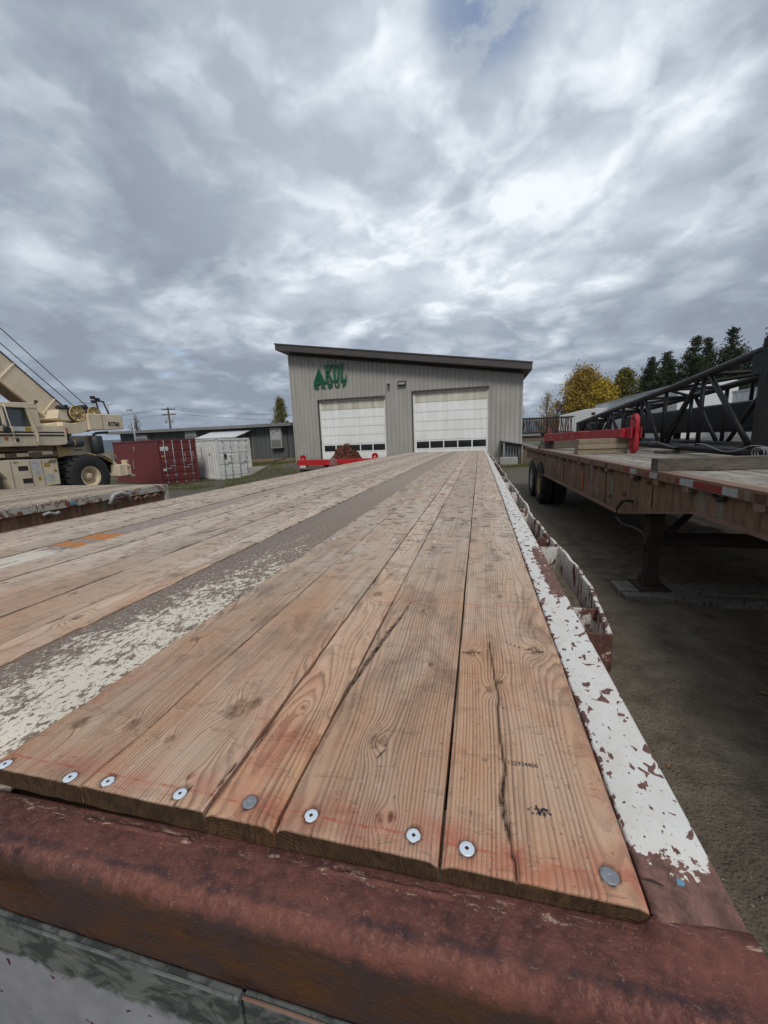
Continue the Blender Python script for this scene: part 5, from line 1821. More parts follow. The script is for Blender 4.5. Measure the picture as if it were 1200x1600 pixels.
# fender and side skirt with flat dark plates painting the shade of step pockets
mb = MB()
mb.prism([(12.42, 0.43), (12.45, 1.46), (10.75, 1.50), (10.30, 1.46), (10.15, 1.40), (10.42, 1.10), (10.62, 0.80), (10.70, 0.44), (11.0, 0.42)], 'x', -17.5, -16.68)
cw(mb, 'side_skirt', crane_tan, 0.01)
mb = MB()
mb.prism([(10.17, 1.385), (10.30, 1.465), (8.3, 1.465), (8.15, 1.20), (8.22, 1.15), (8.42, 1.385)], 'x', -17.5, -16.70)
cw(mb, 'fender', crane_tan, 0.01)
for (ya, yb, za, zb) in ((11.00, 11.33, 1.08, 1.25), (11.08, 11.40, 0.60, 0.78)):
    mb = MB()
    mb.box(-16.6795, -16.672, ya, yb, za, zb)
    cw(mb, 'step_pocket_shade', black_hole)
for (ya, yb, za, zb, m_) in ((11.46, 11.76, 1.10, 1.44, decal_w), (11.50, 11.78, 0.86, 1.06, decal_w), (11.92, 12.14, 1.16, 1.33, decal_y), (11.62, 11.74, 0.66, 0.80, decal_y), (11.88, 12.24, 0.60, 0.86, decal_w), (11.92, 12.10, 1.385, 1.43, decal_w)):
    mb = MB()
    mb.box(-16.679, -16.675, ya, yb, za, zb)
    cw(mb, 'decal', m_)
    if m_ is decal_w and zb - za > 0.15:
        mb = MB()
        for q in range(7):
            yy, zz = random.uniform(ya + 0.03, yb - 0.1), random.uniform(za + 0.02, zb - 0.03)
            mb.box(-16.675, -16.6735, yy, yy + random.uniform(0.03, 0.09), zz, zz + 0.012)
        cw(mb, 'decal_print', crane_shade)['kind'] = 'stuff'
mb = MB()
mb.lathe([(0.055, 0), (0.05, 0.012), (0.0001, 0.012)], 'x', 16, (-16.677, 12.30, 1.00), closed=True)
cw(mb, 'round_decal', orange)
for yy in (10.78, 11.42, 11.84):
    mb = MB()
    mb.box(-16.6785, -16.673, yy - 0.008, yy + 0.008, 0.46, 1.44)
    cw(mb, 'panel_joint', crane_shade)
text('unit_number', '6327', 0.17, black_p, cr, (-16.668 + 18.1, 12.26 - 12.0, 1.365 + 0.35), (R(90), 0, R(90)), 0.003, xs=0.9, bold=0.004)
text('unit_marking', '65.4', 0.09, black_p, cr, (-16.668 + 18.1, 10.95 - 12.0, 1.40 + 0.35), (R(90), 0, R(90)), 0.003)
# turntable
mb = MB()
mb.lathe([(0.95, 1.30), (0.95, 1.62), (0.85, 1.64), (0.85, 1.78), (1.05, 1.80), (1.05, 1.95)], 'z', 40, (-18.1, 11.4, 0))
cw(mb, 'slewing_ring', crane_shade)
mb = MB()
mb.box(-19.3, -16.95, 9.3, 12.75, 1.56, 1.74)
cw(mb, 'deck_beam', crane_shade, 0.01)
mb = MB()
mb.box(-19.2, -17.0, 9.6, 12.65, 1.80, 1.97)
cw(mb, 'superstructure_base', crane_shade)
for (yy, zz) in ((10.4, 1.66), (11.2, 1.66), (12.1, 1.70)):
    mb = MB()
    mb.box(-16.95, -16.90, yy, yy + 0.4, zz - 0.06, zz + 0.07)
    cw(mb, 'bracket', crane_tan)
# cab: lower body, pillars, roof, glass
mb = MB()
mb.prism([(9.5, 2.08), (9.85, 1.98), (11.78, 1.98), (11.90, 2.02), (11.90, 2.70), (9.5, 2.70)], 'x', -17.65, -16.62)
cw(mb, 'cab_body', crane_tan, 0.02)
mb = MB()
mb.prism([(9.5, 3.44), (9.6, 3.52), (11.85, 3.60), (12.02, 3.52), (12.02, 3.40), (9.5, 3.38)], 'x', -17.68, -16.60)
cw(mb, 'cab_roof', crane_tan, 0.02)
mb = MB()
mb.prism([(11.74, 2.70), (12.05, 2.70), (12.02, 3.42), (11.60, 3.42), (11.62, 3.30)], 'x', -17.66, -16.62)
cw(mb, 'rear_pillar', crane_tan, 0.01)
mb = MB()
mb.prism([(10.80, 2.70), (10.90, 2.70), (10.86, 3.40), (10.76, 3.40)], 'x', -16.72, -16.62)
cw(mb, 'door_pillar', crane_tan, 0.01)
mb = MB()
mb.prism([(9.50, 2.70), (9.60, 2.70), (9.60, 3.40), (9.50, 3.40)], 'x', -16.72, -16.62)
cw(mb, 'front_pillar', crane_tan, 0.01)
mb = MB()
mb.box(-16.665, -16.655, 10.88, 11.76, 2.705, 3.41)
cw(mb, 'door_glass', cab_glass)
mb = MB()
mb.box(-16.665, -16.655, 9.60, 10.78, 2.705, 3.38)
cw(mb, 'side_glass', cab_glass)
mb = MB()
mb.box(-17.66, -17.60, 9.55, 11.8, 2.70, 2.98)
mb.box(-17.66, -17.60, 9.55, 9.75, 2.98, 3.4)
mb.box(-17.66, -17.60, 10.6, 10.72, 2.98, 3.4)
mb.box(-17.66, -17.60, 11.2, 11.8, 2.98, 3.4)
cw(mb, 'far_side', black_p)['kind'] = 'stuff'
mb = MB()
mb.box(-17.30, -16.95, 11.10, 11.50, 2.60, 2.78)
mb.box(-17.30, -16.95, 11.40, 11.56, 2.72, 3.12)
cw(mb, 'seat', black_p, 0.03)
mb = MB()
mb.lathe([(0.0001, 2.98), (0.10, 3.0), (0.15, 3.08), (0.14, 3.2), (0.07, 3.29), (0.0001, 3.31)], 'z', 14, (-17.1, 11.32, 0))
cw(mb, 'orange_headrest', orange_seat)
mb = MB()
mb.tube([(-16.7, 10.6, 2.75), (-16.7, 10.5, 3.1)], 0.02, 6)
mb.tube([(-16.62, 10.75, 2.62), (-16.50, 10.72, 2.75), (-16.50, 10.70, 2.62)], 0.018, 6)
cw(mb, 'mirror_arm', black_p)
mb = MB()
mb.lathe([(0.10, -0.03), (0.13, 0.0), (0.10, 0.04)], 'x', 18, (-16.48, 10.78, 2.58))
cw(mb, 'round_mirror', black_p)
# body behind the cab with black vent stripes
mb = MB()
mb.prism([(11.92, 2.0), (12.55, 1.99), (12.92, 2.02), (13.00, 2.10), (13.02, 2.72), (12.98, 2.78), (11.92, 2.76)], 'x', -17.6, -16.66)
cw(mb, 'rear_body', crane_tan, 0.015)
for zz in (2.50, 2.385):
    for (ya, yb) in ((9.55, 10.3), (10.35, 11.72), (11.95, 12.90)):
        mb = MB()
        mb.box(-16.655 if ya > 11.9 else -16.617, -16.646 if ya > 11.9 else -16.607, ya, yb, zz - 0.028, zz + 0.028)
        cw(mb, 'black_stripe', black_p)
for (ya, yb, za, zb, m_) in ((11.10, 11.40, 2.54, 2.70, decal_w), (11.46, 11.66, 2.55, 2.69, decal_y), (10.72, 10.84, 2.20, 2.32, orange), (10.45, 10.64, 2.12, 2.28, decal_w)):
    mb = MB()
    mb.box(-16.618, -16.612, ya, yb, za, zb)
    cw(mb, 'decal', m_)
mb = MB()
mb.lathe([(0.075, 0), (0.07, 0.012), (0.0001, 0.012)], 'x', 18, (-16.616, 11.13, 2.22), closed=True)
cw(mb, 'round_badge', grey_can)
for pts in ([(10.88, 3.48), (10.93, 3.0), (11.0, 2.5), (11.02, 2.15), (10.94, 2.04)], [(11.55, 3.46), (11.66, 3.36), (11.72, 2.95), (11.80, 2.5), (11.80, 2.2), (11.72, 2.05)]):
    mb = MB()
    mb.tube([(-16.56, a, b) for a, b in pts], 0.016, 8)
    cw(mb, 'grab_rail', crane_tan)
mb = MB()
mb.tube([(-16.57, 9.5, 2.44), (-16.57, 11.0, 2.44), (-16.57, 12.86, 2.445)], 0.013, 6)
cw(mb, 'side_rail', crane_tan)
mb = MB()
mb.box(-17.5, -16.66, 11.12, 11.72, 1.93, 1.978)
cw(mb, 'cab_step', black_p)
for (y, z) in ((12.1, 3.66), (12.0, 3.52)):
    mb = MB()
    mb.tube([(-16.8, y, z - 0.1), (-16.75, y + 0.02, z)], 0.02, 6)
    mb.lathe([(0.05, -0.05), (0.055, 0.0), (0.04, 0.05)], 'y', 12, (-16.74, y + 0.02, z + 0.02))
    cw(mb, 'work_light', black_p)
# boom: stepped box, raised to the left
P0 = Vector((-18.1, 14.0, 2.965))
dirb = Vector((0, -0.731, 0.682)).normalized()
MBm = Matrix.Translation(P0) @ dirb.to_track_quat('Y', 'Z').to_matrix().to_4x4()


def boom_box(name, x0, x1, y0, y1, z0, z1, mat=crane_tan, bevel=0.02, pts=None):
    mb = MB()
    if pts:
        mb.prism(pts, 'x', x0, x1)
    else:
        mb.box(x0, x1, y0, y1, z0, z1)
    bmesh.ops.transform(mb.b, matrix=MBm, verts=mb.b.verts[:])
    return cw(mb, name, mat, bevel)


boom_box('boom_base', -0.42, 0.42, 0, 0, 0, 0, pts=[(0.05, -0.25), (0.75, -0.50), (12.5, -0.40), (12.5, 0.42), (0.35, 0.42), (-0.12, 0.10)])
boom_box('boom_top_plate', -0.46, 0.46, 0.30, 12.6, 0.421, 0.447, roof_b, 0.0)
for yy in (0.95, 2.75, 5.0, 7.4, 9.9):
    boom_box('boom_collar', -0.45, 0.45, yy, yy + 0.07, -0.44, 0.455)
boom_box('boom_bottom_rib', -0.30, 0.30, 1.0, 12.4, -0.52, -0.44, crane_shade)
boom_box('telescope_section', -0.34, 0.34, 12.5, 20.0, -0.33, 0.35)
boom_box('lift_cylinder', -0.12, 0.12, 0, 0, 0, 0, crane_shade, 0.02, pts=[(0.9, -1.9), (1.15, -2.1), (5.3, -0.62), (5.2, -0.42)])
for yy in (2.75, 4.4):
    boom_box('boom_lug', 0.44, 0.52, yy, yy + 0.12, 0.38, 0.56)
# turret side plates and the body under the winches
mb = MB()
mb.prism([(12.20, 2.78), (12.55, 2.80), (13.2, 2.96), (13.35, 3.05), (14.05, 3.02), (14.6, 2.75), (14.55, 2.58), (13.9, 2.52), (13.1, 2.50), (13.0, 2.72)], 'x', -17.45, -17.25)
cw(mb, 'turret_plate', crane_tan, 0.015)
mb = MB()
mb.prism([(12.20, 2.78), (12.55, 2.80), (13.2, 2.96), (13.35, 3.05), (14.05, 3.02), (14.6, 2.75), (14.55, 2.58), (13.9, 2.52), (13.1, 2.50), (13.0, 2.72)], 'x', -18.95, -18.75)
cw(mb, 'turret_plate', crane_tan, 0.015)
mb = MB()
mb.prism([(12.95, 2.50), (12.75, 1.98), (13.3, 1.98), (13.9, 2.50)], 'x', -18.75, -17.45)
cw(mb, 'turret_base', crane_shade, 0.01)
mb = MB()
mb.prism([(13.05, 3.10), (13.15, 3.46), (13.85, 3.50), (14.15, 3.20), (14.0, 3.02), (13.3, 3.02)], 'x', -18.95, -17.05)
cw(mb, 'winch_frame', crane_tan, 0.02)
mb = MB()
mb.box(-17.2, -17.0, 13.15, 13.62, 3.50, 3.56)
cw(mb, 'rope_guard', black_p, 0.01)
for (yy, zz, r_) in ((13.86, 3.33, 0.34), (14.66, 3.36, 0.32)):
    mb = MB()
    mb.lathe([(r_, -16.98), (r_, -16.94), (r_ * 0.93, -16.93), (r_ * 0.90, -16.97), (r_ * 0.25, -16.97), (r_ * 0.22, -16.92), (0.0001, -16.92)], 'x', 36, (0, yy, zz), closed=True)
    d_ = cw(mb, 'winch_drum', crane_yellow)
    mb = MB()
    mb.lathe([(r_ * 0.75, -18.7), (r_ * 0.75, -16.99)], 'x', 30, (0, yy, zz))
    cw(mb, 'rope_coil', rope_m)
    mb = MB()
    mb.lathe([(r_, -18.76), (r_, -18.70)], 'x', 30, (0, yy, zz))
    cw(mb, 'drum_flange', crane_yellow)
    for k in range(8):
        a = 2 * math.pi * k / 8 + 0.3
        mb = MB()
        mb.box(-16.972, -16.955, -0.012, 0.012, r_ * 0.24, r_ * 0.90, Matrix.Translation((0, yy, zz)) @ Matrix.Rotation(a, 4, 'X'))
        cw(mb, 'drum_rib', crane_shade)
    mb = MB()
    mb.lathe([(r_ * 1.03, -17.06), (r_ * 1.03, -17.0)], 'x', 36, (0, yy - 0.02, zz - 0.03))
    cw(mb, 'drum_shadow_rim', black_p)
mb = MB()
mb.box(-18.8, -17.05, 14.20, 14.40, 2.9, 3.52)
cw(mb, 'winch_post', crane_shade, 0.01)
# counterweight
mb = MB()
mb.prism([(14.22, 2.62), (15.98, 2.70), (15.98, 3.38), (14.22, 3.34)], 'x', -19.3, -16.85)
cw(mb, 'counterweight', crane_tan, 0.03)
mb = MB()
pts = [(13.05, 2.42), (13.15, 2.95), (13.5, 2.90)] + [(13.5 + 0.7 * k / 6, 2.90 - 0.0 + 0.28 * (k / 6) ** 2) for k in range(1, 7)] + [(14.2, 2.60), (13.9, 2.50)]
mb.prism(pts, 'x', -19.1, -16.95)
cw(mb, 'counterweight_arm', crane_tan, 0.02)
mb = MB()
mb.box(-16.95, -16.94, 13.02, 13.30, 2.44, 2.72)
cw(mb, 'orange_panel', orange)
mb = MB()
mb.box(-16.848, -16.842, 14.88, 14.90, 2.70, 3.33)
cw(mb, 'weight_joint', crane_shade)
text('model_lettering', 'RT760', 0.27, black_p, cr, (-16.838 + 18.1, 15.45 - 12.0, 2.91 + 0.35), (R(90), 0, R(90)), 0.004, xs=0.80, bold=0.006)
for (yy, top_, r_) in ((15.10, 4.12, 0.035), (15.50, 3.98, 0.035)):
    mb = MB()
    mb.tube([(-17.3, yy + (0.12 if yy < 15.3 else 0.2), 3.36), (-17.3, yy, top_)], r_, 8)
    cw(mb, 'light_post', black_p)
mb = MB()
mb.tube([(-17.3, 15.10, 3.98), (-17.3, 15.50, 3.98)], 0.035, 8)
cw(mb, 'light_bar', black_p)
for (yy, zz) in ((15.00, 4.12), (15.02, 3.94), (15.22, 4.05)):
    mb = MB()
    mb.box(-17.38, -17.22, yy - 0.09, yy + 0.07, zz - 0.07, zz + 0.07)
    cw(mb, 'lamp', black_p, 0.02)
mb = MB()
mb.tube([(-17.2, 14.95, 3.4), (-17.2, 14.93, 3.8), (-17.2, 14.2, 3.85)], 0.01, 6)
cw(mb, 'guard_wire', black_p)
mb = MB()
mb.tube([(-17.2, 15.6, 3.4), (-17.2, 15.62, 3.85), (-17.2, 15.9, 3.9)], 0.01, 6)
cw(mb, 'guard_wire', black_p)
# hoist ropes running up to the boom head
for (a, b) in (((-18.0, 14.66, 3.70), (-18.0, 12.10, 5.98)), ((-17.9, 15.20, 3.72), (-17.9, 12.25, 6.42))):
    A_, B_ = Vector(a), Vector(b)
    mb = MB()
    mb.tube([A_, A_ + (B_ - A_) * 3.4], 0.017, 6)
    cw(mb, 'hoist_rope', rope_m)
for (y, z) in ((13.55, 3.60), (14.42, 3.66)):
    mb = MB()
    mb.lathe([(0.09, -17.6), (0.09, -17.1)], 'x', 14, (0, y, z))
    cw(mb, 'rope_roller', black_p)
# engine, air filter, muffler, rear hood and outrigger box
mb = MB()
mb.prism([(12.95, 1.5), (12.95, 2.36), (14.95, 2.42), (15.0, 1.6)], 'x', -18.9, -17.35)
cw(mb, 'engine_hood', crane_tan, 0.02)
for zz in (1.78, 1.93, 2.08, 2.22):
    mb = MB()
    mb.box(-17.348, -17.33, 13.75, 14.1, zz - 0.03, zz + 0.03)
    cw(mb, 'louvre', crane_shade)
mb = MB()
mb.prism([(12.88, 1.48), (12.88, 2.28), (13.20, 2.30), (13.35, 2.0), (13.45, 1.6)], 'x', -17.34, -17.15)
cw(mb, 'filter_bracket', crane_yellow, 0.02)
mb = MB()
mb.lathe([(0.14, 13.05), (0.165, 13.10), (0.165, 13.85), (0.12, 13.88), (0.0001, 13.88)], 'y', 24, (-17.0, 0, 2.08))
cw(mb, 'air_filter', grey_can)
mb = MB()
mb.lathe([(0.172, 13.42), (0.172, 13.48)], 'y', 24, (-17.0, 0, 2.08))
cw(mb, 'filter_band', crane_yellow)
mb = MB()
mb.lathe([(0.08, 2.2), (0.08, 2.36), (0.17, 2.38), (0.17, 2.43), (0.10, 2.47)], 'z', 20, (-17.0, 13.25, 0))
cw(mb, 'intake_cap', black_p)
mb = MB()
mb.lathe([(0.22, 1.58), (0.25, 1.62), (0.25, 2.34), (0.20, 2.38)], 'z', 28, (-17.0, 14.55, 0))
cw(mb, 'muffler', black_p)
mb = MB()
mb.tube([(-17.0, 14.45, 2.30), (-17.0, 14.47, 2.44), (-17.0, 14.62, 2.50), (-17.0, 15.20, 2.54)], 0.055, 12)
cw(mb, 'exhaust_pipe', black_p)
mb = MB()
mb.prism([(14.2, 1.50), (14.95, 1.62), (15.25, 1.42), (15.25, 1.22), (14.75, 0.45), (15.4, 0.42), (15.65, 0.75), (15.5, 1.1), (14.9, 1.5)], 'x', -18.9, -17.1)
cw(mb, 'rear_hood', crane_tan, 0.02)
mb = MB()
mb.tube([(-16.98, 14.0, 1.62), (-16.98, 14.7, 1.42), (-16.98, 15.15, 1.14)], 0.03, 8)
cw(mb, 'hood_rail', crane_yellow)
mb = MB()
mb.box(-19.7, -16.6, 15.15, 15.70, 0.48, 1.02)
cw(mb, 'outrigger_box', crane_tan, 0.02)
mb = MB()
mb.box(-16.90, -16.55, 15.50, 15.74, 0.50, 1.00)
cw(mb, 'outrigger_jack', crane_rim, 0.01)
mb = MB()
mb.box(-16.92, -16.62, 15.60, 15.72, 1.02, 1.22)
cw(mb, 'tail_lamp_box', crane_rim, 0.01)
mb = MB()
mb.box(-16.545, -16.535, 15.55, 15.64, 0.82, 0.88)
cw(mb, 'red_lamp', tape_red)
mb = MB()
mb.box(-16.615, -16.605, 15.62, 15.69, 1.07, 1.17)
cw(mb, 'amber_lamp', decal_y)
mb = MB()
mb.box(-16.95, -16.6, 15.74, 15.98, 0.40, 0.50)
cw(mb, 'bumper_step', crane_rim, 0.01)
mb = MB()
mb.tube([(-16.9, 15.0, 1.30), (-16.9, 15.02, 1.55), (-16.9, 15.18, 1.52), (-16.9, 15.36, 1.42), (-16.9, 15.36, 1.30)], 0.016, 8)
cw(mb, 'rear_grab_rail', crane_rim)

# ------------------------------------------------------------------ shipping containers
def container(name, label, corner, ang, wdt, hgt, lng, mat, dark, gnd):
    """corner: near-left bottom corner of the door end; ang: direction of the door sill"""
    t = thing(name, label, 'shipping container', (corner[0], corner[1], gnd), ang)
    ps = 0.10
    # corrugated sides (x from 0 to wdt along the door sill, y>0 away along the box)
    for sx in (0, 1):
        pts = []
        n = int(lng / 0.28)
        for k in range(n):
            y = 0.1 + (lng - 0.2) * k / n
            st = (lng - 0.2) / n
            pts += [(y, 0.0), (y + st * 0.32, 0.0), (y + st * 0.5, 0.045), (y + st * 0.82, 0.045)]
        pts.append((lng - 0.1, 0.0))
        b = bmesh.new()
        pv = None
        for (y, d) in pts:
            x = (0.02 + d) if sx == 0 else (wdt - 0.02 - d)
            r = (b.verts.new((x, y, 0.14)), b.verts.new((x, y, hgt - 0.09)))
            if pv:
                b.faces.new((pv[0], r[0], r[1], pv[1]))
            pv = r
        me = bpy.data.meshes.new('side_wall')
        b.to_mesh(me)
        b.free()
        link('corrugated_side', me, mat, t)
    mb = MB()
    for x in (0, wdt - ps):
        for y in (0, lng - ps):
            mb2 = MB()
            mb2.box(x, x + ps, y, y + ps, 0.10, hgt - 0.10)
            mb2.build('corner_post', mat, t, bevel=0.01)
            for z in (0, hgt - 0.11):
                mb2 = MB()
                mb2.box(x - 0.004, x + ps + 0.004, y - 0.004, y + ps + 0.03, z, z + 0.11)
                mb2.build('corner_casting', dark, t, bevel=0.01)
    for (a, b_, c, d, e, f) in ((0, 0.06, ps, lng - ps, 0.02, 0.15), (wdt - 0.06, wdt, ps, lng - ps, 0.02, 0.15), (0, 0.06, ps, lng - ps, hgt - 0.10, hgt - 0.02), (wdt - 0.06, wdt, ps, lng - ps, hgt - 0.10, hgt - 0.02), (ps, wdt - ps, 0.0, 0.09, 0.02, 0.15), (ps, wdt - ps, 0.0, 0.09, hgt - 0.13, hgt - 0.01), (0.06, wdt - 0.06, lng - 0.08, lng - 0.02, 0.1, hgt - 0.02)):
        mb2 = MB()
        mb2.box(a, b_, c, d, e, f)
        mb2.build('frame_rail', mat, t)
    mb2 = MB()
    n = int(lng / 0.3)
    b = mb2
    pts = [(0.0, 0.0)]
    mb2.box(0.05, wdt - 0.05, 0.05, lng - 0.05, hgt - 0.05, hgt - 0.015)
    mb2.build('roof_panel', mat, t)
    mb2 = MB()
    mb2.box(0.06, wdt - 0.06, 0.08, lng - 0.05, 0.10, 0.16)
    mb2.build('floor_pan', dark, t)
    # doors
    dw = (wdt - 2 * ps - 0.02) / 2
    for q in (0, 1):
        x0 = ps + 0.005 + q * (dw + 0.01)
        mb2 = MB()
        mb2.box(x0, x0 + dw, 0.03, 0.07, 0.16, hgt - 0.14)
        dr = mb2.build('door', mat, t)
        nz = 5 if mat is cont_red else 3
        for z_ in range(nz):
            za = 0.24 + (hgt - 0.46) * z_ / nz
            zb = 0.24 + (hgt - 0.46) * (z_ + 1) / nz - 0.09
            mb2 = MB()
            m_ = 0.05
            mb2.prism([(za, 0.028), (za + m_, 0.004), (zb - m_, 0.004), (zb, 0.028)], 'x', x0 + 0.05, x0 + dw - 0.05, None)
            for v in mb2.b.verts:
                v.co = Vector((v.co.x, v.co.z, v.co.y))
            mb2.build('door_panel', mat, dr)
        for fx in (0.26, 0.74):
            xr = x0 + dw * fx
            mb2 = MB()
            mb2.tube([(xr, -0.025, 0.10), (xr, -0.025, hgt - 0.08)], 0.017, 8)
            mb2.build('lock_rod', galv, dr)
            for zz in (0.12, 0.55, 1.35, hgt - 0.6, hgt - 0.14):
                mb2 = MB()
                mb2.box(xr - 0.05, xr + 0.05, -0.045, 0.028, zz - 0.03, zz + 0.03)
                mb2.build('rod_bracket', galv if mat is cont_red else dark, dr)
            mb2 = MB()
            zz = 0.95 + (0.15 if fx > 0.5 else 0)
            mb2.box(xr - (0.0 if fx < 0.5 else 0.30), xr + (0.30 if fx < 0.5 else 0.0), -0.05, -0.035, zz - 0.02, zz + 0.02)
            mb2.build('lock_handle', galv if mat is cont_red else dark, dr)
    return t


CG = -0.43
rc = container('red_container', 'dark red shipping container with closed doors, behind the crane tail', (-17.95, 19.0), R(68), 2.32, 2.66, 6.06, cont_red, cont_red, CG)
wc = container('white_container', 'white shipping container with closed doors, right of the red one', (-16.05, 21.75), R(67), 2.44, 2.62, 3.6, cont_white, galv, CG)
# stencils on the doors
def plate(par, x0, x1, z0, z1, mat, y=-0.0015, name='stencil'):
    mb = MB()
    mb.box(x0, x1, y - 0.002, y, z0, z1)
    return mb.build(name, mat, par)


plate(rc, 0.16, 0.62, 1.98, 2.22, decal_w, 0.001, 'label_plate')
plate(rc, 0.18, 0.34, 1.62, 1.72, decal_y, 0.001, 'label_plate')
plate(rc, 0.20, 0.40, 0.82, 0.95, decal_w, 0.001, 'label_plate')
for (cx_, zt, n, stp) in ((1.58, 1.78, 4, 0.13), (1.96, 2.32, 3, 0.11), (1.96, 1.84, 4, 0.11), (2.08, 1.84, 4, 0.11)):
    for k in range(n):
        mb = MB()
        zz = zt - k * stp
        mb.box(cx_ - 0.04, cx_ + 0.04, -0.004, 0.0, zz - 0.012, zz + 0.012)
        mb.box(cx_ - 0.04, cx_ - 0.015, -0.004, 0.0, zz - 0.04, zz - 0.012)
        o = mb.build('stencil_mark', decal_w, rc)
for (xx, za, zb) in ((0.9, 0.9, 0.55),):
    pass
for k in range(6):
    mb = MB()
    zz = 2.05 - k * 0.13
    mb.box(0.008, 0.016, 1.9, 1.97, zz - 0.04, zz + 0.03)
    mb.build('stencil_mark', cont_red if k < 0 else dark_steel, wc)
mb = MB()
mb.box(0.006, 0.016, 0.9, 1.05, 1.55, 1.72)
mb.build('label_plate', decal_y, wc)
plate(wc, 0.42, 0.62, 1.28, 1.62, dark_steel, 0.001, 'label_plate')
plate(wc, 0.80, 0.95, 1.40, 1.50, decal_y, 0.001, 'label_plate')
plate(wc, 1.42, 1.72, 1.15, 1.70, decal_w, 0.001, 'label_plate')
plate(wc, 1.86, 2.14, 1.15, 1.66, decal_w, 0.001, 'label_plate')
# red side: little white marks
for (yy, za, zb) in ((3.0, 2.25, 2.0), (3.35, 1.4, 0.85)):
    for k in range(6):
        zz = za + (zb - za) * k / 6
        mb = MB()
        mb.box(0.008, 0.018, yy, yy + 0.06, zz, zz + 0.06)
        mb.build('stencil_mark', decal_w, rc)

# ------------------------------------------------------------------ the steel workshop building
FY = 24.6
bd = thing('workshop_building', 'grey ribbed metal workshop with dark sloping roof and two white roll-up doors', 'building', (-12.05, FY, 0.44))
BW = 14.43
BZ = 0.44


def eave(x):
    """wall top height above the slab, x from the left corner"""
    return 7.40 + (5.22 - 7.40) * x / BW - BZ - 0.02


def ribbed(name, u0, u1, zlo, zhi_f, parent, horiz='x', fixed=0.0, out=-1, mat=clad, pitch=0.2655):
    """ribbed sheet: u along the wall, ribs standing proud"""
    b = bmesh.new()
    us = []
    n0 = math.ceil(u0 / pitch)
    u = u0
    cuts = [(u0, 0.0)]
    k = n0
    while k * pitch < u1 - 0.03:
        c = k * pitch
        if c - 0.024 > u0:
            cuts += [(c - 0.026, 0.0), (c - 0.015, 0.042), (c + 0.015, 0.042), (c + 0.026, 0.0)]
        k += 1
    cuts.append((u1, 0.0))
    pv = None
    for (u, d) in cuts:
        f = fixed + out * d
        p = (u, f) if horiz == 'x' else (f, u)
        r = (b.verts.new((p[0], p[1], zlo)), b.verts.new((p[0], p[1], zhi_f(u))))
        if pv:
            b.faces.new((pv[0], r[0], r[1], pv[1]))
        pv = r
    me = bpy.data.meshes.new(name)
    b.to_mesh(me)
    b.free()
    return link(name, me, mat, parent)


D1 = (1.86, 6.32, 3.89)      # left door: x0, x1, height
D2 = (8.06, 12.60, 4.055)
ribbed('wall_cladding', 0.0, D1[0], 0.0, eave, bd)
ribbed('wall_cladding', D1[0], D1[1], D1[2] + 0.09, eave, bd)
ribbed('wall_cladding', D1[1], D2[0], 0.0, eave, bd)
ribbed('wall_cladding', D2[0], D2[1], D2[2] + 0.09, eave, bd)
ribbed('wall_cladding', D2[1], BW, 0.0, eave, bd)
BD = 18.0
ribbed('wall_cladding', 0.0, BD, 0.0, lambda u: eave(0), bd, 'y', 0.0, -1)
ribbed('wall_cladding', 0.0, BD, 0.0, lambda u: eave(BW), bd, 'y', BW, 1)
ribbed('wall_cladding', 0.0, BW, 0.0, eave, bd, 'x', BD, 1)
mb = MB()
mb.box(0.05, D1[0] - 0.12, 0.03, 0.2, 0, 5)
mb.box(-0.1, BW + 0.1, 0.0, BD, -0.45, -0.004)
mb.build('slab', concrete, bd)
# roof: deep dark fascia oversailing the front
sl = (5.22 - 7.40) / BW
mb = MB()
xl, xr_ = -0.50, BW + 0.42


def roofz(x):
    return 7.44 + sl * x - BZ


mb.prism([(xl, roofz(xl)), (xr_, roofz(xr_)), (xr_, roofz(xr_) + 0.34), (xl, roofz(xl) + 0.34)], 'y', -0.80, -0.76)
mb.build('fascia', roof_b, bd)
mb = MB()
mb.prism([(xl - 0.03, roofz(xl) + 0.342), (xr_ + 0.03, roofz(xr_) + 0.342), (xr_ + 0.03, roofz(xr_) + 0.41), (xl - 0.03, roofz(xl) + 0.41)], 'y', -0.84, BD + 0.8)
mb.build('roof', roof_b, bd)
mb = MB()
mb.prism([(xl, roofz(xl)), (xr_, roofz(xr_)), (xr_, roofz(xr_) + 0.03), (xl, roofz(xl) + 0.03)], 'y', -0.757, BD + 0.7)
mb.build('soffit', roof_b, bd)
for x in (xl - 0.002, xr_ - 0.038):
    mb = MB()
    mb.box(x, x + 0.04, -0.757, BD + 0.7, roofz(x) + 0.032, roofz(x) + 0.34)
    mb.build('side_fascia', roof_b, bd)
mb = MB()
mb.prism([(0, eave(0) - 0.10), (BW, eave(BW) - 0.10), (BW, eave(BW) + 0.0), (0, eave(0) + 0.0)], 'y', -0.050, -0.036)
mb.build('eave_trim', roof_b, bd)
for x in (0.0, BW):
    mb = MB()
    mb.box(x - 0.05, x + 0.05, -0.045, 0.05, 0, eave(x) - 0.1)
    mb.build('corner_trim', clad, bd)
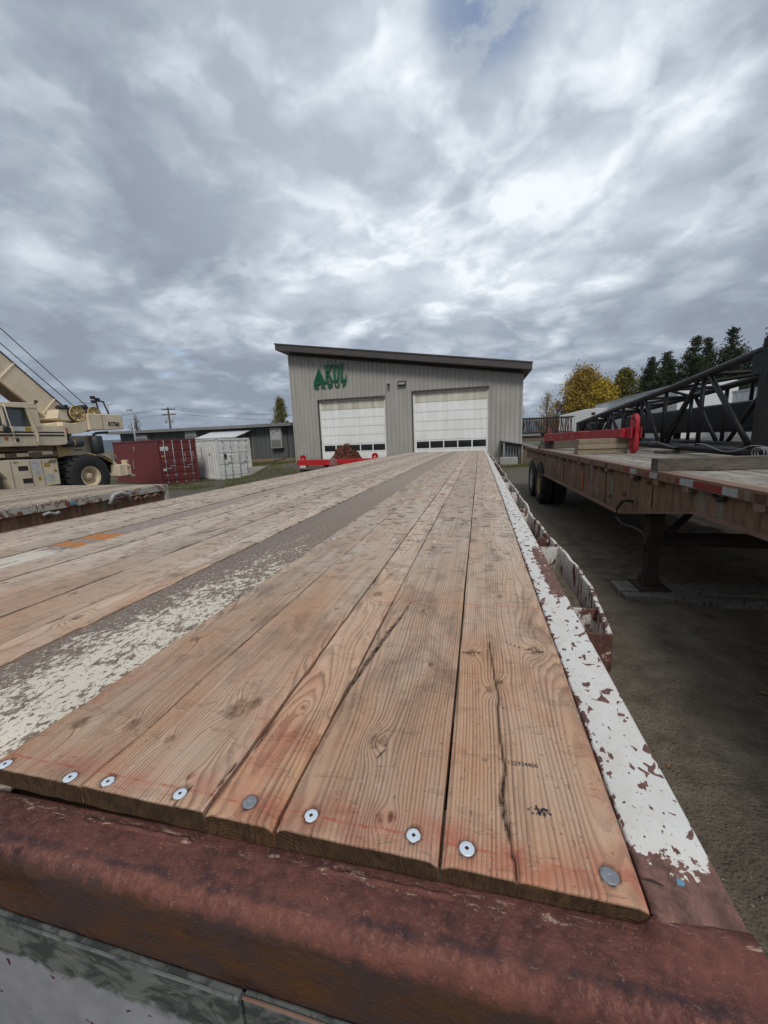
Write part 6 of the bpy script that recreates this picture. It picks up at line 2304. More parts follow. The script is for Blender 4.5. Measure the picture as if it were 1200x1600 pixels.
# roll-up doors
for di, (x0, x1, H) in enumerate((D1, D2)):
    # dark trim round the opening
    for (a, b_, c, d) in ((x0 - 0.07, x0, 0, H + 0.08), (x1, x1 + 0.05, 0, H + 0.08), (x0, x1, H, H + 0.08)):
        mb = MB()
        mb.box(a, b_, -0.052, 0.25, c, d)
        mb.build('door_trim', clad if b_ - a < 0.06 else roof_b, bd)
    dr = bpy.data.objects.new('roll_up_door', None)
    COL.objects.link(dr)
    dr.parent = bd
    dr.location = (x0, 0.16, 0)
    dr['label'] = 'white sectional door with a row of five windows, %s' % ('left' if di == 0 else 'right')
    w = x1 - x0
    for (a, b_, c, d) in ((0.0, 0.10, 0, H), (w - 0.10, w, 0, H), (0.1, w - 0.1, H - 0.07, H)):
        mb = MB()
        mb.box(a, b_, -0.05, 0.0, c, d)
        mb.build('door_jamb', door_w, dr)
    nsec = 7
    hs = (H - 0.07) / nsec
    for k in range(nsec):
        za, zb = k * hs + 0.006, (k + 1) * hs - 0.006
        if k == 1:
            # glazed section: frame with five panes
            mb = MB()
            fx = [0.12 + (w - 0.24) * q / 5 for q in range(6)]
            mb.box(0.1, w - 0.1, 0.0, 0.045, za, za + 0.07)
            mb.box(0.1, w - 0.1, 0.0, 0.045, zb - 0.07, zb)
            for q, f in enumerate(fx):
                mb.box(max(0.1, f - 0.032), min(w - 0.1, f + 0.032), -0.001, 0.044, za + 0.071, zb - 0.071)
            mb.build('window_section', door_w, dr)['kind'] = 'part'
            for q in range(5):
                mb = MB()
                mb.box(fx[q] + 0.033, fx[q + 1] - 0.033, 0.020, 0.028, za + 0.072, zb - 0.072)
                mb.build('window_pane', dark_glass, dr)
        else:
            mb = MB()
            mb.prism([(0.0, za), (0.006, za), (0.006, za + 0.02), (0.0, za + 0.03), (0.0, zb), (0.045, zb), (0.045, za)], 'x', 0.1, w - 0.1)
            mb.build('door_section', door_top if k == 6 else door_w, dr)
    mb = MB()
    mb.box(0.1, w - 0.1, 0.046, 0.06, 0, H)
    mb.build('door_back', black_p, dr)
for o in list(bpy.data.objects):
    if o.name.startswith('window_section') and 'kind' in o:
        del o['kind']

# dark things reflected or standing behind the panes are left to the glass itself
fl = thing('wall_floodlight', 'bronze box floodlight on the wall between the two roll-up doors', 'light', (7.42 - 12.05, FY - 0.04, 5.06))
mb = MB()
mb.prism([(0, -0.13), (-0.20, -0.10), (-0.24, 0.02), (-0.16, 0.13), (0, 0.13)], 'x', -0.25, 0.25)
mb.build('housing', roof_b, fl, bevel=0.01)
mb = MB()
mb.prism([(-0.206, -0.085), (-0.243, 0.015), (-0.238, 0.018), (-0.200, -0.083)], 'x', -0.20, 0.20)
mb.build('lens', decal_w, fl)
cm = thing('wall_camera', 'small round white security camera on the wall left of the floodlight', 'camera', (6.55 - 12.05, FY - 0.04, 5.05))
mb = MB()
mb.box(-0.05, 0.05, -0.05, 0.0, -0.06, 0.06)
mb.tube([(0, -0.05, 0), (0, -0.14, -0.01)], 0.03, 8)
mb.build('bracket', decal_w, cm)
mb = MB()
mb.lathe([(0.0001, -0.11), (0.07, -0.09), (0.10, -0.02), (0.10, 0.05), (0.0001, 0.05)], 'z', 16, (0.06, -0.20, -0.02))
mb.build('dome', grey_can, cm)

# sign: triangle emblem and lettering standing off the wall
sg = thing('wall_sign', 'green sign of a stepped triangle emblem and slab letters high on the grey metal wall', 'sign', (-10.42, FY - 0.035, 5.10))


def glyph(name, polys, x, z, w, h, d=(-0.10, -0.02), mat=sign_green, sk=0.0):
    mb = MB()
    for p in polys:
        mb.prism([(x + u * w, z + v * h) for u, v in p], 'y', d[0], d[1])
    return mb.build(name, mat, sg)


# triangle rings
def tri(s, c=(0.5, 0.36)):
    P = [(0.0, 0.0), (1.0, 0.0), (0.5, 1.0)]
    return [(c[0] + (u - c[0]) * s, c[1] + (v - c[1]) * s) for u, v in P]


def tri_ring(s0, s1, nm):
    a, b = tri(s0), tri(s1)
    for k in range(3):
        j = (k + 1) % 3
        glyph(nm, [[a[k], a[j], b[j], b[k]]], 0.0, 0.30, 0.84, 0.96)


tri_ring(1.0, 0.68, 'triangle_bar')
tri_ring(0.56, 0.30, 'triangle_bar')
glyph('triangle_core', [tri(0.16)], 0.0, 0.30, 0.84, 0.96)
mb = MB()
mb.prism([(u * 0.84, 0.30 + v * 0.96) for u, v in tri(0.98)], 'y', -0.028, -0.022)
mb.build('backing_plate', paint('sign_back', (0.006, 0.05, 0.028, 1), None, 0.3, 5, 0.6), sg)
K = [[(0, 0), (0.46, 0), (0.46, 0.11), (0.34, 0.11), (0.34, 0.89), (0.46, 0.89), (0.46, 1), (0, 1), (0, 0.89), (0.09, 0.89), (0.09, 0.11), (0, 0.11)],
     [(0.34, 0.42), (0.72, 0.11), (0.62, 0.11), (0.62, 0.0), (1.0, 0.0), (1.0, 0.11), (0.93, 0.11), (0.52, 0.60), (0.34, 0.60)],
     [(0.34, 0.48), (0.50, 0.48), (0.90, 0.89), (0.98, 0.89), (0.98, 1.0), (0.60, 1.0), (0.60, 0.89), (0.68, 0.89), (0.34, 0.60)]]
Dg = [[(0, 0), (0.40, 0), (0.40, 1), (0, 1), (0, 0.89), (0.08, 0.89), (0.08, 0.11), (0, 0.11)],
      [(0.40, 0), (0.72, 0.02), (0.93, 0.18), (1.0, 0.5), (0.93, 0.82), (0.72, 0.98), (0.40, 1), (0.40, 0.86), (0.58, 0.84), (0.68, 0.70), (0.71, 0.5), (0.68, 0.30), (0.58, 0.16), (0.40, 0.14)]]
Lg = [[(0, 0), (1.0, 0), (1.0, 0.36), (0.90, 0.36), (0.84, 0.13), (0.44, 0.13), (0.44, 0.89), (0.56, 0.89), (0.56, 1), (0, 1), (0, 0.89), (0.10, 0.89), (0.10, 0.11), (0, 0.11)]]
glyph('letter', K, 0.82, 0.35, 0.52, 1.05)
glyph('letter', Dg, 1.37, 0.35, 0.44, 1.05)
glyph('letter', Lg, 1.84, 0.35, 0.42, 1.05)
for k, ch in enumerate('GROUP'):
    o = text('letter', ch, 0.34, sign_green, sg, (0.18 + 0.475 * k, -0.05, 0.13), (R(90), 0, 0), 0.03, xs=1.35, bold=0.018)

# loading dock with a small canopy on the right of the wall
dk = thing('dock_canopy', 'thin white sloping canopy over the dock at the right corner of the workshop', 'canopy', (1.2, 23.75, 0))
mb = MB()
mb.prism([(0.0, 1.40), (1.75, 1.05), (1.75, 1.09), (0.0, 1.46)], 'y', -0.1, 0.8)
mb.build('canopy_sheet', galv, dk)
for (x, z) in ((0.15, 1.36), (1.15, 1.16)):
    mb = MB()
    mb.box(x, x + 0.06, 0.0, 0.06, 0.0, z)
    mb.build('post', clad, dk)
mb = MB()
mb.box(0.08, 1.12, 0.50, 0.52, 0.40, 1.14)
mb.build('dock_panel', low_clad, dk)
for k in range(6):
    mb = MB()
    mb.tube([(0.25 + k * 0.15, 0.03, 0.42), (0.25 + k * 0.15, 0.03, 1.12 - k * 0.02)], 0.010, 6)
    mb.build('mesh_bar', galv, dk)
bk = MB()
bk.prism([(0, -0.12), (1.0, -0.12), (0.97, 0.47), (0.03, 0.47)], 'y', -0.35, 0.35)
o = bk.build('concrete_block', concrete, None, (1.12, 23.35, 0.0), None, 0.03)
tag(o, 'pale square-edged concrete block below the canopy at the workshop corner', 'concrete block')
bk = MB()
bk.box(0, 0.5, 0, 0.05, -0.1, 1.05)
o = bk.build('upright_board', old_wood, None, (2.25, 23.9, 0.0))
o['seed'] = 0.3
o['tone'] = 0.4
tag(o, 'short weathered board leaning space beside the concrete block', 'board')
o['label'] = 'short weathered upright board beside the pale concrete block'

# ------------------------------------------------------------------ long low grey building
ly = 30.0
lw = thing('low_grey_building', 'long low dark grey building with a shallow pale roof behind the containers', 'building', (-32.2, ly, 0))
LB = 17.35
ribbed('siding', 0.0, LB, 0.55, lambda u: 3.12, lw, 'x', 0.0, -1, low_clad, 0.41)
ribbed('siding', 0.0, 12.0, 0.55, lambda u: 3.12, lw, 'y', LB, 1, low_clad, 0.41)
mb = MB()
mb.prism([(-0.7, 3.12), (14.0, 3.12), (14.0, 3.22), (6.5, 3.62), (-0.7, 3.34)], 'x', -0.8, LB + 0.25)
mb.build('roof', low_roof, lw)
mb = MB()
mb.box(-0.82, LB + 0.27, -0.74, -0.70, 3.10, 3.30)
mb.build('fascia', low_roof, lw)
mb = MB()
mb.box(-0.1, LB, 0.02, 0.15, -0.2, 0.55)
mb.build('foundation_skirt', crib_wood, lw)
for u in (4.0, 8.5, 13.5):
    mb = MB()
    mb.box(u, u + 0.16, -0.035, 0.0, 0.55, 3.1)
    mb.build('trim_board', low_roof, lw)
for k, (u, z0, z1, w_) in enumerate(((15.5, 1.35, 3.0, 1.0), (2.0, 2.35, 2.95, 1.3), (7.35, 2.35, 3.05, 1.1))):
    hp = MB()
    hp.box(0, w_, -0.42, -0.035, 0, z1 - z0)
    o = hp.build('air_conditioner', ac_m, None, (-32.2 + u, ly, z0), None, 0.02)
    lab = ('tall grey wall heat pump near the right end of the low building', 'pale wall unit at the left end of the low building, above the red container', 'pale wall unit in the middle of the low building, above the white container')[k]
    tag(o, lab, 'wall unit', 'wall units on the low building')
    mb = MB()
    mb.box(0.08, w_ - 0.08, -0.432, -0.421, 0.08, (z1 - z0) * 0.42)
    for q in range(7):
        mb.box(0.1, w_ - 0.1, -0.44, -0.432, 0.10 + q * (z1 - z0) * 0.055, 0.12 + q * (z1 - z0) * 0.055)
    mb.build('grille', low_roof, o)
    for (xx, zz) in ((0.25, 0.72), (0.62, 0.78)):
        mb = MB()
        mb.box(xx, xx + 0.12, -0.428, -0.4205, (z1 - z0) * zz, (z1 - z0) * zz + 0.08)
        mb.build('service_hatch', dark_steel, o)
# downpipe and conduit
mb = MB()
mb.tube([(-15.35, ly - 0.06, 3.0), (-15.35, ly - 0.06, 0.75), (-15.6, ly - 0.3, 0.45), (-16.5, ly - 0.6, 0.3)], 0.04, 8)
o = mb.build('conduit', black_p, lw)
o.matrix_parent_inverse = Matrix.Translation((32.2, -ly, 0))
# porch with a tin roof and stairs
pc = thing('porch', 'small porch with pale tin roof on new lumber posts in front of the low building', 'porch', (-21.6, ly - 2.2, 0.0))
mb = MB()
mb.prism([(-0.3, 2.32), (2.16, 2.92), (2.16, 2.98), (-0.3, 2.38)], 'x', -0.6, 3.1)
mb.build('tin_roof', trailer_white, pc)
for (x, y, zt) in ((0.0, 0.0, 2.32), (2.55, 0.0, 2.32), (2.55, 1.6, 2.70), (1.3, 0.0, 2.32)):
    mb = MB()
    mb.box(x, x + 0.12, y, y + 0.12, -0.1, zt)
    mb.build('post', lumber, pc)
mb = MB()
mb.tube([(2.6, 0.05, 1.0), (2.6, 1.6, 1.9)], 0.05, 6)
mb.tube([(1.35, 0.05, 0.9), (2.0, 0.05, 1.7)], 0.05, 6)
mb.build('handrail', lumber, pc)
for k in range(5):
    mb = MB()
    mb.box(1.3, 2.5, -0.3 + k * 0.28, 0.02 + k * 0.28, 0.1 + k * 0.17, 0.14 + k * 0.17)
    mb.build('stair_tread', crib_wood, pc)
mb = MB()
mb.box(-0.4, 2.6, 1.1, 2.1, 0.9, 1.0)
mb.build('landing', crib_wood, pc)
mb = MB()
mb.prism([(0, -0.3), (0.12, 0.05), (0.10, 0.45), (-0.10, 0.45), (-0.12, 0.05)][1:] + [(-0.30, -0.2), (0.30, -0.2)], 'x', -1.6, 1.6)
o = mb.build('concrete_barrier', concrete, None, (-15.25, 23.8, gz0(-15.25, 23.8) + 0.12), (0, 0, R(30)), 0.01)
tag(o, 'low concrete road barrier on the grass right of the white container', 'barrier')

# ------------------------------------------------------------------ red bar and heap of chain in front of the left door
rbz = 0.80
sb = thing('red_lifting_bar', 'long red lifting bar with round lugs in front of the left workshop door', 'lifting bar', (-8.75, 18.0, 0.60), R(0.8))
mb = MB()
mb.box(0, 4.1, -0.12, 0.12, 0.0, 0.27)
mb.build('bar_body', bar_red, sb, bevel=0.01)
for x in (0.28, 3.95):
    for zz in (0.36, -0.08):
        if x > 1 and zz < 0:
            continue
        mb = MB()
        mb.lathe([(0.16, -0.03), (0.16, 0.03), (0.035, 0.03), (0.035, -0.03), (0.16, -0.03)], 'y', 20, (x, 0, zz), closed=True)
        mb.build('round_lug', bar_red, sb)
for x in (0.1, 0.25, 0.5, 0.85, 1.3, 2.1, 2.6, 3.0, 3.3, 3.6):
    mb = MB()
    mb.lathe([(0.03, -0.124), (0.03, -0.1225), (0.0001, -0.1225)], 'y', 10, (x, 0, 0.13), closed=True)
    mb.build('pin_hole_shade', black_hole, sb)
for x in (0.72, 3.02):
    mb = MB()
    mb.box(x, x + 0.012, -0.1225, -0.1205, 0.0, 0.27)
    mb.build('sleeve_joint', black_hole, sb)
mb = MB()
for q in range(4):
    mb.tube([(1.80 + 0.05 * q, -0.14 - 0.01 * q, 0.36), (1.72 + 0.07 * q, -0.16, 0.10), (1.66 + 0.09 * q, -0.15, -0.1 - 0.03 * q), (1.78 + 0.1 * q, -0.14, 0.0), (1.9 + 0.04 * q, -0.14, 0.3)], 0.013, 6, cap=False)
o = mb.build('rope_loop', cable_m)
o.matrix_world = Matrix.Translation((-8.75, 18.0, 0.60)) @ Matrix.Rotation(R(0.8), 4, 'Z')
tag(o, 'pale wire rope looped over the red lifting bar', 'wire rope')
# pallet deck trailer that carries them (low trolley)
tr = thing('equipment_skid', 'low dark skid under the red lifting bar and the chain heap', 'skid', (-8.9, 17.75, 0))
mb = MB()
mb.box(0.0, 4.4, 0.0, 2.0, 0.42, 0.50)
mb.build('skid_deck', old_wood, tr)
for x in (0.3, 2.0, 3.9):
    mb = MB()
    g_ = gz0(-8.9 + x, 18.7)
    mb.box(x, x + 0.2, 0.05, 1.95, g_ - 0.1, 0.42)
    mb.build('runner', dark_steel, tr)
for x in (0.3, 3.6):
    mb = MB()
    mb.box(x, x + 0.3, 0.1, 0.5, 0.50, 0.600)
    mb.build('support_block', decal_w if x < 1 else old_wood, tr)
# chain heap: interlocked links following a tangled path on a mound
mb = MB()
rg = random.Random(4)


def chain_link(p, d, roll, s=0.10):
    q = d.to_track_quat('X', 'Z').to_matrix().to_4x4()
    M = Matrix.Translation(p) @ q @ Matrix.Rotation(roll, 4, 'X')
    pts = []
    for k in range(8):
        a = 2 * math.pi * k / 8
        pts.append(M @ Vector((s * 1.0 * math.cos(a) * 0.95, s * 0.55 * math.sin(a), 0)))
    r = s * 0.22
    n = 8
    rings = []
    for k in range(n):
        t = (pts[(k + 1) % n] - pts[k - 1]).normalized()
        u = t.cross(M.to_3x3() @ Vector((0, 0, 1))).normalized()
        w = M.to_3x3() @ Vector((0, 0, 1))
        w.normalize()
        rings.append([mb.b.verts.new(pts[k] + (u * math.cos(a) + w * math.sin(a)) * r) for a in (0, 2.09, 4.19)])
    for k in range(n):
        a, b = rings[k], rings[(k + 1) % n]
        for j in range(3):
            mb.b.faces.new((a[j], a[(j + 1) % 3], b[(j + 1) % 3], b[j]))


cnt = 0
for strand in range(85):
    a = rg.uniform(0, 2 * math.pi)
    rr0 = rg.uniform(0.1, 1.0)
    x, y = rr0 * math.cos(a), rr0 * 0.8 * math.sin(a)
    hd = rg.uniform(0, 6.28)
    for k in range(34):
        hd += rg.uniform(-0.5, 0.5)
        x += 0.085 * math.cos(hd)
        y += 0.085 * math.sin(hd)
        r_ = math.hypot(x / 1.0, y / 0.85)
        if r_ > 1.0:
            hd += 1.4
            x *= 0.93
            y *= 0.93
            r_ = 0.95
        top = 0.82 * (1 - min(1, r_) ** 1.5) + 0.08
        top *= 0.80 + 0.28 * math.sin(3 * math.atan2(y, x) + 1.0) + 0.12 * math.sin(11 * x + 7 * y)
        z = top * (0.72 + 0.36 * rg.random()) + 0.02
        chain_link(Vector((x, y, z)), Vector((math.cos(hd), math.sin(hd), rg.uniform(-0.4, 0.2))), 0.78 + (k % 2) * 1.57)
        cnt += 1
o = mb.build('chain_heap', chain_link_m, None, (-6.60, 18.80, 0.505))
tag(o, 'heap of rust-brown chain piled behind the red lifting bar', 'chain heap', None, 'stuff')
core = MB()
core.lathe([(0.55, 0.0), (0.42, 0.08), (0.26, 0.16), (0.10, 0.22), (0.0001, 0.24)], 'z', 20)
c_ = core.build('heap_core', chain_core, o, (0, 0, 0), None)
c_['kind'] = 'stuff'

# ------------------------------------------------------------------ beyond on the right
def white_trailer(label, x, y0, y1, ztop, cat_name='white_trailer'):
    """box trailer along y; its ribbed long side faces -x"""
    sm = thing(cat_name, label, 'trailer', (x, y0, 0))
    L_ = y1 - y0
    mb = MB()
    mb.box(0.0, 2.5, 0, L_, 1.15, ztop - 0.04)
    mb.build('box_body', trailer_white, sm, bevel=0.03)
    n_ = int(L_ / 0.42)
    for k in range(n_):
        mb = MB()
        mb.box(-0.02, 0.0, 0.2 + k * 0.42, 0.26 + k * 0.42, 1.3, ztop - 0.2)
        mb.build('side_post', trailer_white, sm)
    for zz in (ztop - 0.08, 1.2):
        mb = MB()
        mb.box(-0.03, 0.0, 0.0, L_, zz - 0.06, zz + 0.05)
        mb.build('side_rail', galv, sm)
    mb = MB()
    mb.box(0.4, 2.1, 1.0, L_ - 1, 0.95, 1.15)
    mb.build('trailer_frame', dark_steel, sm)
    for yy in (1.6, 2.9, L_ - 3.0):
        for xx, fc in ((0.02, 0), (2.48, math.pi)):
            tyre_mesh('tyre', 0.51, 0.28, 0.28, 20, 0.012).build('tyre', tyre_m, sm, (xx, yy, 0.50), (0, 0, fc))
        mb = MB()
        mb.box(0.2, 2.3, yy - 0.06, yy + 0.06, 0.4, 0.96)
        mb.build('axle', dark_steel, sm)
    mb = MB()
    mb.box(-0.026, -0.021, 4.2, 5.1, ztop - 0.45, ztop - 0.38)
    mb.build('dark_label', dark_steel, sm)
    return sm


white_trailer('tall long white box trailer above the left half of the black boom', 9.4, 22.6, 37.0, 3.9)
white_trailer('lower white ribbed box trailer behind the black boom at the right edge', 11.0, 9.0, 21.3, 3.28)

vn = thing('white_box_van', 'plain white box body with a door seam, left of the tall long white trailer', 'box trailer', (6.15, 34.3, 0.0), R(-24))
mb = MB()
mb.prism([(0, 1.0), (1.9, 1.0), (1.9, 3.42), (0.12, 3.08), (0, 2.95)], 'y', 0, 5.0)
mb.build('box_body', trailer_white, vn, bevel=0.03)
mb = MB()
mb.prism([(1.905, 1.0), (3.6, 1.0), (3.6, 3.42), (1.905, 3.42)], 'y', 0.1, 5.0)
mb.build('front_body', trailer_white, vn, bevel=0.03)
for x in (0.95, 1.15):
    mb = MB()
    mb.box(x, x + 0.02, -0.006, 0.0, 1.1, 3.0)
    mb.build('door_seam', galv, vn)
mb = MB()
mb.box(2.3, 2.55, 0.085, 0.098, 2.95, 3.15)
mb.build('vent', dark_steel, vn)
for x in (0.5, 2.9):
    for y in (0.4, 4.3):
        t_ = tyre_mesh('tyre', 0.45, 0.25, 0.25, 20, 0.012).build('tyre', tyre_m, vn, (x, y, 0.44), (0, 0, R(90)))
mb = MB()
mb.box(0.3, 3.3, 0.2, 4.8, 0.6, 1.0)
mb.build('chassis', dark_steel, vn)

# rack of brown pipes seen past the workshop corner
pr_ = thing('pipe_rack', 'dark rack of close upright brown bars past the right corner of the workshop', 'rack', (2.6, 31.0, 0.0), R(2))
for (zz, h_) in ((2.78, 0.09), (1.72, 0.10)):
    for yy in (0.0, 1.2):
        mb = MB()
        mb.box(0, 4.0, yy, yy + 0.08, zz, zz + h_)
        mb.build('rack_rail', dark_steel, pr_)
for k in range(36):
    mb = MB()
    x = 0.06 + k * 0.109 + random.uniform(-0.03, 0.03)
    ln = random.uniform(-0.06, 0.06)
    mb.tube([(x, 0.04, 1.82), (x + ln, 0.04, 2.78)], random.uniform(0.016, 0.034), 6)
    mb.build('rack_bar', chain_rust if k % 3 == 0 else dark_steel, pr_)
for k in range(30):
    mb = MB()
    x = 0.1 + k * 0.13
    mb.tube([(x, 1.24, 1.82), (x + 0.1, 1.24, 2.78)], 0.025, 6)
    mb.build('rack_bar', dark_steel, pr_)
for x in (0.3, 2.0, 3.7):
    mb = MB()
    mb.box(x, x + 0.12, 0.02, 1.26, -0.02, 1.72)
    mb.build('rack_leg', dark_steel, pr_)
mb = MB()
mb.box(-0.1, 4.1, -0.2, 1.5, 1.18, 1.42)
mb.build('rack_deck', old_wood, pr_)
for k in range(5):
    mb = MB()
    mb.tube([(0.1, 0.1 + 0.26 * k, 1.50), (3.9, 0.1 + 0.26 * k, 1.50)], 0.07, 8)
    mb.build('stored_pipe', dark_steel, pr_)

# ------------------------------------------------------------------ poles and wires
up = thing('utility_pole', 'wooden utility pole with two crossarms and a transformer, behind the low building', 'utility pole', (-39.9, 45.0, 0.0))
mb = MB()
mb.tube([(0, 0, -0.3), (0, 0, 6.95)], [0.15, 0.11], 10)
mb.build('pole', pole_wood, up)
for zz in (6.62, 5.95):
    mb = MB()
    mb.box(-1.05, 1.05, -0.05, 0.05, zz, zz + 0.12)
    mb.build('crossarm', pole_wood, up)
    for x in (-0.95, -0.5, 0.5, 0.95):
        mb = MB()
        mb.lathe([(0.03, 0), (0.05, 0.06), (0.03, 0.14)], 'z', 8, (x, 0, zz + 0.12))
        mb.build('insulator', ac_m, up)
for x in (-0.45, 0.55):
    mb = MB()
    mb.lathe([(0.15, 0), (0.17, 0.05), (0.17, 0.50), (0.10, 0.56)], 'z', 14, (x, -0.15, 4.95))
    mb.build('transformer', ac_m, up)
mb = MB()
for (x, zz) in ((-0.95, 6.88), (0.95, 6.88), (0.5, 6.2)):
    mb.tube([(-39.9 + x + 30 * t, 45 + 3.0 * t, zz - 0.9 * 4 * t * (1 - t) * 0.8 - 1.7 * t) for t in [k / 16 for k in range(17)]], 0.014, 4)
    mb.tube([(-39.9 + x - 40 * t, 45 - 6 * t, zz - 1.2 * 4 * t * (1 - t)) for t in [k / 16 for k in range(17)]], 0.014, 4)
o = mb.build('overhead_wires', rope_m)
tag(o, 'thin overhead wires from the utility pole', 'wires')
p2 = thing('steel_pole', 'thin grey pole with a short bracket just right of the crane counterweight', 'pole', (-27.5, 27.0, 0.0))
mb = MB()
mb.tube([(0, 0, -0.1), (0, 0, 4.95)], [0.07, 0.05], 8)
mb.build('pole', galv, p2)
mb = MB()
mb.box(-0.42, 0.06, -0.06, 0.06, 4.78, 4.90)
mb.build('bracket', galv, p2)

# ------------------------------------------------------------------ trees
def leaf_cloud(pts, size, seed, flat=0.0, tri=False):
    """pts Nx3 centres -> one mesh of small leaf faces"""
    rg_ = np.random.default_rng(seed)
    N = len(pts)
    n = rg_.normal(size=(N, 3))
    n /= np.linalg.norm(n, axis=1)[:, None]
    a = rg_.normal(size=(N, 3))
    u = np.cross(n, a)
    u /= np.linalg.norm(u, axis=1)[:, None]
    v = np.cross(n, u)
    s = size * rg_.uniform(0.5, 1.3, (N, 1))
    V = np.stack([pts + u * s, pts + v * s * 0.55, pts - u * s, pts - v * s * 0.55], 1).reshape(-1, 3)
    F = np.arange(N * 4).reshape(-1, 4)
    return npmesh('crown', V, F)


def broad_tree(name, label, base, H, Rr, mat, seed, leaves=6000, group=None, size=0.10, lean=0.0, trunkh=0.25, narrow=1.0):
    rg_ = np.random.default_rng(seed)
    t = thing(name, label, 'tree', base, 0, group)
    mb = MB()
    mb.tube([(0, 0, -0.2), (0.05, 0, H * 0.3), (lean * 0.5, 0.02, H * 0.6), (lean, 0, H * 0.92)], [H * 0.022, H * 0.017, H * 0.010, 0.01], 8)
    mb.build('trunk', bark, t)
    cl = []
    nb = 34
    for k in range(nb):
        h = H * (trunkh + (0.97 - trunkh) * (k + 0.5) / nb)
        tt = (h / H - trunkh) / (1 - trunkh)
        rad = Rr * (math.sin(math.pi * min(1, tt * 0.82 + 0.20)) ** 0.8) * narrow
        a = k * 2.4 + rg_.uniform(-0.5, 0.5)
        rd = rad * rg_.uniform(0.45, 0.95)
        tip = Vector((lean * tt + rd * math.cos(a), rd * math.sin(a), h + rd * 0.25))
        mb = MB()
        mb.tube([(lean * tt, 0, h * 0.82), (lean * tt + rd * 0.5 * math.cos(a), rd * 0.5 * math.sin(a), h * 0.95), tip], [0.04, 0.022, 0.006], 5)
        mb.build('limb', bark, t)
        cl.append((tip, rg_.uniform(0.20, 0.40) * Rr))
        cl.append((tip * 0.6 + Vector((lean * tt, 0, h)) * 0.4, rg_.uniform(0.25, 0.42) * Rr))
    per = leaves // len(cl)
    P = []
    for c, r in cl:
        q = rg_.normal(size=(per, 3)) * np.array([0.5, 0.5, 0.42]) * r
        P.append(q + np.array(c))
    P = np.concatenate(P)
    P = P[P[:, 2] > H * trunkh * 0.5]
    link('crown', leaf_cloud(P, size, seed), mat, t)
    return t


def pine_tree(name, label, base, H, Rr, seed, group=None):
    rg_ = np.random.default_rng(seed)
    t = thing(name, label, 'tree', base, 0, group)
    mb = MB()
    mb.tube([(0, 0, -0.2), (0, 0, H * 0.5), (0, 0, H)], [H * 0.017, H * 0.010, 0.02], 8)
    mb.build('trunk', bark, t)
    P = []
    br = MB()
    h = H * 0.10
    while h < H * 0.985:
        tt = h / H
        rad = 1.55 * Rr * (1 - tt) ** 0.72 * (1.0 + 0.12 * rg_.normal())
        nbr = 8 if tt < 0.8 else 5
        for j in range(nbr):
            if rg_.random() < 0.12:
                continue
            a = rg_.uniform(0, 6.28)
            L = max(0.25, rad * rg_.uniform(0.55, 1.25))
            rise = rg_.uniform(0.15, 0.50) * L
            droop = -0.12 * L
            b0 = np.array([0, 0, h])
            pts = []
            for s in (0.0, 0.35, 0.7, 1.0):
                pts.append(b0 + np.array([L * s * math.cos(a), L * s * math.sin(a), rise * s * s + droop * s * (1 - s) * 2]))
            br.tube([tuple(p) for p in pts], [0.03, 0.022, 0.014, 0.006], 4, cap=False)
            ncl = max(3, int(L / 0.17))
            for s in np.linspace(0.22, 1.03, ncl):
                c = b0 + np.array([L * s * math.cos(a), L * s * math.sin(a), rise * s * s + droop * s * (1 - s) * 2])
                c = c + rg_.normal(size=3) * 0.10 * (0.4 + L * 0.3)
                P.append(c + rg_.normal(size=(9, 3)) * np.array([0.15, 0.15, 0.09]))
        h += rg_.uniform(0.14, 0.30)
    br.build('branches', bark, t)['kind'] = 'stuff'
    P = np.concatenate(P)
    link('crown', leaf_cloud(P, 0.115, seed), fol_pine, t)
    return t


pg = 'dark pines behind the boom'
for i, (x, y, H, Rr, lab) in enumerate(((19.9, 55.0, 10.1, 1.7, 'leftmost and lowest dark pine behind the black boom'),
                                       (21.6, 55.5, 10.6, 1.9, 'second dark pine from the left behind the black boom'),
                                       (24.3, 55.0, 12.1, 2.1, 'tall pointed dark pine in the middle of the row behind the boom'),
                                       (25.9, 56.0, 12.1, 1.5, 'thin dark pine between the two tallest in the middle'),
                                       (27.7, 55.0, 12.8, 2.2, 'tallest full dark pine in the middle group, ragged right side'),
                                       (29.2, 57.5, 9.8, 2.0, 'low dark pine right of the tallest in the group'),
                                       (32.6, 55.0, 14.6, 2.2, 'tall dark pine cut by the right edge of the picture'),
                                       (20.8, 58.0, 9.4, 2.2, 'dark pine standing behind the two leftmost pines'),
                                       (31.2, 58.0, 10.2, 2.4, 'broad dark pine between the middle group and the right edge'),
                                       (23.0, 58.0, 10.2, 2.4, 'dark pine filling the gap behind the pointed one'))):
    pine_tree('pine_tree', lab, (x, y, 0), H, Rr, 40 + i, pg)
broad_tree('autumn_tree', 'big ochre autumn tree right of the workshop', (12.6, 55, 0), 9.1, 3.3, fol_brown, 61, 30000, None, 0.125, trunkh=0.12)
broad_tree('autumn_tree', 'bright yellow autumn tree, lower, in front of the big ochre one', (14.3, 53, 0), 7.4, 2.5, fol_yellow, 62, 16000, None, 0.125, trunkh=0.12)
broad_tree('autumn_tree', 'green and gold pointed autumn tree right of the yellow one', (16.6, 54, 0), 8.9, 2.0, fol_green, 63, 15000, None, 0.12, 0.2, trunkh=0.12)
broad_tree('small_tree', 'small yellowing tree just past the workshop corner', (3.9, 44, 0), 5.1, 0.9, fol_brown, 64, 2600, None, 0.07, narrow=0.8)
broad_tree('small_tree', 'thin half-bare brown tree left of the big ochre one', (8.4, 55, 0), 6.9, 1.4, fol_brown, 65, 1500, None, 0.08)
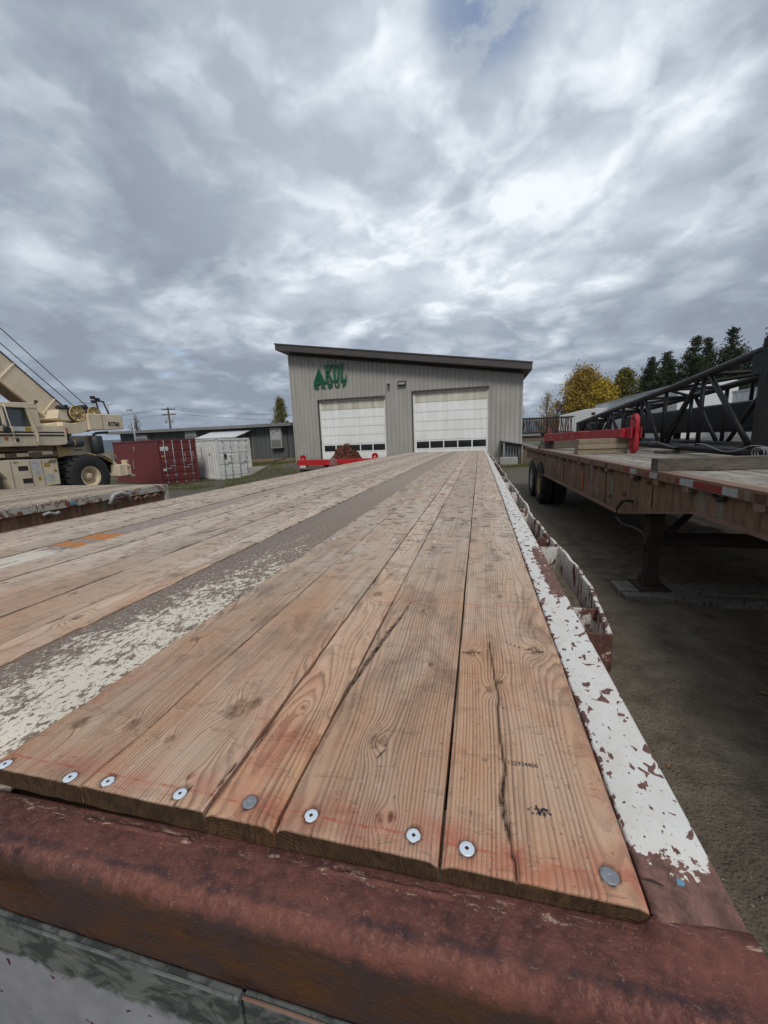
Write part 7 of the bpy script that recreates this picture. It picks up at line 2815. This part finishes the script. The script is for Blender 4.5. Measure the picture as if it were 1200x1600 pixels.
broad_tree('small_tree', 'low brown bush-like tree beside the thin half-bare one', (9.8, 56, 0), 5.8, 1.6, fol_brown, 66, 2400, None, 0.09)
broad_tree('poplar_tree', 'narrow yellow-green poplar left of the workshop', (-23.7, 45, 0), 7.3, 1.25, fol_green, 67, 9000, None, 0.08, narrow=0.9, trunkh=0.15)
broad_tree('small_tree', 'small sparse tree between the crane and the utility pole', (-45.3, 45, 0), 6.4, 1.25, fol_green, 68, 700, None, 0.07)
broad_tree('small_tree', 'second small sparse tree left of the utility pole', (-46.9, 46, 0), 5.6, 1.0, fol_green, 69, 450, None, 0.07)
broad_tree('small_tree', 'low dark green tree seen under the crane counterweight', (-46.5, 38, 0), 3.2, 1.6, fol_green, 70, 2500, None, 0.08)

# ------------------------------------------------------------------ hills
def ridge(name, dist, az0, az1, hfun, thick, label):
    n = 90
    V, F = [], []
    for k in range(n + 1):
        a = math.radians(az0 + (az1 - az0) * k / n)
        h = hfun(math.degrees(a))
        for (d, z) in ((dist, -6), (dist + thick * 0.3, h * 0.55), (dist + thick * 0.6, h), (dist + thick, h * 0.5), (dist + thick * 1.5, -6)):
            V.append((d * math.sin(a), d * math.cos(a), z))
    for k in range(n):
        for j in range(4):
            F.append((k * 5 + j, (k + 1) * 5 + j, (k + 1) * 5 + j + 1, k * 5 + j + 1))
    o = link(name, npmesh(name, V, F, np.ones(len(F))), mount_m)
    tag(o, label, None, None, 'structure')
    return o


def hf(a):
    return 2700 * math.tan(R(1.0 + 0.55 * float(fbm(a * 0.08 + 20, 0.0, 3, 4)) + 0.75 * math.exp(-((a - 6.5) / 9.0) ** 2) - 0.1))


ridge('hills', 2500, -75, 55, hf, 400, 'low blue forested hills along the horizon')

# ------------------------------------------------------------------ grass by the containers and along the workshop
rg_ = np.random.default_rng(11)
P = []
for (x0, x1, y0, y1, n) in ((-20, -9.5, 16.8, 24.5, 16000), (-21, -12.2, 23.5, 29.5, 9000), (0.6, 5.0, 21.5, 25.5, 5000), (-26, -18.5, 18.0, 30, 4000)):
    x = rg_.uniform(x0, x1, n)
    y = rg_.uniform(y0, y1, n)
    k = vnoise(x * 0.9, y * 0.9, 8) > 0.42
    P.append(np.stack([x[k], y[k]], -1))
P = np.concatenate(P)
N = len(P)
gzv = gz(P[:, 0], P[:, 1])
hh = rg_.uniform(0.05, 0.16, N)
a = rg_.uniform(0, 6.28, N)
w = 0.02
dx_, dy_ = np.cos(a) * w, np.sin(a) * w
lx, lyy = rg_.normal(size=N) * 0.04, rg_.normal(size=N) * 0.04
V = np.stack([np.stack([P[:, 0] - dx_, P[:, 1] - dy_, gzv - 0.03], -1), np.stack([P[:, 0] + dx_, P[:, 1] + dy_, gzv - 0.03], -1), np.stack([P[:, 0] + lx, P[:, 1] + lyy, gzv + hh], -1)], 1).reshape(-1, 3)
o = link('grass', npmesh('grass', V, np.arange(N * 3).reshape(-1, 3)), grass_m)
tag(o, 'short green and straw-coloured grass by the containers', None, None, 'stuff')

# ------------------------------------------------------------------ air between here and the hills
hm, ht = newmat('haze_air')
pv = ht.n.new('ShaderNodeVolumePrincipled')
pv.inputs['Color'].default_value = (0.66, 0.82, 1.0, 1)
pv.inputs['Density'].default_value = 0.00015
pv.inputs['Anisotropy'].default_value = 0.0
ht.l.new(pv.outputs[0], ht.n.new('ShaderNodeOutputMaterial').inputs['Volume'])
mb = MB()
mb.box(-3100, 3100, -450, 4600, -25, 130)
o = mb.build('haze', hm)
o['kind'] = 'stuff'
